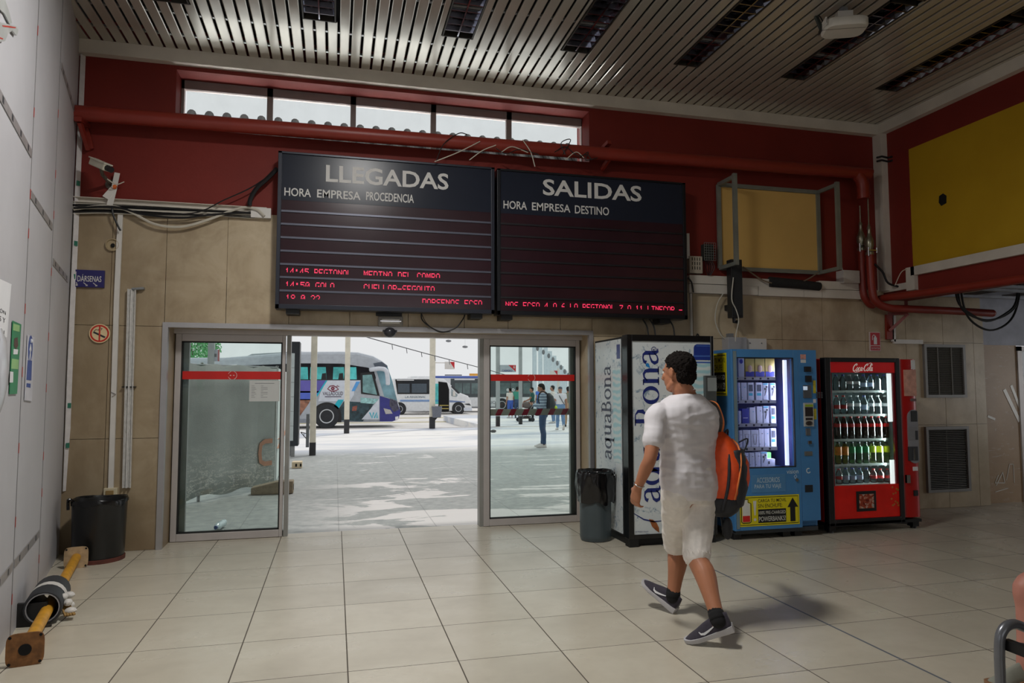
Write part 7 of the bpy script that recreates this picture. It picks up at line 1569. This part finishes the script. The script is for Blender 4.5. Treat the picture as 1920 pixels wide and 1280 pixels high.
zt = .17; MB().prism([(a.x, y0, .0), (b.x, y0, 0), (b.x, y0, zt), (a.x+.35, y0, zt), (a.x, y0, zt*.55)], (0, .22, 0)).build('block', CONC, r, bevel=.01); MB().box(b.x-.04, b.x+.002, y0+.06, y0+.16, .04, .12).build('slot', DARK, r)
r = thing('paving_block', fl(556, 878), 'pale beige block lying on the pavement inside the left edge of the doorway', 'block'); a, b = fl(547, 878), fl(566, 877); MB().box(a.x, b.x, a.y, a.y+.25, 0, at(556, 866, a.y).z).build('block', M('beige_block', (206, 190, 160), .85, var=.1, bump=.3), r, bevel=.006); 
m = MB(); z = at(556, 866, a.y).z; [m.box(a.x+.06+i*.08, a.x+.09+i*.08, a.y-.002, a.y, .03, z-.03) for i in range(2)]; m.build('hole', DARK, r)
# plastic bottle lying outside the glass
c = fl(412, 984, .04); dd = (fl(400, 990, .04)-fl(424, 975, .04)).normalized()
r = thing('plastic_bottle', V(c.x, c.y, 0), 'crushed clear plastic bottle with a blue cap lying outside the left glass door', 'bottle')
def rb(t, rr0): q = c+dd*t; up = V(0, 0, 1); sd = dd.cross(up); return [q+(sd*math.cos(a)+up*math.sin(a))*rr0*(1+.08*math.sin(3*a+t*40)) for a in [2*PI*k/14 for k in range(14)]]
MB().loft([rb(t, q) for t, q in ((-.13, .025), (-.125, .038), (-.08, .037), (-.05, .034), (-.02, .038), (.03, .034), (.06, .037), (.085, .030), (.11, .016), (.125, .015))]).build('body', M('cloudy_bottle', (196, 212, 216), .12, spec=.7, var=.15, vs=30), r, smooth='all'); MB().loft([rb(.115, .018), rb(.14, .018)]).build('cap', M('bottle_blue', (54, 84, 140), .4), r, smooth=True)
# information totem
tq = fl(551, 856); ty = tq.y; a, b = at(543, 640, ty), at(559, 836, ty); r = thing('information_totem', tq, 'dark framed information totem at the left edge of the open doorway', 'totem')
MB().box(a.x-.03, b.x, ty, ty+.5, b.z, a.z).build('frame', M('dark_totem_frame', (52, 56, 60), .4, .2), r, bevel=.01); c0, c1 = at(549, 662, ty), at(549.5, 826, ty); MB().box(a.x-.0, c1.x, ty-.004, ty+.01, c1.z, c0.z).build('panel', M('pale_totem_panel', (196, 206, 206), .3), r)
MB().box(a.x-.02, a.x+.06, ty+.35, ty+.45, 0, b.z+.01).build('leg', STEEL, r); MB().box(at(545, 850, ty).x, at(552, 850, ty).x, ty+.03, ty+.1, 0, b.z+.01).build('leg', STEEL, r)
m = MB(); [m.box(a.x+.0, c1.x, ty-.005, ty-.0035, c1.z+(c0.z-c1.z)*i/6-.004, c1.z+(c0.z-c1.z)*i/6+.004) for i in range(1, 6)]; m.build('panel_lines', GREY, r)
# striped tape across the right door outside
xa_, xb_ = at(905, 770, 7.425).x, 2.632; za, zb_ = at(960, 766.5, 7.425).z, at(960, 778.5, 7.425).z; r = thing('barrier_tape', (xa_, 7.425, zb_), 'red and white striped barrier tape stretched behind the right glass door', 'barrier tape')
MB().box(xa_, xb_, 7.424, 7.427, zb_, za).build('tape', M('grey_white_tape', (184, 180, 170), .5), r); m = MB(); st_ = (at(953, 772, 7.425).x-at(928, 772, 7.425).x); x = at(928, 772, 7.425).x-.0
while x < xb_-.06: m.prism([(x, 7.4232, zb_), (x+st_*.42, 7.4232, zb_), (x+st_*.42+.035, 7.4232, za), (x+.035, 7.4232, za)], (0, .0006, 0)); x += st_
m.build('red_stripes', M('tape_crimson', (170, 20, 56), .5), r)
tag(MB().ell(fl(925, 808, .04), (.10, .08, .05), 10, 8).build('stone', M('grey_stone', (90, 92, 92), .9), smooth='all', loc=fl(925, 808)), 'small dark stone on the pale pavement beyond the right glass door', 'stone')
# ---- coach
GZ = -.30
TYRE = M('tyre_rubber', (46, 48, 52), .8, var=.15); RIM = M('bright_wheel_rim', (200, 204, 208), .35, .2, var=.12, vs=30)
def wheel(root, c, R, w=.28, name='wheel', n=32):
    c = Vector(c); y = lambda prof, q: [(a, b) for a, b in prof]
    o = MB().lathe([(R*.60, .0), (R*.97, -.0), (R, .03), (R, w-.03), (R*.97, w), (R*.2, w), (R*.2, .05), (R*.58, .04)], c, n, 'y').build(name, TYRE, root, smooth=True)
    m = MB(); m.lathe([(0, .01), (R*.16, .01), (R*.2, .05), (R*.42, .06), (R*.5, .0), (R*.58, -.01), (R*.6, .04), (0, .08)], c, n, 'y'); k = m.build('rim', RIM, o, smooth=True)
    b = MB(); [b.ell(c+V(R*.40*math.cos(t), .045, R*.40*math.sin(t)), (R*.05, .012, R*.05), 8, 6) for t in [2*PI*i/10 for i in range(10)]]; b.build('rim_holes', BLACK, k)
    return o
CY = 31.7
def C(px, py, y=CY): return at(px, py, y)
r = thing('coach', (C(613, 800).x, CY+1.2, GZ), 'silver and blue coach with city livery and an eye emblem, parked across the doorway view', 'coach')
SILV = M('coach_silver', (178, 184, 192), .25, .15, spec=.6); NVB = M('coach_blue', (52, 54, 130), .25, spec=.6); DWIN = M('coach_dark_glass', (26, 30, 36), .1, spec=.7); TEAL = M('coach_teal_pane', (88, 190, 190), .12, var=.35, vs=2.0, spec=.7); CYAN = M('coach_cyan', (30, 176, 196), .3); LIVW = M('coach_pale', (206, 212, 222), .3)
top = [(300, 672), (420, 670), (560, 659), (640, 658.5), (672, 660), (700, 667), (716, 676), (726, 684), (735, 715), (741, 738), (748, 758), (751, 772), (747, 786), (735, 791), (560, 793), (300, 796)]
base_z = C(600, 792).z
pr = [C(x, y) for x, y in top]; pr = [V(q.x if x > 310 else q.x-3.2, CY, max(q.z, base_z)) for (x, y), q in zip(top, pr)]
MB().prism(pr, (0, 2.5, 0)).build('body', SILV, r, bevel=.12)
def side(name, pts, mat, off=.012, par=None):
    return MB().prism([V(q.x, CY-off, q.z) for q in (C(x, y) for x, y in pts)], (0, off+.01, 0)).build(name, mat, par or r)
wb = side('window_band', [(320, 690), (560, 681), (640, 681.5), (690, 689), (712, 700), (705, 703), (704, 712.5), (560, 712.5), (320, 718)], DWIN, .014)
for i, (a, b) in enumerate(((563, 577), (582, 592), (594, 611), (625, 645), (655, 668))): side('pane', [(a, 688), (b, 688), (b+1, 711), (a-1, 711)], TEAL, .018, wb)
for a in (604, 636, 646): side('seat_back', [(a, 700), (a+7, 699), (a+8, 712), (a-2, 712)], BLACK, .020, wb)
side('purple_panel', [(560, 713), (611, 713), (598, 736), (560, 736)], M('livery_purple', (98, 92, 170), .3, var=.15, vs=1.5)); side('dusk_panel', [(560, 733), (600, 733), (585, 750), (560, 750)], M('livery_blue', (84, 106, 200), .3))
side('town_panel', [(560, 748), (583, 748), (579, 756), (562, 780), (560, 780)], M('livery_town', (150, 104, 82), .4, var=.5, vs=5)); side('white_panel', [(613, 713), (676, 713), (664, 734), (664, 740), (656, 752), (597, 752), (601, 735)], LIVW, .013)
side('cyan_stripe', [(611, 713), (614, 713), (595, 743), (592, 743)], CYAN, .016); side('blue_stripe', [(668, 715), (675, 715), (665, 733), (659, 733)], M('livery_sky', (90, 160, 224), .3), .016); side('cyan_block', [(634, 749), (645, 749), (634, 767), (626, 761)], CYAN, .016)
side('dark_photo', [(645, 752), (702, 755), (680, 790), (640, 788), (634, 768)], M('livery_dark_photo', (44, 66, 74), .35, var=.6, vs=7), .015); side('red_photo', [(661, 762), (670, 760), (668, 770), (660, 770)], M('livery_red_photo', (150, 84, 70), .4, var=.4, vs=9), .017)
side('mirror_leaf', [(676, 745), (712, 748), (700, 757), (676, 755)], M('livery_leaf', (150, 196, 196), .35, var=.4, vs=8), .017)
dr = side('door', [(676, 699), (700, 697), (712, 742), (677, 738)], BLACK, .022); side('door_glass', [(680, 703), (697, 702), (707, 740), (680, 735)], M('coach_door_glass', (120, 158, 160), .1, var=.4, vs=3), .026, dr)
side('va_panel', [(711, 747), (711, 786), (678, 786)], LIVW, .018); m = MB(); a, b, h = C(693, 783.5), C(708, 783.5), C(693, 773).z-C(693, 783.5).z
m.ribbon([(0, h), (.11, 0), (.17, h)], .05, V(a.x, CY-.02, a.z), (1, 0, 0), (0, 0, 1), .004); m.ribbon([(.20, 0), (.31, h), (.33, 0)], .05, V(a.x, CY-.02, a.z), (1, 0, 0), (0, 0, 1), .004); m.build('va_lettering', CYAN, r)
m = MB(); a, b = C(605, 741), C(643, 741); m.text('VALLADOLID', V(a.x, CY-.016, a.z), V(b.x-a.x, 0, 0), V(0, 0, C(605, 734).z-a.z), .002, .01); a, b = C(609, 743.5), C(640, 743.5); m.ribbon([(0, 0), (b.x-a.x, 0)], .035, V(a.x, CY-.016, a.z), (1, 0, 0), (0, 0, 1), .002); m.build('city_lettering', M('dark_plum', (64, 44, 70), .5), r)
m = MB(); q = C(624, 728); O_ = V(q.x, CY-.016, q.z); m.ribbon([(-.22, -.02), (-.12, .10), (.02, .12), (.16, .05), (.24, -.04), (.10, -.11), (-.06, -.12), (-.22, -.02)], .045, O_, (1, 0, 0), (0, 0, 1), .003); m.ribbon(arc((.0, 0), .05, 0, 360, 16), .06, O_, (1, 0, 0), (0, 0, 1), .003); [m.ribbon([(.16+i*.03, .08), (.2+i*.04, .15-i*.03)], .02, O_, (1, 0, 0), (0, 0, 1), .003) for i in range(3)]; m.build('eye_emblem', M('plum_red', (120, 30, 56), .5), r)
side('blue_nose', [(712, 742), (719, 744), (744, 752), (751, 772), (747, 786), (735, 790), (712, 790)], NVB, .02)
wsd = MB(); P0 = [C(x, y) for x, y in ((703, 696), (725, 685.5), (735, 715), (741, 740), (744, 751), (719, 743))]; wsd.prism([V(q.x+.02, CY-.016, q.z) for q in P0], (0, 2.53, 0)); wsd.build('windscreen', M('coach_windscreen', (120, 158, 172), .08, var=.3, vs=2, spec=.7), r)
side('windscreen_pillar', [(700, 692), (705, 692), (720, 742), (715, 742)], SILV, .022); side('roof_visor', [(700, 681), (716, 678), (727, 686), (722, 690), (704, 690)], M('visor_dark', (84, 92, 104), .3), .02)
q = C(735, 738, CY-.2); m = MB(); m.tube(smooth_path([C(694, 693, CY-.05), C(712, 691, CY-.3), C(724, 695, CY-.4), C(727, 712, CY-.42), C(727, 722, CY-.42)], 5), [.10]*20+[.06], 12); m.build('mirror', M('mirror_white', (206, 210, 218), .3), r, smooth='all')
side('headlight', [(719, 765), (732, 768), (736, 775), (723, 776)], CHROME, .03); side('number_plate', [(741, 781), (747, 780), (747, 786), (741, 787)], PAPER, .03); side('grille', [(731, 747), (745, 752), (748, 768), (738, 772), (730, 760)], M('grille_dark_chrome', (92, 92, 110), .2, .6, var=.5, vs=8), .03)
side('skirt', [(560, 785), (600, 785), (600, 793), (560, 793)], M('skirt_grey', (140, 146, 156), .4), .014)
ar = MB(); wc = C(612.5, 781); ar.prism([V(wc.x+.63*math.cos(t), CY-.016, wc.z+.63*math.sin(t)) for t in [PI*i/20 for i in range(21)]]+[V(wc.x-.63, CY-.016, base_z), V(wc.x+.63, CY-.016, base_z)], (0, .02, 0)); ar.build('wheel_arch', BLACK, r)
wheel(r, (wc.x, CY-.03, GZ+.53), .53); wheel(r, (wc.x-6.2, CY-.03, GZ+.53), .53); wheel(r, (wc.x, CY+2.2, GZ+.53), .53); wheel(r, (wc.x-6.2, CY+2.2, GZ+.53), .53)
m = MB(); a, b = C(450, 660), C(640, 659); m.prism([V(C(448, 670).x, CY+.5, C(448, 671).z), V(C(470, 662).x, CY+.5, C(470, 662).z), V(C(560, 658).x, CY+.5, C(560, 657).z), V(C(600, 660).x, CY+.5, C(600, 661).z)], (0, 1.5, 0)); m.build('roof_unit', M('roof_unit_grey', (160, 168, 172), .5), r, bevel=.04)
side('roof_lettering', [(424, 684), (444, 683), (444, 685), (424, 686)], PAPER, .02)
# ---- minibus
NY = 46.8
def N_(px, py, y=NY): return at(px, py, y)
WB = M('minibus_white', (222, 224, 226), .3, spec=.5)
r = thing('minibus', (N_(810, 775).x, NY+1, GZ), 'white minibus lettered LA REGIONAL behind the coach nose', 'minibus')
pz = [(738, 709), (800, 707.5), (832, 710), (846, 722), (862, 736), (878, 742), (884, 752), (885, 768), (838, 771), (738, 772)]
MB().prism([N_(x, y) for x, y in pz], (0, 2.0, 0)).build('body', WB, r, bevel=.08)
def nside(name, pts, mat, off=.015, par=None): return MB().prism([V(q.x, NY-off, q.z) for q in (N_(x, y) for x, y in pts)], (0, off+.01, 0)).build(name, mat, par or r)
nw = nside('window_band', [(741, 711), (805, 711), (805, 738.5), (745, 738.5)], DWIN); nside('pane', [(746, 719), (768, 719), (768, 736), (746, 736)], M('minibus_pane', (78, 88, 98), .1), .018, nw); nside('pane', [(772, 719), (800, 719), (800, 736), (772, 736)], M('minibus_pane', (78, 88, 98)), .018, nw)
nside('teal_panel', [(815, 719), (822, 719), (822, 757), (815, 757)], TEAL, .016); d_ = nside('door_opening', [(822, 715), (838, 717), (842, 730), (842, 771), (822, 771)], DARK, .018); nside('door_step', [(824, 759), (841, 759), (841, 760.5), (824, 760.5)], M('step_yellow', (190, 170, 90), .5), .022, d_); nside('door_step', [(824, 765), (841, 765), (841, 766.5), (824, 766.5)], M('step_yellow', (190, 170, 90)), .022, d_)
nside('cab_window', [(846, 728), (858, 740), (856, 744), (846, 742)], M('cab_glass', (150, 164, 168), .1, var=.3, vs=4), .016); m = MB(); m.prism([V(q.x+.02, NY-.01, q.z) for q in (N_(x, y) for x, y in ((847, 722.5), (862, 736.5), (858, 738), (845, 725)))], (0, 2.02, 0)); m.build('windscreen', DWIN, r)
nside('blue_line', [(750, 749.5), (822, 749.5), (822, 751), (750, 751)], M('line_blue', (50, 120, 190), .4), .017); nside('blue_line', [(843, 750), (872, 752.5), (872, 754), (843, 754)], M('line_grey_blue', (110, 130, 170), .4), .017); nside('blue_line', [(750, 752), (822, 752), (822, 752.8), (750, 752.8)], M('line_blue', (50, 120, 190)), .017)
m = MB(); a, b = N_(759, 746), N_(798, 746); m.text('LA REGIONAL', V(a.x, NY-.017, a.z), V(b.x-a.x, 0, 0), V(0, 0, N_(759, 742).z-a.z), .002, .0, .25); m.build('lettering', M('lettering_teal_grey', (90, 110, 124), .5), r); m = MB(); a, b = N_(744, 712.5), N_(776, 712.5); m.ribbon([(0, 0), (b.x-a.x, 0)], .05, V(a.x, NY-.02, a.z), (1, 0, 0), (0, 0, 1), .002); m.build('roof_lettering', PAPER, r)
nside('headlight', [(870, 757), (880, 756), (883, 760), (876, 759)], DWIN, .02); nside('bumper', [(868, 764), (885, 764), (885, 770), (870, 770)], LIVW, .02); nside('side_mirror', [(849, 733), (853, 733), (854, 742), (849, 742)], WHITE, .06)
for q in (859.5, 749): c = N_(q, 766); MB().prism([V(c.x+.44*math.cos(t), NY-.018, GZ+.38+.44*math.sin(t)) for t in [2*PI*i/24 for i in range(24)]], (0, .02, 0)).build('wheel_arch', BLACK, r); wheel(r, (c.x, NY-.03, GZ+.37), .37, .24)
for q in (859.5, 749): c = N_(q, 766); wheel(r, (c.x, NY+1.75, GZ+.37), .37, .24)
# ---- city bus
UY = 50.5
def U_(px, py, y=UY): return at(px, py, y)
r = thing('city_bus', (U_(900, 775).x, UY+1.2, GZ), 'long white city bus with dark windows and a blue roof line, behind the minibus', 'bus')
a, b = U_(770, 706), U_(1003, 771); MB().box(a.x, b.x, UY, UY+2.5, GZ+.3, U_(880, 705).z).build('body', WB, r, bevel=.12)
def us(name, x0, y0, x1, y1, mat, off=.015, par=None): p, q = U_(x0, y0), U_(x1, y1); return MB().box(p.x, q.x, UY-off, UY+.01, q.z, p.z).build(name, mat, par or r)
us('roof_band', 815, 704.5, 1000, 709, M('bus_roof_blue', (70, 96, 176), .4)); w_b = us('window_band', 845, 709.5, 1002, 744, M('bus_dark_glass', (46, 56, 60), .1, spec=.7), .016)
for x0_, x1_ in ((853, 866), (868, 881), (884, 906), (936, 956), (958, 975), (981, 994)): us('pane', x0_, 718, x1_, 738, M('bus_pane', (86, 104, 104), .1, var=.4, vs=2), .02, w_b)
us('orange_box', 880, 700, 917, 704.5, M('bus_orange', (226, 160, 60), .5), .02); us('dark_vent', 834, 702, 866, 704, M('roof_vent', (70, 74, 90), .6), .02)
m = MB(); p, q = U_(949.5, 733.5), U_(974, 733.5); m.text('eco', V(p.x, UY-.022, p.z), V((q.x-p.x)*.62, 0, 0), V(0, 0, .22), .002, .02); p, q = U_(918, 757), U_(946, 757); m.build('eco_lettering', PAPER, r); m = MB(); m.text('REGIONAL', V(p.x-.5, UY-.018, p.z), V(q.x-p.x+.5, 0, 0), V(0, 0, .22), .002); m.build('lettering', M('bus_lettering_grey', (120, 124, 130), .5), r)
us('skirt_line', 845, 763, 1000, 764, GREY, .018); p, q = U_(852, 710), U_(890, 710.8); MB().box(p.x, q.x, UY-.02, UY, q.z-.06, p.z).build('web_lettering', PAPER, r)
for q in (941, 966): c = U_(q, 768); wheel(r, (c.x, UY-.03, GZ+.5), .5)
c = U_(820, 768); wheel(r, (c.x, UY-.03, GZ+.5), .5); wheel(r, (c.x, UY+2.2, GZ+.5), .5); wheel(r, (U_(966, 768).x, UY+2.2, GZ+.5), .5)
# ---- tree behind the coach
def tree(c, h, R, n, seed, label):
    r = thing('tree', c, label, 'tree'); rnd = random.Random(seed); c = Vector(c); MB().tube([c, c+V(.1, 0, h*.4), c+V(0, .1, h*.75)], [.18, .14, .08], 10).build('trunk', M('bark', (96, 84, 70), .9, var=.2), r, smooth=True)
    m = MB()
    for i in range(n):
        v = Vector((rnd.gauss(0, 1), rnd.gauss(0, 1), rnd.gauss(0, 1))).normalized()*R*rnd.uniform(.35, 1)**.6; q = c+V(0, 0, h*.72)+V(v.x, v.y, v.z*.95); a = Vector((rnd.uniform(-1, 1), rnd.uniform(-1, 1), rnd.uniform(-1, 1))).normalized(); b = a.orthogonal().normalized(); s = rnd.uniform(.07, .14)
        m.add([q-a*s, q-b*s*.5, q+a*s, q+b*s*.5], [(0, 1, 2, 3)])
    m.build('foliage', M('spring_leaves', (96, 176, 110), .6, var=.4, vs=1.5), r)
g = at(357, 650, 42); tree((g.x, 42, GZ), (g.z-GZ)/.72, 1.6, 2600, 3, 'bright green tree top above the coach at the upper left of the left glass door')
# ---- people outside
JEANS = cloth('blue_denim', (62, 82, 112), .18, 12); JEANSL = cloth('pale_denim', (110, 140, 176), .15, 12); WSH = (M('white_trainer', (216, 212, 208), .6), M('white_sole', (206, 200, 196), .6)); BSH = (M('dark_shoe', (50, 46, 44), .6), M('dark_sole', (40, 38, 36), .7)); SK2 = skin('light_brown_skin', (170, 122, 98)); BLK_H = M('black_hair', (18, 16, 16), .8, var=.3, vs=40)
def mat_stripe():
    t = NT('striped_shirt'); pos, (x, y, z) = t.pos(); k = t.math('LESS_THAN', t.math('FRACT', t.math('MULTIPLY', z, 14)), .42); n = t.noise(t.obj(), 12, 3); a = t.ramp(n, [(.3, lin((150, 168, 184))[:3]), (.7, lin((166, 182, 196))[:3])]); t.bsdf(t.mix(k, a, lin((92, 108, 128))), .85); return t.m
def stander(px, py, s, yaw, label, shirt, legs, hair, shoes, z0=0, voxel=.016, grp=None, **over):
    g = fl(px, py, z0); J = base_pose(g, yaw, s, **over); return person(g, label, J, over.pop('_sk', SK2), shirt, legs, hair, shoes, voxel=voxel, s=s, sleeve=over.get('_sl', .5), leglen=over.get('_ll', .95), group=grp, wr=.003)+(g,)
yawL = math.radians(68)
r, p, rot, J, g = stander(1019, 838, .905, yawL, 'bearded man in striped shirt and jeans looking at his phone beyond the right glass door', mat_stripe(), JEANS, BLK_H, WSH, voxel=.011, _sl=1.2,
    Le=(-.22, .03, 1.12), Re=(.22, .03, 1.12), Lw=(-.10, .27, 1.14), Rw=(.10, .27, 1.14), face=(0, .92, -.38), head=(0, .06, 1.59), Lhd=(.3, .8, .35), Rhd=(-.3, .8, .35), Lhp=(.4, 0, .9), Rhp=(-.4, 0, .9), Lht=(.2, .2, .9), Rht=(-.2, .2, .9), La=(-.12, -.03, .085), Ra=(.12, .04, .085))
SK3 = J
m = MB(); c = (J['Lw']+J['Rw'])/2+J['fwd']*.10+V(0, 0, .04); tag(m.obox(c, J['fwd'].cross(V(0, 0, 1))*.035, (J['fwd']*.3+V(0, 0, .9))*.07, (J['fwd']*.9-V(0, 0, .3))*.005).build('phone', M('phone_dark', (30, 30, 34), .2), loc=c), 'dark phone held by the man in the striped shirt', 'phone')
bk = (J['Ls']+J['Rs'])/2-J['fwd']*.14; t = thing('backpack', bk-V(0, 0, .45), 'black backpack with a lime patch on the man in the striped shirt', 'backpack'); rr_ = J['fwd'].cross(V(0, 0, 1)); m = MB(); m.loft([oring(bk+V(0, 0, z)-J['fwd']*k, rr_, J['fwd'], a, b, 16, 2.8) for z, a, b, k in ((-.46, .10, .05, 0), (-.42, .14, .10, .03), (-.2, .15, .12, .05), (-.02, .13, .09, .02), (.06, .07, .03, 0))]); add_mesh('bag', fuse(m, .012, 3, None, ORG[t.name], 'bag'), BK_, t)
c = bk+V(0, 0, -.30)-J['fwd']*.165-rr_*.03; MB().ell(c, (.05, .05, .05), 10, 8).build('patch', M('lime_patch', (196, 226, 60), .5), t, smooth='all')
for k in 'LR': s_ = J[k+'s'].lerp(J['neck'], .3); m = MB(); m.tube(smooth_path([s_-J['fwd']*.12+V(0, 0, .0), s_+V(0, 0, .085), s_+J['fwd']*.10+V(0, 0, .0), s_+J['fwd']*.09-V(0, 0, .2), s_-J['fwd']*.05-V(0, 0, .33)], 5), .014, 6); m.build('strap', BK_, t, smooth='all')
GP = 'passers-by on the far platform'
walk = dict(Lk=(-.10, .12, .50), La=(-.10, .20, .086), Rk=(.10, -.03, .50), Ra=(.10, -.24, .195), Rt=(0, .8, -.6), Rtu=(0, .6, .8))
r, p, rot, J, g = stander(1051, 806, .87, math.radians(-12), 'person in white shirt and cap walking away with a cross-body strap, right glass door', WHITE_T, JEANSL, None, WSH, grp=GP, **walk); c = p(0, 0, .0)
m = MB(); m.ell(p(0, -.012, .055), (.086*.87, .098*.87, .07*.87), 16, 10, rot); m.build('cap', M('grey_cap', (84, 88, 96), .8), r, smooth='all'); m = MB(); m.tube(smooth_path([J['Ls'].lerp(J['neck'], .4)+V(0, 0, .06), J['pel'].lerp(J['neck'], .6)-J['fwd']*.15, J['pel']+(J['Rh']-J['pel'])*1.9-J['fwd']*.05+V(0, 0, .1)], 6), .012, 6); m.build('bag_strap', BLACK, r, smooth='all')
stander(1066, 800, .87, math.radians(-10), 'person in olive shirt at the far right, half hidden by the door frame', cloth('olive_shirt', (134, 130, 112)), cloth('tan_shorts', (180, 150, 120)), BLK_H, BSH, grp=GP, **walk)
stander(1037, 793, .90, math.radians(60), 'person in white standing behind the man in the striped shirt', cloth('pale_shirt', (222, 214, 206)), JEANSL, BLK_H, WSH, grp=GP)
stander(998, 789, .86, math.radians(75), 'person in dark green t-shirt pushing the pushchair', cloth('dark_green_shirt', (46, 92, 84)), cloth('black_trousers', (40, 42, 48)), BLK_H, BSH, grp=GP, Le=(-.2, .12, 1.12), Re=(.2, .12, 1.12), Lw=(-.16, .34, 1.02), Rw=(.16, .34, 1.02))
stander(957, 783, .84, math.radians(10), 'person in white top and blue shorts carrying a bag, left of the pushchair', cloth('pale_shirt', (222, 214, 206)), cloth('royal_shorts', (70, 100, 180)), HAIRD, WSH, z0=0, grp=GP, _ll=.5)
stander(1011, 779, .88, math.radians(20), 'person in bright blue shirt partly behind the striped man', cloth('bright_blue_shirt', (84, 124, 206)), JEANS, BLK_H, BSH, grp=GP)
stander(970, 783, .88, math.radians(-30), 'person in green standing behind the second post', cloth('sea_green_shirt', (70, 150, 130)), JEANS, BLK_H, BSH, grp=GP)
# ---- pushchair
g = fl(985, 790); s = .62; r = thing('pushchair', g, 'loaded dark pushchair standing on the far platform behind the striped tape', 'pushchair'); DKB = M('dark_pushchair_fabric', (70, 62, 60), .8, var=.3, vs=10)
m = MB(); pA = lambda x, y, z: g+V(x*s, y*s, z*s); [m.tube([pA(-.45, y, .1), pA(.35, y, .95), pA(.62, y, 1.35)], .02*s, 6) for y in (-.28, .28)]; [m.tube([pA(.45, y, .1), pA(-.25, y, .85)], .02*s, 6) for y in (-.28, .28)]; m.tube([pA(.62, -.28, 1.35), pA(.62, .28, 1.35)], .022*s, 6); m.build('frame', STEEL, r, smooth=True)
m = MB(); m.loft([oring(pA(x, 0, z), V(0, 1, 0), V(.5, 0, .86), .27*s, .12*s, 14) for x, z in ((-.45, .55), (-.15, .52), (.15, .62), (.3, .9), (.36, 1.15))]); m.build('seat', DKB, r, smooth='all'); MB().ell(pA(.12, 0, 1.15), (.36*s, .30*s, .25*s), 14, 10).build('hood', M('hood_brown', (104, 92, 88), .8), r, smooth='all'); MB().box(*[v for a, b in ((g.x-.3*s, g.x+.35*s), (g.y-.2*s, g.y+.2*s), (g.z+.2*s, g.z+.4*s)) for v in (a, b)]).build('basket', DKB, r)
MB().ell(pA(-.32, 0, 1.1), (.14*s, .14*s, .2*s), 10, 8).build('red_bundle', M('red_bundle', (206, 66, 60), .7), r, smooth='all')
for x, y in ((-.45, -.28), (-.45, .28), (.45, -.28), (.45, .28)): c = pA(x, y, .14); MB().lathe([(.05*s, -.03), (.14*s, -.03), (.14*s, .03), (.05*s, .03)], c, 16, 'y').build('wheel', TYRE, r, smooth=True)
